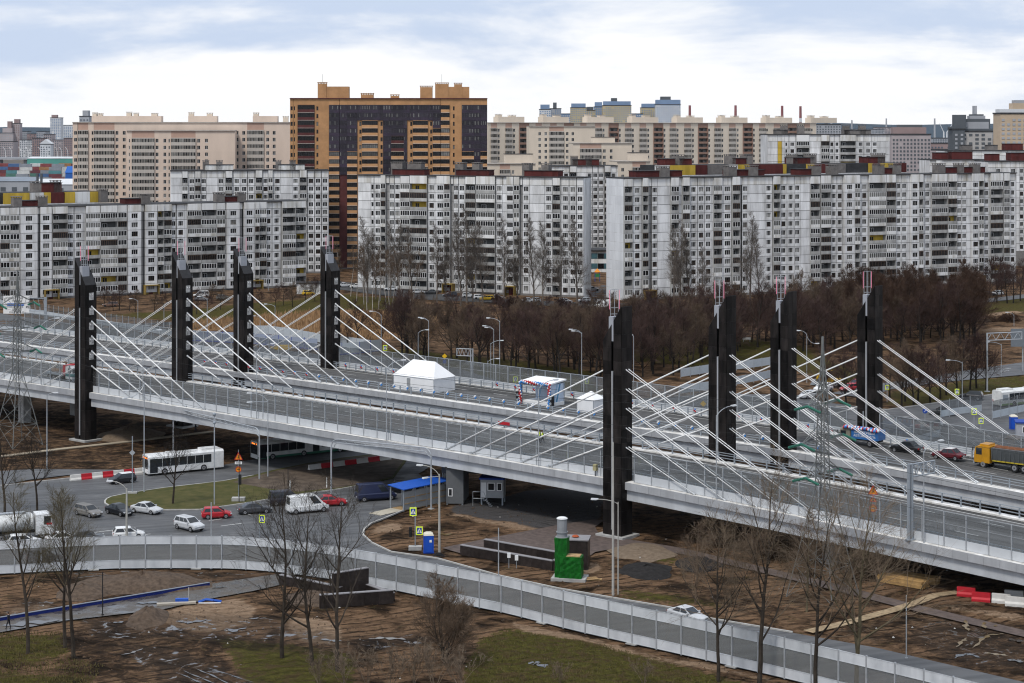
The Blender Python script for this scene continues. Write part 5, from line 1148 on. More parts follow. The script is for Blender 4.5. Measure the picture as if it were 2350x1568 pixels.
# -- the row on the grass strip by the far road
for i, (x, y) in enumerate(sorted(((1395, 985), (1470, 1035), (1490, 1005), (1555, 1035), (1580, 1015), (1660, 1010), (1730, 985), (1775, 965), (1845, 950), (1880, 945), (1930, 928), (1975, 918), (2035, 930), (1100, 1040), (1170, 1030), (960, 1000)))):
    plant_tree('park%d' % (i % 6), Gz('f', x, y), i * 1.3, U(.72, .86), 'bare tree on the grass strip beside the far road, %s from the left' % ordw(i), 'bare trees on the grass strip by the far road')
for i in range(2): tree_kind('scrub%d' % i, BK_R, BK_R, seed=50 + i, h=4.5, r=.05, forks=6, n1=8, n2=6, n3=5, n4=3, first=.12, ang=44, lenk=.5, twig=.018, up=.08, lean=.25)
for i, (x, y) in enumerate(sorted(((560, 430), (640, 450), (760, 470), (850, 440), (1060, 380), (1110, 400), (1160, 370), (1230, 420), (1330, 430), (1480, 400), (1560, 420), (1650, 450), (1850, 430), (1960, 420), (2050, 440), (960, 480), (700, 520), (1400, 480), (1750, 480)))):
    plant_tree('scrub%d' % (i % 2), Gz('e', x, y), i * 1.9, U(.7, 1.2), 'reddish bare shrub on the grass behind the thicket, %s from the left' % ordw(i), 'reddish shrubs behind the thicket', 'bare_shrub', 'shrub')
# -- tall poplars in front of the middle block
for i in range(3): tree_kind('pop%d' % i, BK_G, BK_G, seed=60 + i, h=24, r=.27, n1=28, n2=7, n3=5, n4=3, first=.16, ang=36, lenk=.24, twig=.015, up=.16)
for i, (x, y, s) in enumerate(sorted(((150, 1330, .95), (175, 1400, .85), (230, 1350, .8), (330, 1340, .9), (385, 1400, .95), (470, 1330, .85), (640, 1400, .9), (700, 1380, .75), (800, 1450, 1.05), (840, 1400, 1.1), (880, 1440, .9), (945, 1440, .95), (1090, 1440, 1.0), (1180, 1430, .85), (1290, 1440, 1.0), (1350, 1450, .95), (1470, 1440, .85), (1580, 1440, 1.0), (2230, 1440, .9), (2270, 1470, .98), (2330, 1460, .8), (2740, 1440, 1.05), (2800, 1460, .8), (2420, 1470, .7)))):
    plant_tree('pop%d' % (i % 3), Gz('b', x, 1512 + (y - 1330) * .5), i * 2.1, s * 1.08, 'tall bare poplar against the front of the grey blocks, %s from the left' % ordw(i), 'tall bare poplars before the grey blocks')
# -- slim birches left of the thicket
for i in range(2): tree_kind('bir%d' % i, BK_W, BK_B, seed=80 + i, h=17, r=.13, n1=15, n2=5, n3=4, n4=2, first=.5, ang=36, lenk=.22, twig=.02, up=.1, lean=.06)
for i, (x, y) in enumerate(sorted(((100, 330), (150, 355), (170, 395), (205, 400), (245, 400), (300, 380), (320, 390), (340, 375), (410, 370), (465, 380), (475, 385), (60, 300), (-20, 340), (380, 330), (260, 330)))):
    plant_tree('bir%d' % (i % 2), Gz('e', x, y), i * 1.7, U(.85, 1.1), 'slim white birch on the lawn right of the fourth pylon, %s from the left' % ordw(i), 'slim white birches on the lawn')
# -- low orchard trees between pylons and the left block
for i, (x, y) in enumerate(sorted(((760, 400), (800, 395), (870, 400), (905, 405), (1035, 410), (1095, 395), (1320, 420), (1390, 400), (1480, 390), (1650, 400), (1750, 380), (1850, 370), (1900, 360), (1960, 372), (2050, 340), (2110, 330), (700, 370), (1180, 350), (1420, 350), (2240, 640), (2330, 640)))):
    plant_tree('park%d' % (i % 6), Gz('d', x, y), i, U(.38, .55), 'small bare tree on the grass before the nine-storey block, %s from the left' % ordw(i), 'small bare trees before the nine-storey block')
for i, (x, y) in enumerate(((110, 610), (270, 640), (420, 620), (-40, 600))): plant_tree('park%d' % (i + 1), Gz('e', x, y), i, U(.7, .8), 'round bare tree at the left end of the thicket, behind the big tent', 'round trees behind the big tent')
for i, (x, y) in enumerate(((2110, 340), (2180, 348), (2220, 345), (2270, 330), (2060, 310), (2140, 300))): plant_tree('park%d' % (i % 4), Gz('f', x, y), i, U(.8, 1.0), 'dark bare tree by the bend in the park road at the far right', 'dark trees at the far right park road')
# -- foreground trees, each its own mesh
FGR = dict(n1=16, n2=7, n3=5, n4=3, twig=.0085, up=.12); BK_T = bark('tan', (.17, .128, .09))
def solo(key, loc, label, tm, cm, sc=1.0, rz=0.0, name='bare_tree', cat='tree', **k):
    tree_kind(key, tm, cm, **k); plant_tree(key, loc, rz, sc, label, None, name, cat)
FG = dict(n1=15, n2=6, n3=5, n4=3, twig=.0085, up=.14)
solo('fl1', Gz('g', 180, 1370), 'slender bare tree at bottom left, nearest the picture edge', BK_N, BK_O, seed=101, h=17.5, r=.21, first=.3, ang=38, lenk=.32, **FG)
solo('fl2', Gz('g', 440, 1330), 'leaning bare tree at bottom left, middle of three', BK_N, BK_O, seed=102, h=16, r=.20, first=.36, ang=44, lenk=.38, lean=.08, **{k: v for k, v in FG.items()})
solo('fl3', Gz('g', 490, 1402), 'tall upright bare tree at bottom left, right of three', BK_N, BK_O, seed=103, h=17, r=.22, first=.34, ang=40, lenk=.36, **FG)
solo('fl4', Gz('g', 30, 425), 'dark bare tree behind the tank truck at the left edge', BK_N, BK_D, seed=104, h=13, r=.19, first=.25, ang=45, lenk=.36, **FG)
solo('fl5', Gz('g', 245, 410), 'dark bare tree on the verge right of the tank truck', BK_N, BK_D, seed=105, h=11, r=.17, first=.3, ang=48, lenk=.4, **FG)
solo('fl6', Gz('g', 1163, 370), 'lone dark bare tree on the grass traffic island', BK_N, BK_D, seed=106, h=10.5, r=.17, first=.28, ang=44, lenk=.42, **FG)
solo('fc1', Gz('g', 1885, 1400), 'big dark bare tree at bottom centre, left of three', BK_N, BK_N, seed=107, h=17, r=.24, first=.2, ang=54, lenk=.46, **FG)
solo('fc2', Gz('g', 2090, 1450), 'big dark bare tree at bottom centre, middle of three', BK_N, BK_N, seed=108, h=17.5, r=.22, first=.22, ang=48, lenk=.4, **FG)
solo('fc3', Gz('g', 2262, 1485), 'big dark bare tree at bottom centre, right of three', BK_N, BK_N, seed=109, h=17.5, r=.24, first=.2, ang=52, lenk=.4, **FG)
solo('fb1', Gz('h', 690, 1440), 'wide many-stemmed bare bush before the noise wall, bottom centre', BK_N, BK_B, name='bare_bush', cat='bush', seed=110, h=9.0, r=.10, first=.15, ang=46, lenk=.46, forks=8, n1=10, n2=7, n3=5, n4=3, twig=.010, up=.08, lean=.2)
solo('fr1', Gz('i', 235, 1556), 'crooked bare tree at bottom right, left of the four', BK_N, BK_T, seed=111, h=16, r=.2, first=.25, ang=46, lenk=.44, lean=.06, **FGR)
solo('fr2', Gz('i', 515, 1575), 'forked dark-trunked bare tree at bottom right, second of the four', BK_N, BK_T, seed=112, h=20.5, r=.26, first=.2, ang=42, lenk=.42, **FGR)
solo('fr3', Gz('i', 890, 1590), 'bushy bare tree at bottom right, third of the four', BK_N, BK_T, seed=113, h=18.5, r=.22, first=.2, ang=46, lenk=.44, **FGR)
solo('fr4', Gz('i', 1165, 1590), 'tall pale bare tree at bottom right, rightmost of the four', BK_O, BK_T, seed=114, h=19, r=.24, first=.16, ang=48, lenk=.48, **FGR)
solo('fr5', Gz('i', 90, 1040), 'small brown bare tree inside the noise wall, left of the pylon line tower', BK_B, BK_B, seed=115, h=9, r=.12, first=.18, ang=46, lenk=.42, **FG)
solo('fr6', Gz('i', 830, 1090), 'thin bare tree at the foot of the right power-line tower', BK_O, BK_B, seed=116, h=11, r=.14, first=.18, ang=44, lenk=.4, **FG)
BS = dict(name='bare_bush', cat='bush', first=.15, ang=40, lenk=.45, forks=6, n1=6, n2=5, n3=4, n4=3, twig=.014, up=.1, lean=.2)
solo('bs1', Gz('i', 1320, 890), 'tawny bare bush under the overpass edge, beside the timber stack', BK_P, BK_P, seed=120, h=5.5, r=.06, **BS)
solo('bs2', Gz('i', 1150, 850), 'tawny bare bush at the tower foot, under the overpass', BK_B, BK_B, seed=121, h=5.5, r=.06, **BS)
solo('bs3', Gz('i', 480, 760), 'dark bare bush in the shade below the right span', BK_B, BK_B, seed=122, h=5, r=.06, **BS)
for i, (x, y) in enumerate(sorted(((20, 1590), (170, 1570), (330, 1600), (480, 1575), (620, 1600), (-150, 1590), (1470, 1580), (2030, 1570), (800, 1620)))):
    if i < 3: tree_kind('sh%d' % i, BK_P, BK_P, seed=130 + i, h=5.2, r=.035, forks=7, n1=6, n2=4, n3=3, n4=2, first=.25, ang=32, lenk=.34, twig=.011, up=.14, lean=.25)
    plant_tree('sh%d' % (i % 3), Gz('h', x, y), i * 1.1, U(.75, 1.1) * (1 if x < 900 else .6), 'clump of pale bare shoots along the bottom edge, %s from the left' % ordw(i), 'pale shoots along the bottom edge', 'bare_shrub', 'shrub')
# -- dry reeds and rough grass: uncountable
def blades(name, poly, n, h, w, mat, label, seed):
    r = random.Random(seed); mb = MB(); xs = [p[0] for p in poly]; ys = [p[1] for p in poly]; k = 0
    ds = [FPX * H / (y - YH) for y in ys]
    while k < n:
        d = r.uniform(min(ds), max(ds)); x = r.uniform(min(xs), max(xs)); v = (x, YH + FPX * H / d)
        if not inp(v, poly): k += 1; continue
        k += 1; b = G(*v); hh = h * r.uniform(.5, 1.2); a = r.uniform(0, 3.14); l = r.uniform(-.35, .35) * hh; dx, dy = math.cos(a) * w, math.sin(a) * w
        mb.add([(b.x - dx, b.y - dy, 0), (b.x + dx, b.y + dy, 0), (b.x + l, b.y + r.uniform(-.3, .3) * hh, hh)], [(0, 1, 2)])
    o = mb.ob(name, mat); tag(o, label, 'grass', None, 'stuff')
blades('dry_reeds', vp('d', [(1280, 470), (1700, 440), (2180, 400), (2700, 420), (2950, 460), (2900, 560), (2500, 600), (2150, 590), (1700, 530), (1280, 520)]), 9000, 1.5, .16, M('reed', (.27, .155, .075), .9, 0, .35, .15, c2=(.36, .23, .12)), 'russet dry reeds in the wet meadow behind the left pylons', 1)
blades('rough_grass', vp('h', [(930, 1270), (1100, 1205), (1750, 1310), (2290, 1460), (2600, 1590), (2600, 1700), (900, 1700), (820, 1480)]), 6000, .28, .05, M('rough_grass_blade', (.075, .07, .02), .9, 0, .4, .4, c2=(.14, .11, .045)), 'rough olive grass on the bank in front of the noise wall', 2)
blades('rough_grass', vp('g', [(-100, 1235), (430, 1225), (460, 1390), (700, 1450), (600, 1600), (-100, 1600)]), 3500, .28, .05, M('rough_grass_blade', (.1, .1, .03)), 'rough olive grass round the trunks at bottom left', 3)
# ------------------------------------------------------------------ vehicles
CGL = M('car_glass', (.02, .024, .028), .06, 0, .2, 2, spec=.6)
CHR = M('chrome', (.6, .6, .6), .2, .9, .05); HLM = M('headlamp_glass', (.6, .62, .64), .15); TLM = M('tail_lamp', (.35, .012, .012), .3); PLT = M('plate', (.7, .7, .68), .6); RIMM = M('wheel_rim', (.35, .35, .36), .35, .5)
def paint(c):
    n = 'car_paint_%02x%02x%02x' % tuple(int(v * 255) for v in c)
    if n in MATS: return MATS[n]
    m = M(n, c, .35, .0, .12, 1.2, spec=.5); b = m.node_tree.nodes['Principled BSDF']; b.inputs['Coat Weight'].default_value = .25; b.inputs['Coat Roughness'].default_value = .12; return m
WHEEL = {}
def wheel_mesh(r, w):
    k = (round(r, 2), round(w, 2))
    if k not in WHEEL:
        t = MB(); n = 14
        t.tube((0, -w / 2, 0), (0, w / 2, 0), r, r, n, 0)
        t.tube((0, -w / 2 - .012, 0), (0, w / 2 + .012, 0), r * .62, r * .62, 10, 1); t.tube((0, -w / 2 - .02, 0), (0, w / 2 + .02, 0), r * .2, r * .2, 6, 0)
        WHEEL[k] = t.mesh('wheel', [BLACK, RIMM])
    return WHEEL[k]
CARS = {  # L, W, H, belt, lower stations (x,z0,zb,w), cabin base x0,x1 roof x0,x1
 'hatch': (4.0, 1.70, 1.48, .93, [(-.5, .38, .78, .84), (-.47, .24, .92, .95), (-.3, .2, .95, 1), (.15, .2, .95, 1), (.30, .2, .92, .98), (.44, .24, .74, .92), (.5, .36, .60, .8)], (-.49, .27, -.40, .06)),
 'sedan': (4.55, 1.78, 1.46, .92, [(-.5, .40, .82, .84), (-.47, .24, .94, .94), (-.30, .2, .97, 1), (.12, .2, .95, 1), (.28, .2, .90, .98), (.45, .24, .74, .92), (.5, .36, .60, .8)], (-.38, .24, -.20, .04)),
 'wagon': (4.5, 1.75, 1.50, .93, [(-.5, .40, .82, .86), (-.47, .24, .94, .95), (-.3, .2, .96, 1), (.14, .2, .95, 1), (.28, .2, .92, .98), (.45, .24, .76, .92), (.5, .36, .60, .8)], (-.495, .24, -.44, .05)),
 'suv': (4.5, 1.84, 1.70, 1.08, [(-.5, .48, .92, .86), (-.47, .3, 1.06, .95), (-.3, .28, 1.1, 1), (.15, .28, 1.1, 1), (.30, .28, 1.06, .98), (.45, .32, .90, .93), (.5, .44, .72, .84)], (-.495, .26, -.43, .06)),
 'van': (5.6, 2.0, 2.4, 1.15, [(-.5, .45, 1.1, .96), (-.48, .32, 1.15, 1), (-.2, .3, 1.15, 1), (.2, .3, 1.15, 1), (.34, .3, 1.12, .98), (.46, .34, .95, .94), (.5, .45, .75, .86)], (-.499, .38, -.48, .18)),
 'minivan': (4.9, 1.9, 1.95, 1.05, [(-.5, .45, 1.0, .9), (-.48, .3, 1.05, .98), (-.2, .28, 1.05, 1), (.2, .28, 1.05, 1), (.34, .28, 1.0, .98), (.46, .32, .84, .94), (.5, .42, .68, .84)], (-.498, .34, -.46, .12)),
 'pickup': (5.2, 1.86, 1.80, 1.08, [(-.5, .5, 1.0, .93), (-.48, .36, 1.08, .98), (-.2, .34, 1.08, 1), (.15, .34, 1.1, 1), (.30, .34, 1.08, .98), (.46, .38, .95, .93), (.5, .48, .75, .86)], (-.16, .24, -.12, .06)),
 'vintage': (4.75, 1.78, 1.62, .98, [(-.5, .5, .74, .6), (-.47, .36, .86, .8), (-.36, .3, .98, .96), (-.1, .3, 1.0, 1), (.2, .3, 1.0, .98), (.36, .32, 1.0, .9), (.46, .38, .90, .75), (.5, .48, .72, .6)], (-.34, .20, -.20, .06)),
}
def car_geo(kind, col, roofcol=None):
    L, W, Ht, belt, st, (b0, b1, r0, r1) = CARS[kind]; w = W / 2; P = {}
    body = MB(); ring = []
    for x, z0, zb, k in st:
        hw = w * k; ring.append([(x * L, -hw * .9, z0), (x * L, -hw, z0 + .18), (x * L, -hw, zb - .16), (x * L, -hw * .93, zb - .03), (x * L, -hw * .6, zb), (x * L, hw * .6, zb), (x * L, hw * .93, zb - .03), (x * L, hw, zb - .16), (x * L, hw, z0 + .18), (x * L, hw * .9, z0)])
    n = 10
    for a, b in zip(ring, ring[1:]): body.add(a + b, [(i, (i + 1) % n, n + (i + 1) % n, n + i) for i in range(n)], 0)
    body.add(ring[0], [tuple(range(n))], 0); body.add(ring[-1], [tuple(range(n - 1, -1, -1))], 0)
    wb, wr = w * .92, w * .74; zb, zt = belt - .02, Ht
    B = [(b0 * L, -wb, zb), (b1 * L, -wb, zb), (b1 * L, wb, zb), (b0 * L, wb, zb)]; T = [(r0 * L, -wr, zt - .05), (r1 * L, -wr, zt - .05), (r1 * L, wr, zt - .05), (r0 * L, wr, zt - .05)]
    T2 = [(r0 * L + .12, -wr + .14, zt), (r1 * L - .18, -wr + .14, zt), (r1 * L - .18, wr - .14, zt), (r0 * L + .12, wr - .14, zt)]
    body.add(B + T + T2, [(0, 1, 5, 4), (1, 2, 6, 5), (2, 3, 7, 6), (3, 0, 4, 7)] , 0)
    body.add(T + T2, [(0, 1, 5, 4), (1, 2, 6, 5), (2, 3, 7, 6), (3, 0, 4, 7), (4, 5, 6, 7)], 1)
    for s in (-1, 1): body.cbox(((b1 - .06) * L, s * (w + .08), belt + .06), (.16, .2, .14), 0, 0)
    P['body'] = (body, [paint(col), paint(roofcol or col)])
    def quad(a, b, c, d, u0, u1, v0, v1, off):
        a, b, c, d = map(Vector, (a, b, c, d)); nn = (b - a).cross(d - a).normalized() * off
        f = lambda u, v: a.lerp(b, u).lerp(d.lerp(c, u), v) + nn
        return [f(u0, v0), f(u1, v0), f(u1, v1), f(u0, v1)]
    ws = MB(); ws.add(quad(B[1], B[2], T[2], T[1], .06, .94, .06, .94, .012), [(0, 1, 2, 3)]); P['windscreen'] = (ws, [CGL])
    rw = MB(); rw.add(quad(B[3], B[0], T[0], T[3], .08, .92, .12, .92, .012), [(0, 1, 2, 3)]); P['rear_window'] = (rw, [CGL])
    sp = [(.05, .34), (.37, .66), (.69, .95)] if kind in ('wagon', 'suv', 'minivan') else [(.08, .48), (.52, .93)]
    if kind == 'van': sp = [(.70, .93)]
    if kind == 'pickup': sp = [(.08, .48), (.52, .92)]
    for s in (0, 1):
        m = MB()
        for u0, u1 in sp:
            if s == 0: m.add(quad(B[0], B[1], T[1], T[0], u0, u1, .1, .9, .012), [(0, 1, 2, 3)])
            else: m.add(quad(B[2], B[3], T[3], T[2], 1 - u1, 1 - u0, .1, .9, .012), [(0, 1, 2, 3)])
        P['side_window%d' % s] = (m, [CGL])
    zf = st[-2][2]; zr = st[1][2]
    for s in (-1, 1):
        P['headlight%d' % s] = (MB().cbox((L * .465, s * w * .70, zf - .12), (.22, w * .34, .14), -s * .35), [HLM])
        P['tail_light%d' % s] = (MB().cbox((-L * .478, s * w * .76, zr - .16), (.12, w * .26, .2)), [TLM])
    P['number_plate0'] = (MB().cbox((L * .5 - .005, 0, .5), (.03, .5, .12)), [PLT]); P['number_plate1'] = (MB().cbox((-L * .5 + .005, 0, .62), (.03, .5, .12)), [PLT])
    if kind == 'vintage':
        P['bumper0'] = (MB().cbox((L * .515, 0, .5), (.08, W * .8, .1)), [CHR]); P['bumper1'] = (MB().cbox((-L * .515, 0, .5), (.08, W * .8, .1)), [CHR])
    return P, (L, W)
CARC = {}
def car(kind, col, label, loc, rz, roof=None, simple=False, group=None, rim=None):
    k = (kind, col, roof)
    if k not in CARC: CARC[k] = [None, None, car_geo(kind, col, roof)]
    P, (L, W) = CARC[k][2]; r = .33 if kind not in ('suv', 'van', 'pickup') else .37; wx = L * .5 - (.82 if kind != 'vintage' else .9)
    cat = {'van': 'van', 'minivan': 'van', 'pickup': 'pickup truck'}.get(kind, 'car')
    if simple:
        if CARC[k][1] is None:
            mb = MB(); mats = []
            for mbp, ms in P.values():
                b = len(mb.v); mb.v += mbp.v
                ix = []
                for m in ms:
                    if m not in mats: mats.append(m)
                    ix.append(mats.index(m))
                mb.f += [tuple(i + b for i in f) for f in mbp.f]; mb.m += [ix[q] for q in mbp.m]
            mats.append(BLACK)
            for sx in (-1, 1):
                for sy in (-1, 1): mb.tube((sx * wx, sy * (W / 2 - .2), r), (sx * wx, sy * (W / 2 + .01), r), r, r, 10, len(mats) - 1)
            CARC[k][1] = mb.mesh('car', mats)
        o = mob('parked_car', CARC[k][1], None, loc, rz); return tag(o, label, cat, group)
    if CARC[k][0] is None: CARC[k][0] = {n: mb.mesh(n.rstrip('-01'), ms) for n, (mb, ms) in P.items()}
    o = thing('pickup_truck' if kind == 'pickup' else ('van' if cat == 'van' else 'car'), label, cat, loc, rz, group)
    for n, me in CARC[k][0].items(): mob(n.rstrip('-01'), me, o)
    wm = wheel_mesh(r, .22)
    for sx in (-1, 1):
        for sy in (-1, 1): mob('wheel', wm, o, (sx * wx, sy * (W / 2 - .1), r))
    return o
def two(r, f, b, z=0.03):
    a, c = Gz(r, f[0], f[1], z), Gz(r, b[0], b[1], z); d = a - c; return (a + c) / 2, math.atan2(d.y, d.x)
def put(kind, col, label, r, f, b, z=.035, **k):
    p, a = two(r, f, b, z); p.z = z; return car(kind, col, label, p, a, **k)
SILV, WHT, BLK, REDC, DGR = (.52, .53, .54), (.74, .74, .73), (.012, .013, .016), (.42, .012, .02), (.05, .052, .056)
put('hatch', BLK, 'black hatchback with a pale roof driving left past the striped barrier blocks', 'g', (745, 232), (890, 216), roof=WHT)
put('wagon', (.17, .16, .145), 'dusty grey-brown estate car, left of the waiting cars at the junction', 'g', (672, 462), (515, 425))
put('sedan', BLK, 'black saloon at the tip of the grass island', 'g', (872, 452), (730, 418))
put('sedan', SILV, 'silver saloon at the kerb of the grass island', 'g', (1082, 438), (886, 412))
put('hatch', REDC, 'bright red small hatchback crossing the junction', 'g', (1530, 455), (1375, 462))
put('sedan', (.055, .057, .062), 'dark grey saloon behind the red hatchback', 'g', (1790, 420), (1622, 432))
put('suv', SILV, 'silver compact off-roader turning in the middle of the junction', 'g', (1345, 556), (1195, 520))
put('hatch', WHT, 'white hatchback just above the noise wall, left of the silver off-roader', 'g', (950, 590), (775, 600))
put('hatch', WHT, 'white hatchback behind the noise wall beside the tank truck', 'g', (262, 640), (60, 652))
put('sedan', WHT, 'white saloon with red tail lamp just behind the noise wall', 'g', (512, 620), (345, 634))
put('sedan', DGR, 'dark saloon half hidden by the noise wall, beside the white saloon', 'g', (655, 612), (500, 622))
put('wagon', (.02, .02, .024), 'black estate car seen through the clear noise wall at left', 'g', (400, 738), (190, 758))
put('van', WHT, 'white panel van in the queue below the overpass', 'g', (2190, 408), (1935, 432))
put('minivan', (.022, .022, .035), 'dark minivan right behind the white panel van', 'g', (2000, 362), (1845, 372))
put('sedan', REDC, 'red saloon ahead of the white panel van', 'g', (2282, 372), (2150, 378))
put('van', (.014, .02, .06), 'dark blue panel van beside the blue-roofed walkway', 'h', (335, 330), (122, 346))
put('pickup', BLK, 'black pickup with red lamps behind the blue-roofed walkway', 'h', (470, 282), (310, 292))
put('sedan', SILV, 'silver saloon driving behind the noise wall at right', 'i', (135, 1172), (-65, 1120))
put('sedan', (.028, .03, .032), 'dark saloon on the far road, beyond the last pylon', 'f', (1672, 1092), (1808, 1096))
put('suv', BLK, 'black off-roader on the far road near the white bus', 'f', (1885, 990), (1988, 996))
put('hatch', SILV, 'silver hatchback on the far road, left of the last pylon', 'f', (795, 990), (888, 975)); put('suv', WHT, 'white off-roader beside the yellow loader', 'f', (905, 945), (985, 932))
put('hatch', REDC, 'red hatchback between the last two pylons', 'f', (1085, 938), (1150, 930)); put('minivan', (.36, .012, .02), 'red minivan next to the last pylon', 'f', (1140, 922), (1215, 915))
# parked in front of the blocks
PK = [('e', 20, 238, 'sedan', SILV, 'silver car parked furthest left below the middle block'), ('e', 95, 245, 'hatch', WHT, 'white car, second in the parked row'), ('e', 275, 250, 'suv', BLK, 'black off-roader parked among the birches'), ('e', 330, 262, 'sedan', SILV, 'silver saloon parked behind the birches'), ('e', 510, 282, 'wagon', SILV, 'silver estate car parked in the open part of the row'), ('e', 600, 285, 'sedan', DGR, 'dark saloon right of the parked silver estate'), ('e', 725, 302, 'wagon', (.02, .03, .045), 'dark blue estate parked below the middle block'), ('e', 850, 308, 'hatch', SILV, 'silver hatchback parked left of the yellow car'), ('e', 925, 318, 'hatch', WHT, 'white hatchback touching the yellow car'), ('e', 972, 326, 'wagon', (.62, .38, .01), 'yellow car parked below the middle block'), ('e', 1045, 322, 'sedan', SILV, 'silver saloon right of the yellow car'), ('e', 1240, 342, 'sedan', WHT, 'white saloon parked left of the gap'), ('e', 1290, 340, 'hatch', SILV, 'silver hatchback parked left of the gap'), ('e', 1625, 340, 'hatch', SILV, 'silver hatchback parked under the gap'), ('e', 1680, 264, 'sedan', SILV, 'silver saloon alone on the side road in the gap'), ('e', 1740, 378, 'van', WHT, 'white van parked near the first right pylon mast'), ('e', 2080, 350, 'hatch', DGR, 'dark hatchback parked before the long block'), ('e', 1500, 345, 'hatch', WHT, 'white hatchback under the gap trees'),
      ('d', 1350, 305, 'minivan', WHT, 'white minibus parked before the nine-storey block'), ('d', 1500, 322, 'wagon', (.12, .12, .11), 'dull grey estate parked before the nine-storey block'), ('d', 2068, 292, 'hatch', (.62, .38, .01), 'small yellow car beside the garages'), ('d', 740, 370, 'wagon', (.16, .09, .06), 'rusty brown estate on the rough grass, left'), ('d', 1350, 330, 'sedan', (.2, .2, .2), 'grey saloon behind the second pylon'), ('f', 2110, 292, 'hatch', SILV, 'silver car on the park road at far right'), ('f', 2050, 296, 'sedan', BLK, 'black car on the park road at far right'), ('e', -30, 225, 'sedan', DGR, 'dark saloon parked by the fourth pylon'), ('b', 15, 1315, 'hatch', SILV, 'silver hatchback parked at the foot of the orange tower'), ('b', 75, 1305, 'sedan', WHT, 'white saloon parked at the foot of the orange tower')]
for r, x, y, kd, c, lb in PK: car(kd, c, lb, Gz(r, x, y) + Vector((0, 0, .035)), random.choice((0.15, 3.3)) + U(-.15, .15), simple=True, group='cars parked before the blocks')
# ---- buses
def text_obj(name, s, size, mat, parent, loc, rot, align='CENTER', ext=.004):
    c = bpy.data.curves.new(name, 'FONT'); c.body = s; c.size = size; c.align_x = align; c.align_y = 'CENTER'; c.extrude = ext
    t = bpy.data.objects.new(name, c); COL.objects.link(t); dg = bpy.context.evaluated_depsgraph_get(); dg.update()
    me = bpy.data.meshes.new_from_object(t.evaluated_get(dg)); bpy.data.objects.remove(t); me.materials.clear(); me.materials.append(mat)
    o = mob(name, me, parent, loc); o.rotation_euler = rot; return o
LEDM = emis('orange_led', (1.0, .22, .03), 1.6)
def bus(label, loc, rz, L, body, low, label_txt=None, Ht=3.0, joints=()):
    w = 1.25; o = thing('bus', label, 'bus', loc, rz)
    mb = MB(); z0 = .32
    prof = [(-w, z0), (w, z0), (w, Ht - .25), (w - .22, Ht), (-w + .22, Ht), (-w, Ht - .25)]
    segs = [(-L / 2, L / 2)] if not joints else [(-L / 2, joints[0] - .6), (joints[0] + .6, L / 2)]
    for a, b in segs: mb.hull([(a, y, z) for y, z in prof], [(b, y, z) for y, z in prof], 0)
    mb.ob('body', paint(body), o)
    for j in joints: MB().hull([(j - .6, y * .94, z) for y, z in prof], [(j + .6, y * .94, z) for y, z in prof]).ob('bellows', BLACK, o)
    sk = MB(); sk.box(-L / 2 + .02, L / 2 - .02, -w - .012, w + .012, z0 - .02, z0 + .32); sk.ob('skirt', paint(low), o)
    for s in (-1, 1):
        n = int(L / 1.6)
        for i in range(n):
            a = -L / 2 + 2.0 + (L - 2.9) * i / n; b = a + (L - 2.9) / n - .07
            if any(abs((a + b) / 2 - j) < 1.3 for j in joints): continue
            MB().box(a, b, s * (w + .004) - .012, s * (w + .004) + .012, 1.25, 2.45).ob('side_window', CGL, o)
    MB().box(-L / 2 + .35, -L / 2 + 1.6, -w - .014, -w + .01, 1.3, 2.3).ob('vent_grille', GREYP, o)
    MB().box(L / 2 - 1.5, L / 2 - .3, w - .01, w + .02, .4, 2.5).ob('door', CGL, o); MB().box(L / 2 - 1.4, L / 2 - .2, -w - .02, -w + .01, 1.0, 2.45).ob('driver_window', CGL, o)
    MB().box(L / 2 - .01, L / 2 + .025, -w + .1, w - .1, 1.0, 2.4).ob('windscreen', CGL, o)
    MB().box(L / 2 - .01, L / 2 + .03, -w + .25, w - .25, 2.43, 2.78).ob('destination_board', BLACK, o)
    for i in range(6): MB().box(L / 2 + .03, L / 2 + .04, w - .5 - i * .3, w - .3 - i * .3, 2.5, 2.7).ob('led_segment', LEDM, o) if i != 1 else None
    for s in (-1, 1): MB().cbox((L / 2, s * .95, .72), (.06, .34, .16)).ob('headlight', HLM, o); MB().cbox((-L / 2, s * 1.0, 1.0), (.06, .2, .5)).ob('tail_light', TLM, o)
    MB().box(L / 2 - .01, L / 2 + .03, -.28, .28, .42, .55).ob('number_plate', PLT, o)
    rf = MB(); rf.box(-L / 2 + .6, -L / 2 + 3.4, -.8, .8, Ht, Ht + .28); rf.ob('roof_unit', paint(body), o); MB().box(L * .1, L * .1 + 1.5, -.6, .6, Ht, Ht + .16).ob('roof_hatch', paint(body), o)
    wm = wheel_mesh(.48, .3)
    xs = [L / 2 - 2.6, -L / 2 + 3.2] if not joints else [L / 2 - 2.6, joints[0] + 2.2, -L / 2 + 3.0]
    for x in xs:
        for s in (-1, 1): mob('wheel', wm, o, (x, s * (w - .13), .48))
    for s in (-1, 1): MB().cbox((L / 2 + .25, s * (w + .15), 2.1), (.12, .2, .4)).ob('mirror', BLACK, o)
p, a = two('d', (1000, 1497), (1455, 1452)); bus('white single-deck bus with orange destination board, heading left under the arched gantry', p + Vector((0, 0, .035)), a, 12.0, (.74, .74, .73), (.70, .70, .69))
p, a = two('d', (1695, 1400), (2300, 1335)); a_ = a; u_ = Vector((math.cos(a), math.sin(a), 0)); bus('dark green and white articulated bus in the shade under the near span', Gz('d', 1695, 1400) - u_ * 9, a, 17.5, (.62, .63, .61), (.02, .13, .08), joints=(-1.5,))
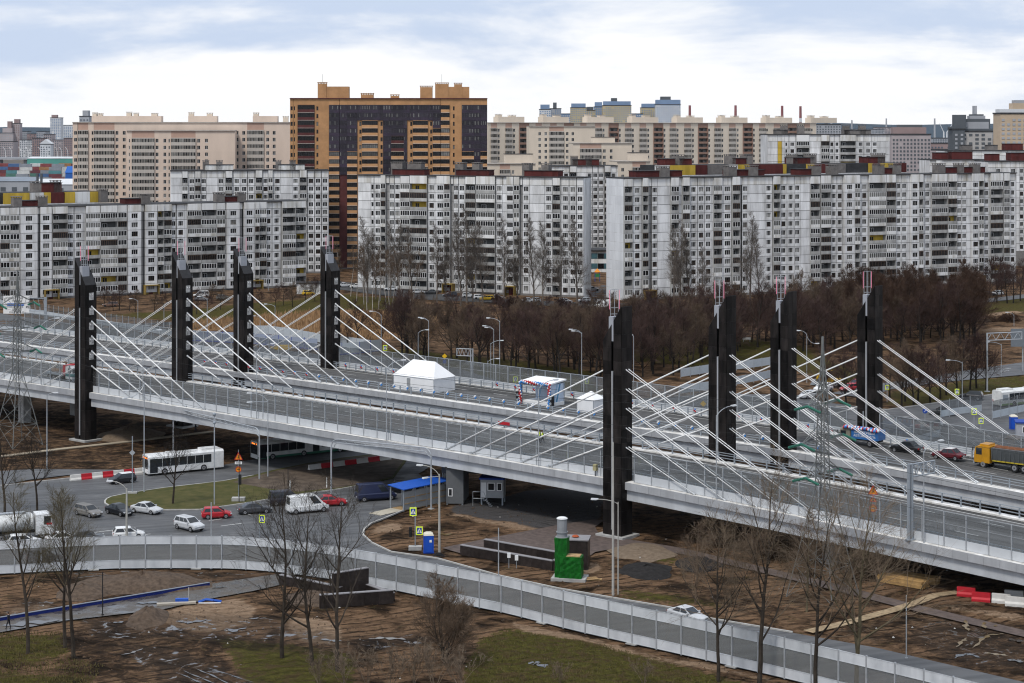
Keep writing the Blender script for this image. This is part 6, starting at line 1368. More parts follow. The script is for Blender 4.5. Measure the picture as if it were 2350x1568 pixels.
p, a = two('f', (2600, 990), (2110, 1040)); u_ = Vector((math.cos(a), math.sin(a), 0)); bus('white and green bus on the far road at the right edge', Gz('f', 2110, 1040) + u_ * 6, a, 12.0, (.70, .70, .68), (.2, .33, .12))
# ---- trucks
def chassis(o, L, xs, r=.5, w=1.2, col=BLACK):
    MB().box(-L / 2, L / 2 - .3, -.45, .45, .75, 1.0).ob('chassis', col, o); wm = wheel_mesh(r, .42)
    for x in xs:
        for s in (-1, 1): mob('wheel', wm, o, (x, s * (w - .22), r))
def cab(o, x0, x1, h, m, z0=.6, w=1.22):
    mb = MB(); pr = [(x0, z0), (x1, z0), (x1, z0 + (h - z0) * .45), (x1 - .16, h - .2), (x1 - .5, h), (x0, h)]
    mb.hull([(x, -w, z) for x, z in pr], [(x, w, z) for x, z in pr]); c = mb.ob('cab', m, o)
    ws = MB(); za, zb = z0 + (h - z0) * .48, h - .25
    ws.add([(x1 + .01, -w + .1, za), (x1 + .01, w - .1, za), (x1 - .13, w - .1, zb), (x1 - .13, -w + .1, zb)], [(0, 1, 2, 3)]); ws.ob('windscreen', CGL, c)
    for s in (-1, 1): MB().box(x1 - 1.15, x1 - .3, s * w - .012, s * w + .012, za, zb).ob('side_window', CGL, c); MB().cbox((x1 + .02, s * .85, z0 + .35), (.08, .4, .2)).ob('headlight', HLM, c); MB().cbox((x1 + .1, s * (w + .16), zb - .2), (.1, .18, .5)).ob('mirror', BLACK, c)
    MB().box(x1 - .05, x1 + .12, -w, w, z0 - .25, z0 + .1).ob('bumper', GREYP, c); return c
p, a = two('g', (368, 580), (-150, 622)); u_ = Vector((math.cos(a), math.sin(a), 0))
tk = thing('tank_truck', 'white tank truck with red cab trim at the left edge of the junction', 'truck', Gz('g', 340, 584) - u_ * 4.6 + Vector((0, 0, .035)), a)
chassis(tk, 9.5, (3.4, -1.6, -2.9)); cab(tk, 2.6, 4.75, 3.1, paint(WHT)); MB().box(3.9, 4.6, -1.235, 1.235, 1.75, 2.0).ob('red_stripe', RED, tk); MB().box(4.74, 4.775, -1.1, 1.1, 1.5, 1.78).ob('red_stripe', RED, tk)
tb = MB(); rg = lambda x, k: [(x, 1.22 * k * math.cos(t), 2.15 + 1.12 * k * math.sin(t)) for t in [2 * math.pi * i / 16 for i in range(16)]]
for xa, ka, xb, kb in ((-5.2, .8, -4.9, 1.0), (-4.9, 1, 2.0, 1), (2.0, 1, 2.35, .8)): tb.hull(rg(xa, ka), rg(xb, kb))
tb.ob('tank', paint((.66, .66, .64)), tk, smooth=True); MB().box(-4.0, 1.5, -.4, .4, 3.24, 3.4).ob('walkway', STEEL, tk)
def deckv(u, n, zoff): return BP(u, n, ZS(u) + zoff + .015)
def du(r, x, y, n): return u_at(px(r, x, y)[0], n)
slope = -math.atan((ZS(120) - ZS(150)) / 30)
# convoy on the far carriageway
cz = FZ
def convoy(kind, col, label, x, n, roof=None):
    u = du('f', x, 0, n); o = car(kind, col, label, deckv(u, n, cz), BRZ + math.pi, roof=roof); o.rotation_euler = (0, -math.atan((ZS(u - 2) - ZS(u + 2)) / 4) * -1, BRZ + math.pi); return o
convoy('vintage', (.008, .008, .009), 'black 1950s saloon with white-wall wheels on the far carriageway', 1505, 47.6)
convoy('vintage', (.10, .008, .014), 'two-tone red and white 1950s saloon behind the black one', 1785, 47.6, (.72, .70, .68))
u = du('f', 1205, 0, 47.6)
bt = thing('decorated_truck', 'blue-sided old lorry draped in tricolour balloons on the far carriageway', 'truck', deckv(u, 47.6, cz), BRZ + math.pi)
chassis(bt, 6.4, (2.2, -1.8), .45, 1.05); cab(bt, 1.3, 3.2, 2.2, paint((.23, .21, .16)), .6, 1.0)
MB().box(-3.2, 1.1, -1.1, 1.1, 1.0, 2.35).ob('box_body', paint((.03, .14, .38)), bt); MB().box(1.4, 3.0, -.9, .9, 2.2, 2.35).ob('cab_roof', paint((.35, .3, .22)), bt)
text_obj('lettering', 'НАШ ПЕРВЫЙ\nАВТОМОБИЛЬ', .5, WHITE, bt, (-1.05, 1.115, 1.7), (R(90), 0, R(180)))
def balloons(parent, pts, r, cols, name='balloon'):
    for i, q in enumerate(pts):
        k = cols[i % len(cols)]; key = ('bal', round(r, 2), k.name)
        if key not in CELL: CELL[key] = MB().ball((0, 0, 0), r, 0, 7, 5, 1.12).mesh('balloon', k, True)
        mob(name, CELL[key], parent, q)
BWH, BRD, BBL = plain((.74, .74, .75), .35), plain((.45, .025, .03), .35), plain((.05, .22, .55), .35)
bp = []
for i in range(26):
    x = -3.3 + 5.6 * i / 25
    bp += [(x, 1.15, 2.45 - .12 * math.sin(i * .5)), (x, .9, 2.6)]
balloons(bt, bp, .2, [BWH, BRD, BRD, BWH, BBL, BBL, BBL])
u = du('f', 1990, 0, 47.6) + 4.2
dt = thing('dump_truck', 'yellow-cabbed dump truck with grey tipper at the right edge, on the far carriageway', 'truck', deckv(u, 47.6, cz), BRZ + math.pi)
chassis(dt, 8.6, (3.0, -1.6, -3.0), .55, 1.25); cab(dt, 2.0, 4.3, 3.0, paint((.50, .235, .007)), .75, 1.25); MB().box(2.3, 3.6, -1.0, 1.0, 3.0, 3.25).ob('roof_spoiler', paint((.50, .235, .007)), dt)
tp = MB(); tp.hull([(-4.5, -1.1, 1.25), (1.75, -1.1, 1.25), (1.75, 1.1, 1.25), (-4.5, 1.1, 1.25)], [(-4.8, -1.28, 2.9), (1.8, -1.28, 2.9), (1.8, 1.28, 2.9), (-4.8, 1.28, 2.9)]); tpo = tp.ob('tipper', paint((.075, .082, .085)), dt)
for i in range(10): 
    for s in (-1, 1): MB().cbox((-4.2 + i * .65, s * 1.24, 2.05), (.08, .1, 1.5)).ob('rib', paint((.09, .097, .1)), tpo)
MB().box(-4.6, 1.7, -1.15, 1.15, 1.1, 1.26).ob('yellow_beam', paint((.5, .38, .03)), dt); sl = MB()
for i in range(7): sl.ball((-4.2 + i * .9, 0, 2.85), .75, 0, 8, 5, .45)
sl.ob('load', M('brown_load', (.17, .07, .035), .95, 0, .3, 3), dt)
# lorry on the near carriageway, left
u = u_at(px('d', 430)[0], 7.0)
cr_ = thing('crane_truck', 'red and white loader lorry on the near carriageway, left of the first pylon', 'truck', deckv(u, 7.0, 0), BRZ)
chassis(cr_, 8.0, (2.8, -1.4, -2.7)); cab(cr_, 2.1, 4.0, 2.7, paint(WHT)); MB().box(1.2, 2.05, -1.15, 1.15, 1.1, 2.9).ob('red_locker', RED, cr_); MB().box(-4, 1.1, -1.2, 1.2, 1.0, 1.35).ob('flatbed', GREYP, cr_)
MB().box(2.05, 4.1, -1.23, 1.23, 1.0, 1.5).ob('teal_band', paint((.05, .2, .2)), cr_)
MB().path([(.6, 0, 1.3), (.6, 0, 3.2), (-1.6, 0, 3.0), (-2.8, 0, 2.0)], .16, 6).ob('loader_arm', M('dusty_brown', (.2, .14, .1), .9), cr_)
ld = MB()
for i in range(5): ld.ball((-3.2 + i * .9, U(-.3, .3), 1.45), .75, 0, 7, 5, .7)
ld.ob('load', M('scrap_load', (.18, .13, .10), .95, 0, .4, 4), cr_)
# yellow loader behind the right pylons
lo = thing('wheel_loader', 'yellow construction loader standing behind the third right pylon', 'loader', Gz('f', 1000, 905), 2.6)
MB().box(-1.9, .6, -.9, .9, .7, 1.7).ob('engine_body', YEL, lo); MB().box(.1, 1.4, -.75, .75, 1.7, 3.1).ob('cab', CGL, lo); MB().box(0, 1.5, -.85, .85, 3.1, 3.25).ob('cab_roof', YEL, lo); MB().path([(1.2, 0, 1.6), (2.6, 0, 2.2), (3.3, 0, 1.0)], .2, 6).ob('arm', YEL, lo); MB().hull([(3.1, -1.2, .2), (4.1, -1.2, .2), (4.1, 1.2, .2), (3.1, 1.2, .2)], [(3.1, -1.2, 1.3), (3.5, -1.2, 1.3), (3.5, 1.2, 1.3), (3.1, 1.2, 1.3)]).ob('bucket', GREYP, lo)
wm = wheel_mesh(.7, .5)
for sx in (-1.3, 1.3):
    for sy in (-1, 1): mob('wheel', wm, lo, (sx, sy * .95, .7))
# ------------------------------------------------------------------ foreground noise wall
WALLP = M('noise_panel', (0.44, 0.46, 0.48), 0.55, 0.05, 0.06, 0.6, 0, 0.06, st=.5, detail=9, lo=.3, hi=.6, c2=(.60, .62, .64))
nw = thing('noise_wall', 'long curving noise wall of pale panels and clear panes across the foreground', 'noise barrier')
bpts = [G(*p) for p in BARBASE]; cl = [0.0]
for a, b in zip(bpts, bpts[1:]): cl.append(cl[-1] + (b - a).length)
def along(s):
    for i in range(len(cl) - 1):
        if s <= cl[i + 1]: return bpts[i].lerp(bpts[i + 1], (s - cl[i]) / (cl[i + 1] - cl[i]))
    return bpts[-1]
# smooth the plan
samp = [along(cl[-1] * i / 300) for i in range(301)]
for _ in range(12): samp = [samp[0]] + [(samp[i - 1] + samp[i] * 2 + samp[i + 1]) / 4 for i in range(1, 300)] + [samp[-1]]
STEP = 3.0; nn = int(cl[-1] / STEP); pp = [samp[int(i * 300 / nn)].lerp(samp[min(300, int(i * 300 / nn) + 1)], (i * 300 / nn) % 1) for i in range(nn + 1)]
pme = MB().box(-.07, .07, -.1, .1, 0, 3.95).mesh('post', STEEL)
WCLEAR = clearmat('wall_screen', (.80, .81, .80), .05, .16, (.42, .41, .40))
for i, (a, b) in enumerate(zip(pp, pp[1:])):
    d = b - a; L = d.length; rz = math.atan2(d.y, d.x); mob('post', pme, nw, a, rz)
    if not (-40 < a.x < 60) and abs(a.x) > 75: continue
    m = (a + b) / 2
    for z0, z1, nm, mt, t in ((.1, 1.05, 'solid_panel', WALLP, .05), (1.07, 2.88, 'clear_pane', WCLEAR, .01), (2.9, 3.88, 'solid_panel', WALLP, .05)):
        k = ('nw', round(L, 1), z0)
        if k not in CELL:
            mb = MB().box(-L / 2 + .075, L / 2 - .075, -t, t, z0, z1)
            if nm == 'solid_panel':
                mb.box(-L / 2 + .075, L / 2 - .075, -t - .02, t + .02, z0, z0 + .06); mb.box(-L / 2 + .075, L / 2 - .075, -t - .02, t + .02, z1 - .06, z1)
            CELL[k] = mb.mesh(nm, mt)
        o_ = mob(nm, CELL[k], nw, m, rz + U(-.008, .008)); o_.rotation_euler[0] = U(-.01, .01)
    if i % 4 == 1: MB().cbox((0, -.15, .05), (1.2, .5, .1)).ob('footing', CONC, nw, a, rz)
# ------------------------------------------------------------------ street lamps
LAMPW = M('lamp_housing', (.62, .63, .64), .4, .1, .05); CONP = M('concrete_pole', (.40, .385, .35), .9, 0, .12, 1)
def lamp(label, base, h, heads, pole=.1, mat=STEEL, bare=None, group=None):
    o = thing('street_lamp', label, 'street lamp', base, 0, group)
    MB().tube((0, 0, 0), (0, 0, h), pole, pole * .6, 8).ob('pole', mat, o)
    for dx, dy, z in heads:
        hd = Vector((dx, dy, 0)); n = 6; pts = []
        for i in range(n + 1):
            t = i / n; pts.append((dx * t ** 1.5, dy * t ** 1.5, h - .3 + (z - h + .3) * (math.sin(t * math.pi / 2))))
        MB().path(pts, .045, 5).ob('arm', mat, o); dr = hd.normalized(); e = Vector(pts[-1]); rz = math.atan2(dr.y, dr.x)
        hm = MB(); hm.hull([(-.1, -.1, -.02), (.75, -.16, -.05), (.75, .16, -.05), (-.1, .1, -.02)], [(-.1, -.08, .1), (.7, -.12, .13), (.7, .12, .13), (-.1, .08, .1)])
        h_ = hm.ob('lamp_head', LAMPW, o, e, rz); MB().box(.1, .65, -.11, .11, -.09, -.055).ob('lens', HLM, h_)
    return o
lamp('grey lamp by the red soil, left of the white bus', Gz('d', 315, 1458), 11.3, [(1.0, 0, 11.6)])
lamp('tall double lamp right behind the white bus front', Gz('g', 967, 292), 15.8, [(-2.2, -.4, 14.6), (-2.0, -2.0, 13.8)])
lamp('tall double lamp beside the arched height gantry', Gz('g', 1797, 187), 11.5, [(-2.4, 0, 12.5), (-2.2, -1.5, 11.4)])
lamp('concrete double lamp next to the blue toilet cabin', Gz('h', 655, 692), 9.6, [(-2.1, .4, 10.6), (-1.4, -1.2, 9.4)], .16, CONP)
lamp('concrete lamp in front of the nearest right pylon', Gz('h', 1820, 978), 17.0, [], .15, CONP)
lamp('small arm lamp on the concrete pole before the nearest pylon', Gz('h', 1824, 972) + Vector((.5, 0, 0)), 10.3, [(-2.3, 0, 10.6)], .09, CONP)
lamp('concrete lamp rising behind the noise wall beside the white hatchback', Gz('g', 850, 612), 6.6, [(-1.9, .4, 7.4)], .17, CONP)
near_x = (95, 328, 589, 887, 1236, 1644, 2120)
for i, xv in enumerate(near_x):
    u = u_at(xv, NE0 + .3); b = BP(u, NE0 + .3, ZS(u) + .22); dv = NV * 2.4 + UV * .6
    lamp(['first', 'second', 'third', 'fourth', 'fifth', 'sixth', 'seventh'][i] + ' curved lamp from the left on the near edge of the near carriageway', b, 10.3, [(dv.x, dv.y, 11.2)], .085, group='curved lamps along the near carriageway')
for i, (r, x, y, h, hd) in enumerate((('e', 265, 800, 12, [(-1.8, .3, 12.7)]), ('e', 583, 770, 10, [(-1.6, .3, 10.6), (-1.2, 1.0, 10.3)]), ('e', 513, 790, 8, [(1.6, 0, 8.5)]), ('e', 1060, 895, 13, [(-2.0, .3, 13.5)]), ('e', 1020, 880, 11, [(-1.6, 0, 11.6), (-1.2, .7, 11.2)]), ('e', 1000, 860, 7.6, [(1.9, 0, 8.1)]), ('e', 980, 905, 5.2, [(1.7, 0, 5.6)]), ('e', 1610, 955, 12, [(-1.8, 0, 12.6), (-1.3, .7, 12.2)]), ('e', 1958, 900, 10, [(-.2, .2, 10.2)]), ('d', 925, 480, 6, [(-1.6, 0, 6.5)]), ('d', 1100, 520, 6.5, [(1.6, 0, 7)]), ('d', 1390, 560, 9, [(-1.8, .3, 9.6)]), ('d', 1845, 580, 8, [(-2.0, 0, 8.4)]), ('d', 1745, 560, 4.5, [(-1.2, 0, 4.8)]), ('f', 835, 880, 10, [(-1.3, .3, 10.6), (1.8, 0, 8)]), ('f', 1878, 1050, 8.6, [(-2.3, 0, 8.9)]), ('f', 2140, 830, 6.6, [(-2.5, 0, 7)]), ('d', 188, 330, 9, [(-1.5, 0, 9.6)]), ('d', 140, 330, 8, [(-1.2, 0, 8.3)]), ('f', 2225, 500, 3, [(-1.5, 0, 3.6)]), ('d', 1800, 260, 6, [(1, 0, 6.4)]))):
    lamp('grey street lamp number %s beyond the overpass' % 'one two three four five six seven eight nine ten eleven twelve thirteen fourteen fifteen sixteen seventeen eighteen nineteen twenty twentyone'.split()[i] if False else ['lamp behind the big tent, at its left', 'twin lamp rising behind the big tent roof', 'short lamp behind the big tent, facing right', 'tallest lamp behind the screens, right of the gantry', 'twin lamp beside the tallest lamp', 'lamp facing right between tent and gantry lamps', 'lowest lamp behind the smoky screen', 'twin lamp left of the small tent', 'thin lamp just right of the nearest right pylon', 'lamp on the meadow edge left of the second pylon', 'lamp facing right near the second pylon', 'lamp between second and third pylon', 'lamp in the reeds near the fourth pylon', 'low lamp at the canal bank', 'twin lamp between second and third right pylons', 'lamp by the far road crossing sign', 'lamp on the far road at right', 'lamp left of the nine-storey block porch', 'lamp at the left sign gantry', 'short twin lamp on the right lawn', 'lamp before the end of the nine-storey block'][i], Gz(r, x, y), h, hd, .085)
# plain poles
def pole(label, base, h, r=.07, mat=STEEL, top=None):
    o = thing('pole', label, 'pole', base); MB().tube((0, 0, 0), (0, 0, h), r, r * .8, 8).ob('mast', mat, o); MB().tube((0, 0, 0), (0, 0, .12), r * 2.2, r * 2.2, 8).ob('base_plate', mat, o)
    if top: MB().ball((0, 0, h + .15), .26, 0, 8, 5).ob('globe', GREYP, o); MB().ball((0, 0, h - 1.0), .22, 0, 8, 5).ob('collar', GREYP, o)
pole('thin grey camera pole on the grass island', Gz('g', 1438, 376), 12.4, .09, top=1); pole('grey pole on the noise wall, left of the bare trees', Gz('g', 1417, 800), 7.8, .09); pole('thin grey pole on the noise wall before the granite planter', Gz('h', 1052, 1088), 9.0, .07)
pole('thin grey pole in the muddy plot at right', Gz('i', 1503, 1402), 6.2, .06); pole('short dark post in the mud at bottom left', Gz('g', 688, 1112), 4.6, .06, BLACK); pole('white marker post at the mud verge, left', Gz('g', 1946, 290), 1.7, .09, WHITE); pole('white marker post at the mud verge, right', Gz('g', 2192, 262), 1.6, .08, WHITE); pole('small timber post at the end of the blue kerb beam', Gz('g', 1266, 1010), 1.4, .06, CONP)
pole('dark sign post beside the white panel van', Gz('g', 1932, 430), 6, .06, BLACK); pole('dark stub pole behind the vans', Gz('g', 1604, 360), 6.9, .06, BLACK)
# ------------------------------------------------------------------ height gantries (arched truss on two legs)
def arch_gantry(label, base_l, base_r, h, frac=1.0):
    o = thing('height_gantry', label, 'gantry', base_r); d = base_l - base_r; L = d.length; rz = math.atan2(d.y, d.x); o.rotation_euler = (0, 0, rz)
    for x in (0, L): MB().tube((x, 0, 0), (x, 0, h - 1.2), .13, .11, 8).ob('leg', STEEL, o); MB().box(x - .35, x + .35, -.35, .35, 0, .12).ob('base_plate', CONC, o)
    def rail(off):
        q = [(0, 0, h - 1.2)]
        for i in range(1, 6): t = math.pi / 2 * i / 5; q.append((1.2 - (1.2 - off) * math.cos(t) if off else 1.2 - 1.2 * math.cos(t), 0, h - 1.2 + (1.2 - off) * math.sin(t)))
        q.append((L - 1.2, 0, h - off)); 
        for i in range(1, 6): t = math.pi / 2 * (1 - i / 5); q.append((L - 1.2 + (1.2 - off) * math.cos(t), 0, h - 1.2 + (1.2 - off) * math.sin(t)))
        return q
    MB().path(rail(0), .08, 6).ob('top_chord', STEEL, o); MB().path(rail(.5), .06, 6).ob('bottom_chord', STEEL, o)
    br = MB(); n = int(L / .9)
    for i in range(n): x = 1.2 + (L - 2.4) * i / n; br.tube((x, 0, h - .5), (x + (L - 2.4) / n, 0, h) if i % 2 == 0 else (x, 0, h), .03, n=4)
    br.ob('bracing', STEEL, o)
arch_gantry('arched height gantry over the road beside the white bus', Gz('d', 1163, 1368), Gz('d', 1740, 1532), 7.6)
arch_gantry('arched height gantry whose right leg stands by the blue-roofed walkway', Gz('d', 2222, 1650), Gz('h', 600, 400), 8.3)
# ------------------------------------------------------------------ lattice power towers
LAT = M('lattice_steel', (.20, .205, .195), .6, .3, .15, 1); INSM = M('green_insulator', (.04, .17, .12), .3)
def lattice(label, base, h, arms, w0, rz):
    o = thing('power_tower', label, 'power pylon', base, rz)
    def wz(z): t = z / h; return w0 * (1 - t * 1.9) if t < .42 else w0 * (.2 - .12 * (t - .42) / .58)
    wz2 = lambda z: max(.3, wz(z)) if z < h * .8 else max(.05, .3 * (1 - (z / h - .8) / .2)); zs = [0, h * .12, h * .22, h * .32, h * .42] + [h * .42 + h * .58 * i / 14 for i in range(1, 15)]
    cor = [(-1, -1), (1, -1), (1, 1), (-1, 1)]
    for cx, cy in cor:
        m = MB()
        for a, b in zip(zs, zs[1:]): m.tube((cx * wz2(a), cy * wz2(a), a), (cx * wz2(b), cy * wz2(b), b), .07, n=4)
        m.ob('leg', LAT, o)
    for i in range(4):
        m = MB(); c, e = cor[i], cor[(i + 1) % 4]
        for k, (a, b) in enumerate(zip(zs, zs[1:])):
            p = lambda q, z: (q[0] * wz2(z), q[1] * wz2(z), z)
            m.tube(p(c, a), p(e, b), .032, n=4); m.tube(p(e, a), p(c, b), .032, n=4)
            if k % 2 == 0: m.tube(p(c, b), p(e, b), .04, n=4)
        m.ob('bracing', LAT, o)
    tips = []
    for z, L in arms:
        for s in (-1, 1):
            m = MB(); tip = Vector((s * L, 0, z)); w = wz2(z)
            for cy in (-1, 1): m.tube((s * w, cy * w, z - .1), tip, .06, n=4); m.tube((s * w, cy * w, z + 1.4), tip, .05, n=4)
            for t in (.25, .5, .75): m.tube(Vector((s * w, -w, z)).lerp(tip, t), Vector((s * w, w, z)).lerp(tip, t), .035, n=4); m.tube(Vector((s * w, 0, z + 1.4)).lerp(tip, t), Vector((s * w, w, z)).lerp(tip, t - .15), .035, n=4)
            m.ob('arm', LAT, o)
            for sy in (-1, 1):
                e = tip + Vector((0, sy * 1.7, -.55)); ins = MB(); n = 9
                for k in range(n): ins.tube(tip.lerp(e, (k + .1) / n), tip.lerp(e, (k + .75) / n), .17, .13, 8)
                ins.ob('insulator', INSM, o); tips.append((s, sy, z, e))
    return o, tips
bl, br_ = G(40, 1022), G(1888, 1368); ddir = (br_ - bl); lrz = math.atan2(ddir.y, ddir.x) - R(90)
tl, tipsl = lattice('lattice power tower with green insulators at the left edge', bl, 28.7, ((15.4, 3.6), (19.2, 4.4), (23.2, 3.2)), 2.9, lrz)
tr_, tipsr = lattice('lattice power tower with green insulators standing before the right pylons', br_, 28.8, ((13.6, 3.6), (17.4, 4.4), (21.4, 3.2)), 2.9, lrz)
WIRE = M('wire', (.03, .03, .03), .6)
def wire(p, q, sag, label, r=.022, n=18):
    mb = MB(); pts = []
    for i in range(n + 1): t = i / n; a = p.lerp(q, t); a.z -= 4 * sag * t * (1 - t); pts.append(a)
    mb.path(pts, r, 4); tag(mb.ob('power_line', WIRE), label, 'cable', 'power lines strung between the lattice towers')
mrot = Matrix.Rotation(lrz, 3, 'Z')
for (s, sy, z, e) in tipsl:
    for (s2, sy2, z2, e2) in tipsr:
        if s == s2 and sy == 1 and sy2 == -1 and abs((z - 15.4) - (z2 - 13.6)) < .1:
            wire(bl + mrot @ e * 1, br_ + mrot @ e2, 3.2, {15.4: 'lower', 19.2: 'middle', 23.2: 'upper'}[z] + (' near' if s > 0 else ' far') + '-side power line spanning from the left to the right tower')
    if sy == -1: wire(bl + mrot @ e, bl + mrot @ (e + Vector((0, -90, 1))), 2.5, {15.4: 'lower', 19.2: 'middle', 23.2: 'upper'}[z] + (' near' if s > 0 else ' far') + '-side power line leaving the left tower out of the picture')
for (s, sy, z, e) in tipsr:
    if sy == 1: wire(br_ + mrot @ e, br_ + mrot @ (e + Vector((0, 120, 0))), 3.0, {13.6: 'lower', 17.4: 'middle', 21.4: 'upper'}[z] + (' near' if s > 0 else ' far') + '-side power line leaving the right tower out of the picture')
# ------------------------------------------------------------------ tents, stage, balloons on the far deck
TENT = M('tent_fabric', (.80, .80, .80), .7, 0, .03, .6, .15)
def tent(label, u, n, lu, ln, eave, ridge, hip):
    z = ZS(u) + FZ + .02; o = thing('tent', label, 'tent', BP(u, n, z), BRZ)
    def wall(nm, a, b):
        mb = MB(); k = 6; q = []
        for i in range(k + 1):
            t = i / k; x, y = a[0] + (b[0] - a[0]) * t, a[1] + (b[1] - a[1]) * t; w = .05 * math.sin(i * 2.3); q += [(x + w * .5, y + w, 0), (x, y, eave)]
        mb.add(q, [(2 * i, 2 * i + 2, 2 * i + 3, 2 * i + 1) for i in range(k)]); mb.ob(nm, TENT, o)
    c = [(-lu / 2, -ln / 2), (lu / 2, -ln / 2), (lu / 2, ln / 2), (-lu / 2, ln / 2)]
    for i in range(4): wall('wall', c[i], c[(i + 1) % 4])
    rf = MB(); e = .12; a = [(-lu / 2 - e, -ln / 2 - e, eave - .1), (lu / 2 + e, -ln / 2 - e, eave - .1), (lu / 2 + e, ln / 2 + e, eave - .1), (-lu / 2 - e, ln / 2 + e, eave - .1)]
    if hip is None: rf.add(a + [(0, 0, ridge)], [(0, 1, 4), (1, 2, 4), (2, 3, 4), (3, 0, 4)])
    else: rf.add(a + [(-hip, 0, ridge), (hip, 0, ridge)], [(0, 1, 5, 4), (1, 2, 5), (2, 3, 4, 5), (3, 0, 4)])
    rf.ob('roof', TENT, o)
    for x, y in c: MB().tube((x * 1.005, y * 1.01, 0), (x * 1.005, y * 1.01, eave - .1), .05, n=6).ob('pole', GREYP, o)
    if lu > 5: MB().box(-1.55, -.75, -ln / 2 - .06, -ln / 2 - .02, 0, 2.05).ob('door', M('mesh_door', (.3, .31, .32), .7), o)
tent('large white hip-roofed tent on the far carriageway', 37.0, 42.7, 9.4, 5.2, 2.45, 4.9, 2.6)
tent('small white pyramid tent right of the balloon arch', 72.6, 43.6, 3.3, 3.0, 2.1, 3.2, None)
ST = thing('stage', 'open stage with white canopy and blue printed backdrop on the far carriageway', 'stage', BP(62.4, 43.8, ZS(62.4) + FZ + .02), BRZ)
MB().box(-3, 3, -1.6, 1.9, 0, .55).ob('platform', WHITE, ST)
for x in (-3, 3):
    for y in (-1.6, 1.9): MB().tube((x, y, 0), (x, y, 3.6), .07, n=6).ob('post', GREYP, ST)
MB().hull([(-3.2, -1.9, 3.5), (3.2, -1.9, 3.5), (3.2, 2.2, 3.9), (-3.2, 2.2, 3.9)], [(-3.2, -1.9, 3.72), (3.2, -1.9, 3.72), (3.2, 2.2, 4.12), (-3.2, 2.2, 4.12)]).ob('canopy', TENT, ST)
BKD = plain((.52, .60, .72), .6); BK2 = plain((.10, .28, .46), .6); BK3 = plain((.30, .46, .62), .6)
bk_ = MB().box(-2.9, 2.9, 1.80, 1.86, .56, 3.6).ob('backdrop', BKD, ST); sd_ = MB().box(2.86, 2.92, -1.5, 1.8, .56, 3.5).ob('side_backdrop', BKD, ST)
for x0, m_ in ((.6, BK2), (1.3, BK3), (-2.6, BK3)): MB().add([(x0, 1.79, .6), (x0 + .45, 1.79, .6), (x0 + 1.35, 1.79, 3.55), (x0 + .9, 1.79, 3.55)], [(0, 1, 2, 3)]).ob('printed_band', m_, bk_)
for y0, m_ in ((-.9, BK3), (-.2, BK2)): MB().add([(2.925, y0, .6), (2.925, y0 + .4, .6), (2.925, y0 + 1.3, 3.45), (2.925, y0 + .9, 3.45)], [(0, 1, 2, 3)]).ob('printed_band', m_, sd_)
for x in (-3.6, 3.4):
    s_ = thing('loudspeaker', ('left' if x < 0 else 'right') + ' black loudspeaker tower beside the stage', 'speaker', BP(62.4 + x, 42.0, ZS(62.4) + FZ + .02), BRZ); MB().box(-.3, .3, -.3, .3, .1, 1.9).ob('cabinet', BLACK, s_); MB().box(-.4, .4, -.4, .4, 0, .1).ob('plinth', GREYP, s_)
    for z in (.6, 1.4): MB().tube((0, -.3, z), (0, -.33, z), .22, n=10).ob('cone', GREYP, s_)
ba = thing('balloon_arch', 'square arch of red, white and blue balloons before the stage', 'balloon arch', BP(62.4, 41.8, ZS(62.4) + FZ), BRZ)
path = []
for i in range(15): path.append((-3.05, 0, .2 + 3.3 * i / 14))
for i in range(1, 26): path.append((-3.05 + 6.1 * i / 25, 0, 3.6))
for i in range(1, 15): path.append((3.05, 0, 3.5 - 3.3 * i / 14))
seq = [BRD, BRD, BWH, BBL, BBL, BWH]; k = 0
for i, (x, y, z) in enumerate(path):
    for j in range(3):
        t = j * 2.094 + i * .7; r_ = .15
        vert = abs(x) > 3.0
        q = (x + (math.cos(t) * r_ if vert else 0), y + math.sin(t) * r_, z + (0 if vert else math.cos(t) * r_)); balloons(ba, [q], .17, [seq[(i + j * 2) % 6]])
def cluster(u, n, zo, cols, label, grp):
    o = thing('balloon_cluster', label, 'balloons', BP(u, n, ZS(u) + FZ + zo), 0, grp); balloons(o, [(-.13, 0, .05), (.13, 0, 0), (0, -.05, .2), (.02, -.12, -.12)], .135, cols)
for i in range(44):
    u = -12 + i * 3.05
    cluster(u, FE0 + .95, 1.25, [BWH, BBL] if i > 9 else [BRD, BWH, BBL], ('blue and white' if i > 9 else 'tricolour') + ' balloon cluster on the inner guardrail, %s from the left' % ordw(i), 'balloon clusters on the inner guardrail')
for i in range(30):
    u = 6 + i * 4.1
    if 30 < u < 43: continue
    cluster(u, FE1 - 2.2, 1.0, [BRD, BWH, BBL], 'small tricolour balloon cluster on the guardrail behind the tents, %s from the left' % ordw(i), 'balloon clusters on the rear guardrail')
cb = thing('switch_cabinet', 'olive switch cabinet beside the big tent', 'cabinet', BP(29.5, 45.5, ZS(29.5) + FZ), BRZ); MB().box(-.75, .75, -.5, .5, 0, 2.3).ob('housing', plain((.16, .16, .13), .7), cb); MB().box(-.7, .7, -.53, -.505, .15, 2.1).ob('door', plain((.18, .18, .15), .7), cb); MB().box(-.8, .8, -.55, .55, 2.31, 2.4).ob('lid', GREYP, cb)
u = u_at(px('e', 1707)[0], NE0 + .6); hy = thing('control_box', 'small yellowish control box on the coping left of the nearest right pylon', 'box', BP(u, NE0 + .4, ZS(u) + .22), BRZ); MB().box(-.25, .25, -.2, .2, .7, 1.5).ob('box', plain((.4, .36, .2), .7), hy); MB().tube((0, 0, 0), (0, 0, .7), .06, n=6).ob('stand', BLACK, hy)
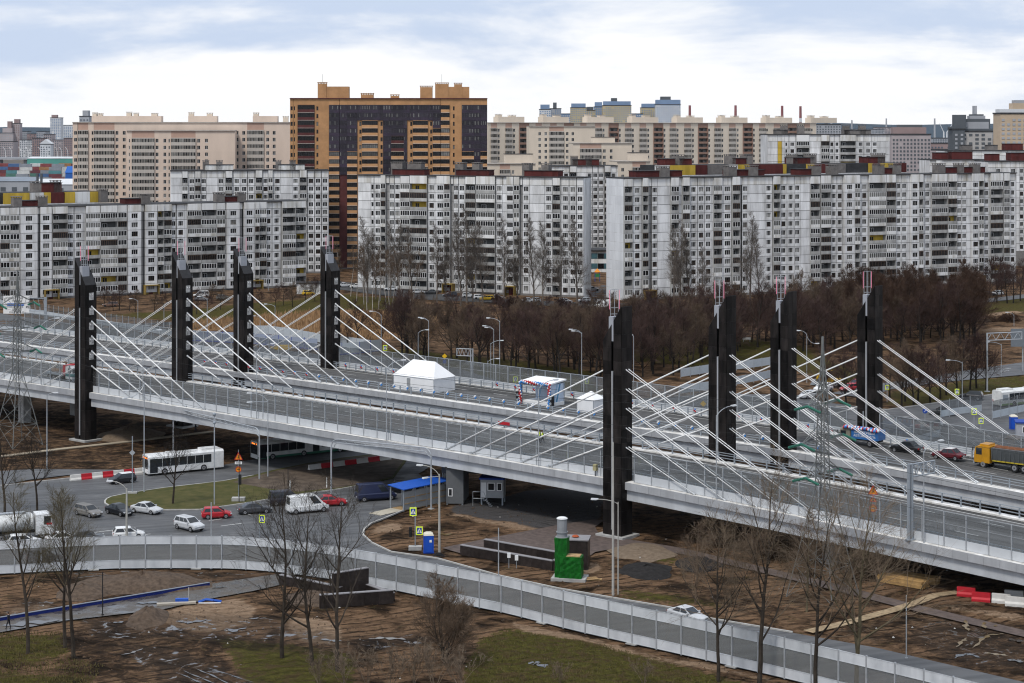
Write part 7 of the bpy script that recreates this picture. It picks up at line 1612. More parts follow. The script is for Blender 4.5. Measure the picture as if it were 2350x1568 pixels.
rb = MB().box(-1.1, 1.1, -.04, .04, .3, .75).ob('red_board', RED, None, BP(u_at(px('e', 1093)[0], NE1 - 1.1), NE1 - 1.25, ZS(70) + .35), BRZ); tag(rb, 'red board fixed to the inner guardrail of the near carriageway', 'board')
# ------------------------------------------------------------------ people
SKIN = plain((.50, .33, .25), .6); HAIR = plain((.05, .035, .025), .8); NAVY = plain((.02, .022, .032), .8); HIVIS = M('hi_vis', (.58, .72, .04), .6)
def person(label, loc, rz, stride=.25, vest=None, cloth=NAVY):
    o = thing('person', label, 'person', loc, rz)
    V = [(0, 0, .95), (0, 0, 1.2), (.02, 0, 1.42), (.03, 0, 1.53), (.05, 0, 1.63), (.05, 0, 1.74)]; Rr = [.15, .15, .12, .055, .09, .07]
    E = [(0, 1), (1, 2), (2, 3), (3, 4), (4, 5)]
    def chain(a, pts, rs):
        p = a
        for q, r in zip(pts, rs): V.append(q); Rr.append(r); E.append((p, len(V) - 1)); p = len(V) - 1
    for s in (-1, 1):
        st = stride * s
        chain(0, [(0, s * .10, .88), (st * .6 + .04, s * .10, .48), (st, s * .10, .09), (st + .16, s * .10, .04)], [.10, .068, .045, .04])
        chain(2, [(0, s * .20, 1.40), (-st * .35, s * .25, 1.12), (-st * .7 + .08, s * .24, .88), (-st * .7 + .10, s * .24, .78)], [.065, .05, .036, .03])
    me = bpy.data.meshes.new('body'); me.from_pydata(V, E, []); tmp = bpy.data.objects.new('body', me); COL.objects.link(tmp)
    m = tmp.modifiers.new('skin', 'SKIN')
    for i, sv in enumerate(me.skin_vertices[0].data): sv.radius = (Rr[i], Rr[i]); sv.use_root = i == 0
    ss = tmp.modifiers.new('sub', 'SUBSURF'); ss.levels = 1; ss.render_levels = 1
    dg = bpy.context.evaluated_depsgraph_get(); dg.update(); me2 = bpy.data.meshes.new_from_object(tmp.evaluated_get(dg)); bpy.data.objects.remove(tmp)
    me2.name = 'body'; me2.materials.clear()
    for q in (cloth, SKIN, BLACK): me2.materials.append(q)
    for p in me2.polygons:
        z = p.center.z; p.material_index = 1 if z > 1.5 or (z < .86 and z > .7 and abs(p.center.y) > .19) else (2 if z < .1 else 0); p.use_smooth = True
    mob('body', me2, o)
    MB().ball((.03, 0, 1.69), .115, 0, 8, 5, .9).ob('hair', HAIR, o, smooth=True)
    MB().ball((.14, 0, 1.63), .02, 0, 5, 4).ob('nose', SKIN, o)
    if vest:
        vb = MB(); rg = lambda z, a, b: [(a * math.cos(t) + .01, b * math.sin(t), z) for t in [2 * math.pi * i / 12 for i in range(12)]]
        vb.hull(rg(.9, .19, .23), rg(1.2, .18, .23)); vb.hull(rg(1.2, .18, .23), rg(1.46, .13, .2)); v_ = vb.ob('vest', vest, o); 
        MB().hull(rg(1.03, .192, .242), rg(1.09, .192, .242)).ob('reflective_band', PLT, v_)
    return o
def on_deck(r, x, n): u = u_at(px(r, x)[0], n); return BP(u, n, ZS(u) + .015)
person('worker in yellow hi-vis vest walking on the near carriageway, left of two', on_deck('e', 1328, 15.0), R(200), .12, HIVIS)
person('worker in yellow hi-vis vest walking on the near carriageway, right of two', on_deck('e', 1348, 14.6), R(190), .28, HIVIS)
person('person in dark clothes walking on the wet path at the left edge', Gz('g', 58, 1205), R(170), .2)
person('person in dark coat on the pavement behind the fourth pylon', Gz('e', 232, 745), R(20), .2)
person('person in dark clothes in the shade under the left span', Gz('d', 1312, 1215), R(20), .25)
# ------------------------------------------------------------------ signs
YGR = emis('fluorescent_yellow_green', (.72, .85, .06), .12); SBL = plain((.015, .06, .32), .5); ORS = plain((.80, .28, .02), .5)  # yellow-green boards get a slight added glow, no lamp in them
def tri(mb, c, s, m=0): mb.add([(c[0] - s, c[1], c[2] - s * .8), (c[0] + s, c[1], c[2] - s * .8), (c[0], c[1], c[2] + s)], [(0, 1, 2)], m)
def walkman(parent, s, y):
    mb = MB(); t = MB(); tri(t, (0, y, .0), s * .62); t.ob('white_triangle', WHITE, parent)
    mb.path([(-.10 * s, y - .01, -.42 * s), (0, y - .01, -.12 * s), (.12 * s, y - .01, -.42 * s)], .045 * s, 4); mb.path([(0, y - .01, -.12 * s), (.0, y - .01, .14 * s)], .06 * s, 4); mb.path([(-.16 * s, y - .01, -.06 * s), (0, y - .01, .08 * s), (.14 * s, y - .01, -.08 * s)], .035 * s, 4); mb.ball((0, y - .01, .23 * s), .06 * s, 0, 6, 4)
    mb.ob('walking_figure', BLACK, parent)
def crossing(label, base, hs, size=.62, rz=0.0, post=STEEL, offx=0.0, block=False, light=False, h=None):
    o = thing('crossing_sign', label, 'road sign', base, rz); top = h or max(hs) + .6
    MB().tube((0, 0, 0), (0, 0, top), .06, n=8).ob('post', post, o)
    for i, z in enumerate(hs):
        x = offx[i] if isinstance(offx, (list, tuple)) else offx
        b = bpy.data.objects.new('sign_board', MB().box(-size * .8, size * .8, -.03, .03, -size, size).mesh('sign_board', YGR)); COL.objects.link(b); b.parent = o; b.location = (x, -.1, z)
        MB().box(-size * .56, size * .56, -.045, -.031, -size * .74, size * .74).ob('blue_field', SBL, b); walkman(b, size, -.05)
    if block: MB().box(-.8, .8, -.5, .5, 0, .45).ob('concrete_foot', CONC, o)
    if light:
        tl_ = MB().box(-.75, -.4, -.25, .1, light - .6, light + .6).ob('traffic_light', BLACK, o)
        for k in range(3): MB().tube((-.58, -.25, light - .4 + k * .4), (-.58, -.45, light - .4 + k * .4), .13, .15, 8).ob('visor', BLACK, tl_)
    return o
crossing('pair of crossing signs and traffic light by the blue toilet cabin', Gz('h', 493, 672), (4.7, 2.35), .52, 0, GREYP, [-.25, .52], True, 2.2, 5.3)
crossing('crossing sign above the white panel van, seen through the centre bare tree', Gz('g', 1740, 590), (2.4,), .5, -.3, GREYP, .4, h=3.0)
crossing('crossing sign behind the smoky screen, left of the stage', Gz('e', 1165, 960), (3.0,), .55, 0, STEEL); crossing('crossing sign on the pole left of the small tent', Gz('e', 1645, 970), (3.0,), .5, 0, STEEL); crossing('crossing sign by the blue panelled fence behind the fourth pylon', Gz('e', 290, 735), (3.0,), .6, .3, STEEL)
crossing('crossing sign on the verge of the far road, top of three at right', Gz('f', 1842, 1070), (3.6,), .5, 0, STEEL); crossing('crossing sign at the site corner, middle of three at right', Gz('f', 1957, 1180), (2.8,), .55, 0, STEEL); crossing('crossing sign at the site corner, lowest of three at right', Gz('f', 2003, 1225), (2.3,), .5, 0, STEEL); crossing('crossing sign just right of the last pylon', Gz('f', 1374, 1010), (2.8,), .45, 0, STEEL)
def orange_signs(label, base, items, h, rz=0):
    o = thing('roadworks_sign', label, 'road sign', base, rz); MB().tube((0, 0, 0), (0, 0, h), .045, n=6).ob('post', GREYP, o)
    for kd, z, s in items:
        if kd == 't':
            m = MB(); tri(m, (0, -.06, z), s); b = m.ob('warning_triangle', ORS, o); m2 = MB(); m2.path([(-.1, -.08, z - .25), (0, -.08, z), (.12, -.08, z - .25)], .04, 4); m2.ball((0.02, -.08, z + .12), .06, 0, 6, 4); m2.ob('symbol', BLACK, b)
            m3 = MB()
            for a, c in (((-s, -.8 * s), (s, -.8 * s)), ((s, -.8 * s), (0, s)), ((0, s), (-s, -.8 * s))): m3.tube((a[0], -.07, z + a[1]), (c[0], -.07, z + c[1]), .05, n=4)
            m3.ob('red_border', RED, b)
        elif kd == 'b': b = MB().box(-s, s, -.07, -.05, z - s * .35, z + s * .35).ob('plate', WHITE, o); MB().box(-s * .7, s * .7, -.08, -.071, z - .05, z + .05).ob('print', BLACK, b)
        else:
            b = MB().tube((0, -.05, z), (0, -.07, z), s, n=16).ob('round_sign', ORS, o); rg = MB()
            for i in range(16): t, t2 = i * math.pi / 8, (i + 1) * math.pi / 8; rg.tube((s * .9 * math.cos(t), -.075, z + s * .9 * math.sin(t)), (s * .9 * math.cos(t2), -.075, z + s * .9 * math.sin(t2)), .05, n=4)
            rg.ob('red_ring', RED, b); text_obj('number', '40', s * .95, BLACK, b, (0, -.085, z), (R(90), 0, 0))
    return o
o = orange_signs('orange roadworks and 40 signs on the grass island post', Gz('g', 1600, 350), (('t', 6.3, .55), ('b', 5.4, .5), ('r', 4.5, .42)), 7.2); MB().box(-.9, .9, -.5, .5, 0, .6).ob('concrete_foot', CONC, o); tl_ = MB().box(.02, .4, -.3, .05, 2.4, 3.8).ob('traffic_light', BLACK, o)
u = u_at(px('i', 1280)[0], 4.0); orange_signs('orange warning and 40 signs behind the screen on the near carriageway, right', BP(u, 4.0, ZS(u)), (('t', 4.0, .55), ('t', 3.0, .4), ('r', 1.9, .46)), 4.3, BRZ * .4)
dg_ = thing('priority_sign', 'yellow diamond priority sign with blue plate behind the big tent', 'road sign', Gz('e', 690, 860)); MB().tube((0, 0, 0), (0, 0, 5.2), .06, n=6).ob('post', STEEL, dg_); MB().cbox((0, 0, 0), (.75, .04, .75)).xf(Matrix.Translation((0, -.08, 4.9)) @ Matrix.Rotation(R(45), 4, 'Y')).ob('diamond', YEL, dg_); MB().box(-.35, .35, -.1, -.06, 3.4, 4.1).ob('blue_plate', SBL, dg_)
dg_ = thing('priority_sign', 'orange diamond sign beside the second right pylon', 'road sign', Gz('f', 140, 1110)); MB().tube((0, 0, 0), (0, 0, 3.2), .06, n=6).ob('post', STEEL, dg_); MB().cbox((0, 0, 0), (.8, .04, .8)).xf(Matrix.Translation((0, -.08, 2.4)) @ Matrix.Rotation(R(45), 4, 'Y')).ob('diamond', YEL, dg_); MB().box(-.6, .6, -.1, -.05, .8, 1.6).ob('dark_panel', BLACK, dg_)
bk = thing('road_sign', 'back of a diamond sign on the kerb, left of the white bus', 'road sign', Gz('g', 888, 300)); MB().tube((0, 0, 0), (0, 0, 8.2), .08, n=6).ob('post', GREYP, bk); MB().cbox((0, 0, 0), (.6, .03, .6)).xf(Matrix.Translation((0, -.08, 5.9)) @ Matrix.Rotation(R(45), 4, 'Y')).ob('plate', STEEL, bk); MB().box(-.7, .7, -.4, .4, 0, .35).ob('concrete_foot', CONC, bk)
kr = thing('keep_left_sign', 'round blue arrow sign at the striped barrier, beyond the last pylon', 'road sign', Gz('f', 1628, 1160)); MB().tube((0, 0, 0), (0, 0, 2.6), .05, n=6).ob('post', STEEL, kr); d_ = MB().tube((0, -.05, 2.4), (0, -.09, 2.4), .45, n=16).ob('disc', SBL, kr); MB().path([(.2, -.1, 2.6), (-.2, -.1, 2.2)], .05, 4).ob('arrow', WHITE, d_)
# direction sign on its gantry, left
sg = thing('direction_sign', 'white direction sign on a grey gantry, beyond the left end of the overpass', 'road sign', Gz('d', 305, 545)); MB().box(-.35, .35, -.25, .25, 0, 9.0).ob('column', GREYP, sg)
MB().path([(0, 0, 8.7), (-6.2, 0, 8.9)], .12, 6).ob('beam', GREYP, sg); MB().path([(0, 0, 5.6), (-6.2, 0, 5.6)], .12, 6).ob('beam', GREYP, sg); br2 = MB()
for i in range(5): br2.tube((-i * 1.2, 0, 5.6), (-(i + .6) * 1.2, 0, 8.8), .06, n=4)
br2.ob('bracing', GREYP, sg); sb = MB().box(-10.6, -4.0, -.3, -.2, 4.9, 9.4).ob('board', WHITE, sg)
text_obj('lettering', 'КУБИНСКАЯ   0,3\nУЛИЦА', .72, BLACK, sb, (-7.1, -.32, 8.4), (R(90), 0, 0)); MB().box(-9.6, -5.4, -.33, -.31, 6.9, 7.55).ob('blue_strip', plain((.03, .14, .5), .5), sb); text_obj('lettering', 'ЭКСПОФОРУМ 3,8', .5, WHITE, sb, (-7.4, -.34, 7.22), (R(90), 0, 0))
text_obj('lettering', 'ПУЛКОВСКОЕ   2,4\nШОССЕ', .66, BLACK, sb, (-7.1, -.32, 6.25), (R(90), 0, 0)); text_obj('lettering', 'КИЕВСКОЕ  25', .55, BLACK, sb, (-7.2, -.32, 5.25), (R(90), 0, 0)); MB().path([(-10.2, -.33, 8.0), (-10.2, -.33, 8.8)], .09, 4).ob('arrow', BLACK, sb); MB().path([(-4.3, -.33, 6.2), (-4.3, -.33, 6.8), (-4.7, -.33, 6.8), (-4.7, -.33, 6.4)], .07, 4).ob('arrow', BLACK, sb)
# gantry on the near deck, right, and others
def sign_gantry(label, base, h, reach, rz, mat=GREYP, rect=True, double=True):
    o = thing('sign_gantry', label, 'gantry', base, rz)
    for x in ((-.22, .22) if double else (0,)): MB().box(x - .12, x + .12, -.15, .15, 0, h).ob('column', mat, o)
    for z in (h - .1, h - 1.5): MB().path([(0, 0, z), (reach, 0, z + .15)], .1, 6).ob('beam', mat, o)
    b = MB(); n = 4
    for i in range(n): b.tube((reach * i / n, 0, h - 1.45), (reach * (i + .55) / n, 0, h), .06, n=4); b.tube((reach * (i + .55) / n, 0, h), (reach * (i + 1) / n, 0, h - 1.4), .06, n=4)
    b.ob('bracing', mat, o); MB().path([(reach, 0, h - 1.4), (reach, 0, h + .1)], .1, 6).ob('end_post', mat, o); MB().box(-.5, .5, -.35, .35, 0, .14).ob('base_plate', mat, o); return o
u = u_at(px('i', 1530)[0], NE0 + .3); sign_gantry('twin-column sign gantry on the near edge of the near carriageway, right', BP(u, NE0 + .25, ZS(u) + .22), 8.6, 3.6, math.atan2(NV.y, NV.x) - .35)
sign_gantry('empty L-shaped sign gantry behind the far screens, between the tents', Gz('e', 872, 905), 7.6, -3.0, 0, STEEL, double=True)
sign_gantry('tall sign gantry over the far road at the right edge', Gz('f', 2045, 940), 11.6, 7.2, .15, STEEL, double=False)
bb = thing('billboard_back', 'back of a dark billboard at the right edge, above the far road', 'billboard', Gz('f', 2255, 800)); MB().box(-1.6, 3.4, -.15, .15, 5.2, 9.0).ob('board', plain((.16, .18, .2), .7), bb); MB().tube((1, .3, 0), (1, .3, 6), .15, n=6).ob('post', STEEL, bb)
# ------------------------------------------------------------------ barrier blocks
RW = {True: RED, False: plain((.62, .60, .56), .85)}
def jersey(label, p, q, n, first, group):
    a, b = p, q; d = (b - a) / n; L = d.length; rz = math.atan2(d.y, d.x)
    for i in range(n):
        red = (i % 2 == 0) == first; c = a + d * (i + .5)
        m = MB(); w = .3; h = .85; pr = [(-w, 0), (w, 0), (w, .18), (.16, .4), (.12, h), (-.12, h), (-.16, .4), (-w, .18)]
        m.hull([(-L / 2 + .02, y, z) for y, z in pr], [(L / 2 - .02, y, z) for y, z in pr])
        o = m.ob('barrier_block', RW[red], None, c + Vector((0, 0, .03)), rz); tag(o, label % ('red' if red else 'white'), 'barrier', group)
jersey('%s concrete barrier block in the striped row left of the white bus', Gz('g', 470, 212), Gz('g', 970, 160), 7, False, 'striped barrier row by the bus')
jersey('%s concrete barrier block in the striped row under the near span', Gz('d', 2070, 1470), Gz('e', 328, 1398), 7, False, 'striped barrier row under the span')
for r, x, y, c, lb in (('i', 1905, 985, RED, 'dark red plastic barrier under the right end of the overpass, left one'), ('i', 2005, 1020, RED, 'red plastic barrier under the right end of the overpass, right one'), ('i', 2140, 1030, RW[False], 'white plastic barrier right of the red ones'), ('i', 2230, 1050, RW[False], 'white plastic barrier, rightmost'), ('i', 2225, 1005, RW[False], 'white plastic barrier behind the rightmost one')):
    m = MB(); pr = [(-.4, 0), (.4, 0), (.4, .3), (.22, .5), (.2, 1.0), (-.2, 1.0), (-.22, .5), (-.4, .3)]; m.hull([(-1.0, a, b) for a, b in pr], [(1.0, a, b) for a, b in pr]); m.box(-.8, -.3, -.43, .43, .05, .22); m.box(.3, .8, -.43, .43, .05, .22); tag(m.ob('plastic_barrier', c, None, Gz(r, x, y), -.35), lb, 'barrier')
sb2 = thing('striped_boards', 'red and white striped barrier boards at the road edge beyond the last pylon', 'barrier', Gz('f', 1640, 1200), .45)
for i in range(7): MB().box(-3.5 + i, -2.52 + i, -.05, .05, .6, 1.15).ob('board', RED if i % 2 else WHITE, sb2)
for x in (-3.2, 0, 3.2): MB().tube((x, .08, 0), (x, .08, 1.5), .05, n=6).ob('post', STEEL, sb2)
# ------------------------------------------------------------------ covered walkway, cabins, toilet
wk0, wk1 = Gz('h', 415, 415), Gz('h', 720, 350); dv = wk1 - wk0; L = dv.length; rz = math.atan2(dv.y, dv.x)
wk = thing('covered_walkway', 'pedestrian walkway with a bright blue sloping roof at the edge of the overpass', 'walkway', wk0, rz)
MB().hull([(-.4, -.4, 2.95), (L, -.4, 2.95), (L, 2.7, 3.25), (-.4, 2.7, 3.25)], [(-.4, -.4, 3.05), (L, -.4, 3.05), (L, 2.7, 3.35), (-.4, 2.7, 3.35)]).ob('roof', plain((.016, .09, .42), .5), wk)
for i in range(5):
    x = L * i / 4 - (.05 if i == 4 else 0)
    for y in (0, 2.5): MB().box(x - .08, x + .08, y - .08, y + .08, 0, 2.98).ob('post', GREYP, wk)
    if i < 4:
        MB().box(x + .09, x + L / 4 - .09, -.03, .03, .15, 2.6).ob('side_sheet', plain((.30, .31, .31), .8), wk)
        for z in (.9, 1.7): MB().box(x + .09, x + L / 4 - .09, -.08, -.035, z, z + .12).ob('rail', WOOD, wk)
MB().box(0, L, .05, 2.45, 0.02, .12).ob('boardwalk', WOOD, wk); MB().hull([(-4.2, .1, .04), (0, .1, .1), (0, 2.4, .1), (-4.2, 2.4, .04)], [(-4.2, .1, .08), (0, .1, .14), (0, 2.4, .14), (-4.2, 2.4, .08)]).ob('ramp', plain((.42, .38, .3), .8), wk)
def cabin(label, base, rz, w, d, h, lift, wall, roofm, win):
    o = thing('site_cabin', label, 'cabin', base, rz)
    for x in (.15, w - .15):
        for y in (.15, d - .15): MB().box(x - .1, x + .1, y - .1, y + .1, 0, lift).ob('stilt', GREYP, o)
    MB().box(0, w, 0, d, lift, lift + h).ob('wall', wall, o); MB().box(-.15, w + .15, -.15, d + .15, lift + h + .01, lift + h + .25).ob('roof', roofm, o)
    for x0, x1 in win:
        f = MB().box(x0, x1, -.05, 0, lift + 1.0, lift + 2.1).ob('window', WFR, o); MB().box(x0 + .1, x1 - .1, -.07, -.051, lift + 1.1, lift + 2.0).ob('pane', CGL, f)
    return o
c1 = cabin('grey guard cabin on stilts with white window and steps, under the near span', Gz('h', 930, 372), -.12, 3.2, 2.6, 2.5, 1.0, plain((.36, .37, .38), .7), plain((.02, .06, .3), .6), [(1.0, 2.0), (2.3, 3.0)])
MB().box(.1, .8, -.05, 0, 1.05, 3.1).ob('door', WHITE, c1); stp = MB(); stp.path([(-.9, -1.0, 0), (-.9, -1.0, 2.0), (.6, -1.0, 2.0), (1.4, -1.0, 0)], .03, 5); stp.path([(-.9, -1, 1.1), (.6, -1, 1.1)], .03, 5); stp.ob('handrail', STEEL, c1)
for i in range(5): MB().box(.7 + i * .2, .95 + i * .2, -.95, -.1, .8 - i * .2, .85 - i * .2).ob('step', STEEL, c1)
cabin('dark container cabin beside the blue-roofed walkway, under the near span', Gz('h', 700, 372), -.1, 2.4, 6.0, 4.8, .2, plain((.12, .125, .13), .8), TAR, [(.3, .9)])
cabin('long dark site cabin stacked over the walkway, under the near span', Gz('h', 670, 330), -.1, 6.5, 2.6, 2.6, 3.6, plain((.13, .14, .15), .8), TAR, [])
cabin('grey kiosk with blue roof at the right edge beyond the last pylon', Gz('f', 2240, 1260), -.2, 5.0, 3, 2.6, .1, plain((.36, .37, .4), .7), plain((.02, .06, .3), .6), [(1, 2)])
def toilet(label, base, rz):
    o = thing('portable_toilet', label, 'toilet cabin', base, rz); MB().box(-.6, .6, -.6, .6, .08, 2.15).ob('wall', plain((.012, .07, .42), .5), o); MB().box(-.66, .66, -.66, .66, 0, .08).ob('base', plain((.02, .05, .25), .6), o)
    rg = lambda k, z: [(-.62 * k, -.62 * k, z), (.62 * k, -.62 * k, z), (.62 * k, .62 * k, z), (-.62 * k, .62 * k, z)]; m = MB(); m.hull(rg(1, 2.15), rg(.85, 2.35)); m.hull(rg(.85, 2.35), rg(.45, 2.5)); m.ob('roof', plain((.62, .58, .48), .6), o)
    MB().box(-.42, .42, -.63, -.605, .15, 2.05).ob('door', plain((.014, .08, .46), .5), o); MB().box(.08, .36, -.655, -.635, 1.35, 1.65).ob('sticker', WHITE, o)
toilet('blue portable toilet with cream roof by the concrete lamp', Gz('h', 582, 690), .12); toilet('small blue portable toilet at the site on the right edge', Gz('f', 2222, 1190), 0)
# ------------------------------------------------------------------ granite planter, wrapped monument
GRP = M('planter_granite', (.030, .024, .022), .35, 0, .3, 2, 0, .25); CAPS = M('granite_capstone', (.24, .23, .235), .5, 0, .12, 2)
def gwall(root, a, b, h, w=.45):
    d = b - a; L = d.length; rz = math.atan2(d.y, d.x); n = max(1, int(L / 1.5)); base = a - root.location
    for i in range(n):
        c = base + d * ((i + .5) / n); MB().box(-L / n / 2 + .01, L / n / 2 - .01, -w / 2, w / 2, 0, h).ob('granite_slab', GRP, root, c, rz); MB().box(-L / n / 2, L / n / 2, -w / 2 - .05, w / 2 + .05, h + .003, h + .09).ob('capstone', CAPS, root, c, rz)
pl = thing('granite_planter', 'long L-shaped dark granite planter wall beside the wrapped monument', 'planter wall', Gz('h', 802, 705))
gwall(pl, Gz('h', 802, 705), Gz('h', 1420, 815), 1.15); gwall(pl, Gz('h', 960, 655), Gz('h', 1460, 745), .95); gwall(pl, Gz('h', 1420, 815), Gz('h', 1450, 800), 1.15)
pl2 = thing('granite_planter', 'dark granite retaining walls behind the centre trees, outside the noise wall', 'planter wall', Gz('g', 1900, 930))
gwall(pl2, Gz('g', 1880, 900), Gz('g', 2290, 985), 1.0); gwall(pl2, Gz('h', -60, 990), Gz('h', 175, 950), 2.6); gwall(pl2, Gz('h', 175, 960), Gz('h', 345, 1020), .9); gwall(pl2, Gz('h', -150, 1065), Gz('h', 345, 1030), 1.4)
pd = thing('granite_pedestal', 'dark granite pedestal with pale top behind the green-wrapped monument', 'pedestal', Gz('h', 1585, 790), -.15); MB().box(-1.3, 1.3, -1.3, 1.3, 0, 3.4).ob('block', GRP, pd); MB().box(-1.4, 1.4, -1.4, 1.4, 3.41, 3.55).ob('capstone', CAPS, pd)
MB().ball((-.3, 0, 3.65), .45, 0, 8, 4, .4).ob('wreath', plain((.35, .08, .03), .9), pd)
mn = thing('wrapped_monument', 'green tarpaulin-wrapped monument with a grey column on top', 'monument', Gz('h', 1530, 872), -.2)
TARP = M('green_tarpaulin', (.006, .10, .010), .5, 0, .35, 2.5, .5, detail=8)
MB().box(-2.0, 2.0, -1.3, 1.3, 0, .35).ob('slab', CONC, mn)
def wrap(x0, x1, y0, y1, z0, z1, seed):
    r = random.Random(seed); m = MB(); per = []; n = 8
    for a, b in (((x0, y0), (x1, y0)), ((x1, y0), (x1, y1)), ((x1, y1), (x0, y1)), ((x0, y1), (x0, y0))):
        for i in range(n): t = i / n; per.append((a[0] + (b[0] - a[0]) * t, a[1] + (b[1] - a[1]) * t))
    cx, cy = (x0 + x1) / 2, (y0 + y1) / 2; ks = 7; rings = []
    for k in range(ks + 1):
        z = z0 + (z1 - z0) * k / ks; rings.append([(cx + (p[0] - cx) * (1 + r.uniform(-.05, .05) - .04 * math.sin(3.14 * k / ks)), cy + (p[1] - cy) * (1 + r.uniform(-.05, .05)), z) for p in per])
    N = len(per)
    for a, b in zip(rings, rings[1:]): m.add(a + b, [(i, (i + 1) % N, N + (i + 1) % N, N + i) for i in range(N)])
    m.add(rings[-1], [tuple(range(N))]); return m
wrap(-1.65, -.2, -.85, .85, .36, 4.85, 1).ob('tarpaulin', TARP, mn, smooth=False); wrap(-1.0, 1.5, -1.05, .7, .36, 2.8, 2).ob('tarpaulin', TARP, mn); MB().box(-.3, 1.3, -.9, .5, 2.81, 2.9).ob('board', WOOD, mn)
cm = M('column_grey', (.26, .27, .28), .45, .1, .1, 1)
for z0, z1, r in ((4.8, 4.92, .78), (4.92, 5.4, .6), (5.4, 5.5, .7), (5.5, 6.95, .58), (6.95, 7.03, .64), (7.03, 7.12, .5)): MB().tube((-.9, 0, z0), (-.9, 0, z1), r, r, 14).ob('drum', cm if z1 < 7.0 else WHITE, mn)
pn = thing('plank_pile', 'few loose planks lying right of the green monument', 'planks', Gz('h', 1675, 880))
for i in range(5): MB().cbox((U(-.5, .5), U(-.4, .4), .06 + i * .06), (2.2, .2, .05), U(-.3, .3)).ob('plank', WOOD, pn)
mt2 = thing('meter_post', 'pair of white meter boxes on posts before the granite planter', 'meter box', Gz('h', 1150, 800)); 
for x, h in ((-.5, 1.3), (.4, 1.0)): MB().tube((x, 0, 0), (x, 0, h), .04, n=5).ob('post', GREYP, mt2); MB().box(x - .2, x + .2, -.12, .12, h, h + .55).ob('box', WHITE, mt2)
ct = thing('cable_coil', 'coil of black cable at the foot of the concrete lamp', 'cable coil', Gz('h', 650, 720)); 
for k in range(4):
    m = MB(); rr = .7 - k * .12
    m.path([(rr * math.cos(t * .52), rr * .7 * math.sin(t * .52), .08 + k * .12) for t in range(13)], .05, 5); m.ob('loop', BLACK, ct)
# ------------------------------------------------------------------ timber, beam, heaps, duckboards
def stack(label, a, b, rows, cols):
    d = b - a; L = d.length; rz = math.atan2(d.y, d.x); o = thing('timber_stack', label, 'timber', a, rz); me = MB().box(0, L, 0, .19, 0, .14).mesh('plank', M('fresh_timber', (.40, .245, .10), .8, 0, .2, 2, 0, .15))
    for j in range(rows):
        for i in range(cols): mob('plank', me, o, (U(-.12, .12), i * .22, .1 + j * .16))
stack('front stack of fresh orange timber under the overpass edge', Gz('i', 1312, 893), Gz('i', 1610, 945), 5, 8); stack('rear stack of fresh orange timber under the overpass edge', Gz('i', 1405, 875), Gz('i', 1700, 918), 5, 6)
bm = thing('kerb_beam', 'long blue-painted beam lying along the wet path', 'beam'); q = [Gz('g', *p) for p in ((-80, 1168), (0, 1150), (500, 1066), (980, 986), (1405, 914))]
for a, b in zip(q, q[1:]): d = b - a; rz = math.atan2(d.y, d.x); c = (a + b) / 2; MB().box(-d.length / 2 + .02, d.length / 2 - .02, -.12, .12, .02, .36).ob('segment', plain((.010, .022, .14), .5), bm, c, rz); MB().box(-d.length / 2, d.length / 2, -.14, .14, .363, .41).ob('top_strip', plain((.2, .22, .26), .6), bm, c, rz)
mt3 = thing('blue_sheets', 'crumpled blue sheets and boards dumped by the path end', 'debris', Gz('g', 1300, 1030)); MB().cbox((-1.3, 0, .25), (1.4, .5, .5), .1).ob('box', BLUE, mt3); MB().path([(.5, 0, .1), (1.3, .2, .35), (2.2, 0, .3), (3.0, .1, .15)], .16, 5).ob('folded_sheet', BLUE, mt3); MB().path([(.6, -.4, .1), (1.6, -.5, .12), (3.0, -.4, .12)], .07, 5).ob('strip', WHITE, mt3); MB().cbox((-1.8, -.6, .12), (4.2, .6, .2), .2).ob('board', plain((.4, .36, .3), .9), mt3)
def heap(label, c, rx, ry, h, mat, seed):
    r = random.Random(seed); m = MB(); n, k = 26, 9; q = []
    for i in range(k + 1):
        t = i / k; rad = (1 - t) ** .8
        for j in range(n):
            a = 6.283 * j / n; w = 1 + .22 * mnoise.noise(Vector((math.cos(a) * 1.6 + seed, math.sin(a) * 1.6, t * 3))); zz = h * t * (1 + .35 * mnoise.noise(Vector((math.cos(a) * 2.5, math.sin(a) * 2.5 + seed, t * 4)))); q.append((rx * rad * w * math.cos(a), ry * rad * w * math.sin(a), max(-.05, zz)))
    m.add(q, [(i * n + j, i * n + (j + 1) % n, (i + 1) * n + (j + 1) % n, (i + 1) * n + j) for i in range(k) for j in range(n)]); tag(m.ob('soil_heap', mat, None, c, 0, True), label, 'soil heap')
HPM = M('dark_heap', (.06, .042, .03), .95, 0, .4, 2.0, 1.0, detail=8, c2=(.12, .085, .06)); HPT = M('tan_heap', (.13, .095, .065), .95, 0, .4, 2.0, 1.0, detail=8, c2=(.2, .15, .105))
heap('brown soil heap with reed-like straw in the middle of the wet ground, bottom left', Gz('g', 985, 1140), 2.2, 4.0, 1.3, HPM, 1); heap('long dark soil bank behind the blue beam', Gz('g', 960, 905), 7.5, 5, 1.4, HPM, 2); heap('lower dark soil bank at the left end of the blue beam', Gz('g', 560, 960), 3.5, 4, .9, HPM, 3)
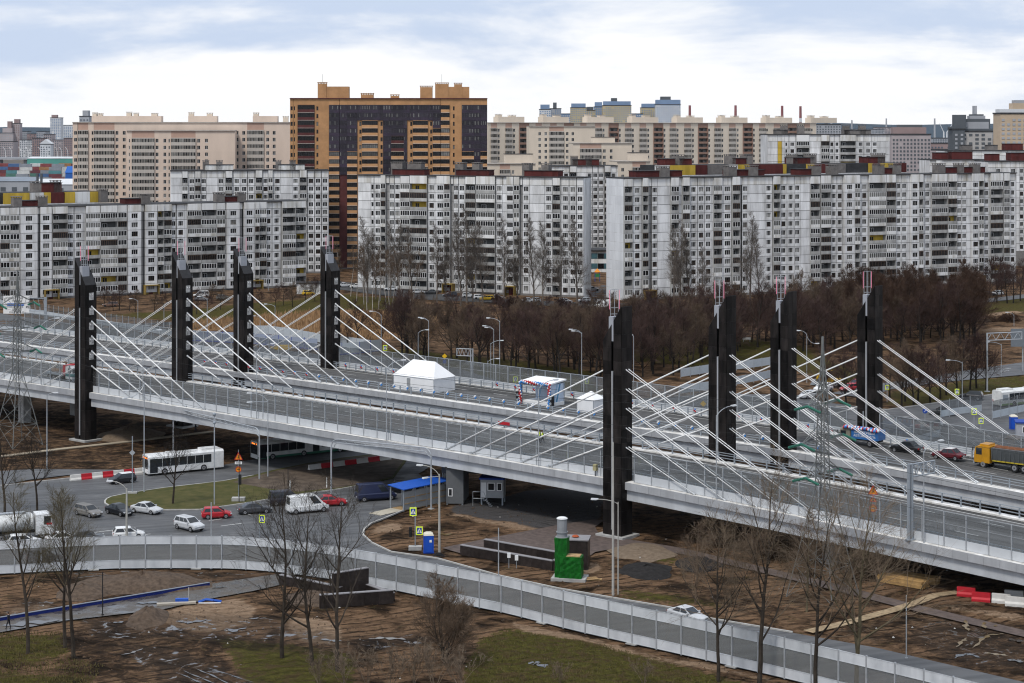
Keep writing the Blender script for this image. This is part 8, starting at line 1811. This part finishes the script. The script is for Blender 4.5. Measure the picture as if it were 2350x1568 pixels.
heap('low grey-brown heap in the shade under the left span', Gz('d', 870, 1235), 5.5, 7, 1.6, HPT, 4); heap('black heap of spoil right of the green monument', Gz('h', 2050, 815), 3.2, 4.5, .7, M('black_spoil', (.018, .016, .015), .9, 0, .4, 2, 1.0), 5); heap('black heap of spoil near the right bush', Gz('i', 110, 775), 3.0, 4, .9, M('black_spoil', (.018, .016, .015)), 6); heap('dark soil hump at the verge right of the vans', Gz('g', 2100, 1000), 3, 4, .6, HPM, 7); heap('sandy hump behind the silver column', Gz('h', 2010, 690), 4, 5, .5, HPT, 8)
db = thing('board_path', 'pale duckboard path crossing the mud towards the overpass at right', 'duckboard'); q = [Gz('i', *p) for p in ((850, 1230), (1010, 1195), (1200, 1145), (1400, 1090), (1560, 1040), (1700, 985), (1860, 965))]
bme = MB().box(-.11, .11, -.65, .65, 0, .05).mesh('plank', M('duckboard', (.33, .245, .15), .85, 0, .2, 2, 0, .2))
for a, b in zip(q, q[1:]):
    d = b - a; n = int(d.length / .26); rz = math.atan2(d.y, d.x)
    for i in range(n): mob('plank', bme, db, a + d * (i / n) + Vector((0, 0, .14)), rz + U(-.05, .05))
lp = thing('board_path', 'long pale plank path under the left span', 'duckboard'); q = [Gz('d', *p) for p in ((-40, 1385), (400, 1330), (900, 1275), (1430, 1212))]
for a, b in zip(q, q[1:]): d = b - a; rz = math.atan2(d.y, d.x); MB().box(0, d.length, -.6, .6, .08, .2).ob('board', plain((.36, .3, .22), .9), lp, a, rz)
# ------------------------------------------------------------------ second-line fences beyond the overpass
def simple_fence(label, r, pts, h, step, panel, post=STEEL, frame=None, z0=.3, pane=None):
    o = thing('site_fence', label, 'fence'); P = [Gz(r, *p) for p in pts]; pme_ = MB().box(-.05, .05, -.05, .05, 0, h + .1).mesh('post', post)
    for a, b in zip(P, P[1:]):
        d = b - a; n = max(1, round(d.length / step)); rz = math.atan2(d.y, d.x); L = d.length / n
        for i in range(n):
            c = a + d * (i / n); mob('post', pme_, o, c, rz); m = MB().box(.06, L - .06, -.02, .02, z0, h if not pane else h * .45); m.ob('panel', panel, o, c, rz)
            if pane: MB().box(.06, L - .06, -.008, .008, h * .46, h).ob('pane', pane, o, c, rz)
            if frame: MB().box(0.05, L - .05, -.03, .03, .02, z0).ob('lower_rail', frame, o, c, rz)
FPN = plain((.46, .50, .53), .6); BLF = plain((.02, .05, .34), .5)
simple_fence('grey panel fence with blue posts right behind the fourth pylon', 'd', [(1290, 600), (1700, 620), (2130, 660)], 2.6, 4.0, plain((.27, .31, .4), .6), BLF, BLF); simple_fence('pale panel fence with blue posts, right of the fourth pylon', 'e', [(-120, 700), (120, 685), (265, 665)], 2.7, 3.6, FPN, BLF, BLF)
simple_fence('pale hoarding along the reed meadow behind the left pylons', 'd', [(1690, 560), (1800, 560), (1950, 580), (2150, 618), (2340, 640), (2500, 665)], 2.4, 3.0, FPN)
simple_fence('pale hoarding along the park edge between the right pylons, upper line', 'f', [(-10, 850), (180, 820), (480, 785), (640, 760)], 2.0, 3.0, FPN); simple_fence('pale hoarding along the park edge between the right pylons, lower line', 'f', [(-10, 960), (180, 935), (480, 880), (620, 850)], 1.9, 3.0, FPN)
simple_fence('pale curved screen along the far slip road beyond the last pylon', 'f', [(1380, 1330), (1600, 1290), (1730, 1250), (1735, 1120), (1850, 1100), (2010, 1080)], 3.2, 3.0, FPN, pane=SMOKY); simple_fence('pale screen in front of the white bus on the far road', 'f', [(2080, 1130), (2300, 1080), (2500, 1035)], 3.4, 3.0, FPN, pane=SMOKY)
simple_fence('tall clear screen along the ramp behind the left pylons', 'd', [(-60, 330), (140, 410), (560, 480), (900, 530), (1180, 575)], 3.4, 2.8, FPN, pane=CLEAR); simple_fence('clear screen along the near side of the left ramp', 'd', [(-60, 530), (300, 560), (640, 590), (1180, 650)], 3.2, 2.8, FPN, pane=CLEAR)
# left ramp surface
sheet('road', vp('d', [(-80, 400), (100, 430), (600, 500), (1200, 590), (1700, 640), (2150, 690), (2150, 740), (1700, 720), (1200, 660), (600, 590), (-80, 520)]), .05, ASPH)
bn = thing('park_bench', 'white park bench on the lawn between the right pylons', 'bench', Gz('f', 432, 603), .1); MB().box(-1, 1, -.2, .2, .42, .48).ob('seat', WHITE, bn); MB().box(-1, 1, .18, .24, .55, 1.0).ob('backrest', WHITE, bn)
for x in (-.8, .8): MB().box(x - .04, x + .04, -.2, .2, 0, .42).ob('leg', GREYP, bn)
hg = tree_kind('hedge', BK_RU, BK_RU, seed=200, h=2.0, r=.04, forks=12, n1=7, n2=5, n3=4, n4=3, first=.1, ang=50, lenk=.6, twig=.016, up=.05, lean=.6); o_ = plant_tree('hedge', Gz('f', 2180, 470), 0, 1.0, 'dark clipped hedge on the right lawn', None, 'hedge', 'hedge'); o_.scale = (3.2, 1.6, 1.3)
ga = thing('garage', 'pale double garage beside the end of the nine-storey block', 'garage', Gz('d', 1990, 285), 0.1); MB().box(0, 11, 0, 6, 0, 3.2).ob('wall', ATTIC, ga); MB().box(-.2, 11.2, -.3, 6.2, 3.21, 3.5).ob('roof', TAR, ga)
for x in (.6, 4.1, 7.6): MB().box(x, x + 2.8, -.06, 0, .05, 2.5).ob('gate', plain((.5, .5, .48), .8), ga)
ym = thing('barrier_parts', 'yellow machinery parts lying by the canal works', 'machinery', Gz('d', 1900, 655)); MB().box(-2, 2, -.6, .6, 0, 1.0).ob('casing', YEL, ym); MB().box(-3, -2, -.3, .3, .2, .6).ob('arm', YEL, ym)
pg = thing('play_house', 'orange and green playground tower in the gap between the grey blocks', 'playground', Gz('e', 1715, 200)); MB().box(-.8, .8, -.8, .8, 1.6, 2.6).ob('deck_walls', plain((.05, .25, .08), .6), pg); MB().hull([(-1, -1, 3.2), (1, -1, 3.2), (1, 1, 3.2), (-1, 1, 3.2)], [(-.1, -.1, 4.4), (.1, -.1, 4.4), (.1, .1, 4.4), (-.1, .1, 4.4)]).ob('roof', ORS, pg)
for x in (-.8, .8):
    for y in (-.8, .8): MB().tube((x, y, 0), (x, y, 3.3), .07, n=5).ob('post', BLUE, pg)
# ------------------------------------------------------------------ distant air
hb = MB().box(-2900, 3300, -40, 7900, -4, 135)
hm_ = bpy.data.materials.new('haze'); hm_.use_nodes = True; ht = hm_.node_tree; ht.nodes.clear()
pv = ht.nodes.new('ShaderNodeVolumePrincipled'); pv.inputs['Color'].default_value = (.78, .86, .97, 1); pv.inputs['Density'].default_value = 0.000009; pv.inputs['Anisotropy'].default_value = 0.0
ho = ht.nodes.new('ShaderNodeOutputMaterial'); ht.links.new(pv.outputs[0], ho.inputs['Volume'])
ob_ = hb.ob('haze', hm_); ob_['kind'] = 'stuff'; ob_['label'] = 'thin pale air over the whole district'
SC.cycles.volume_bounces = 0
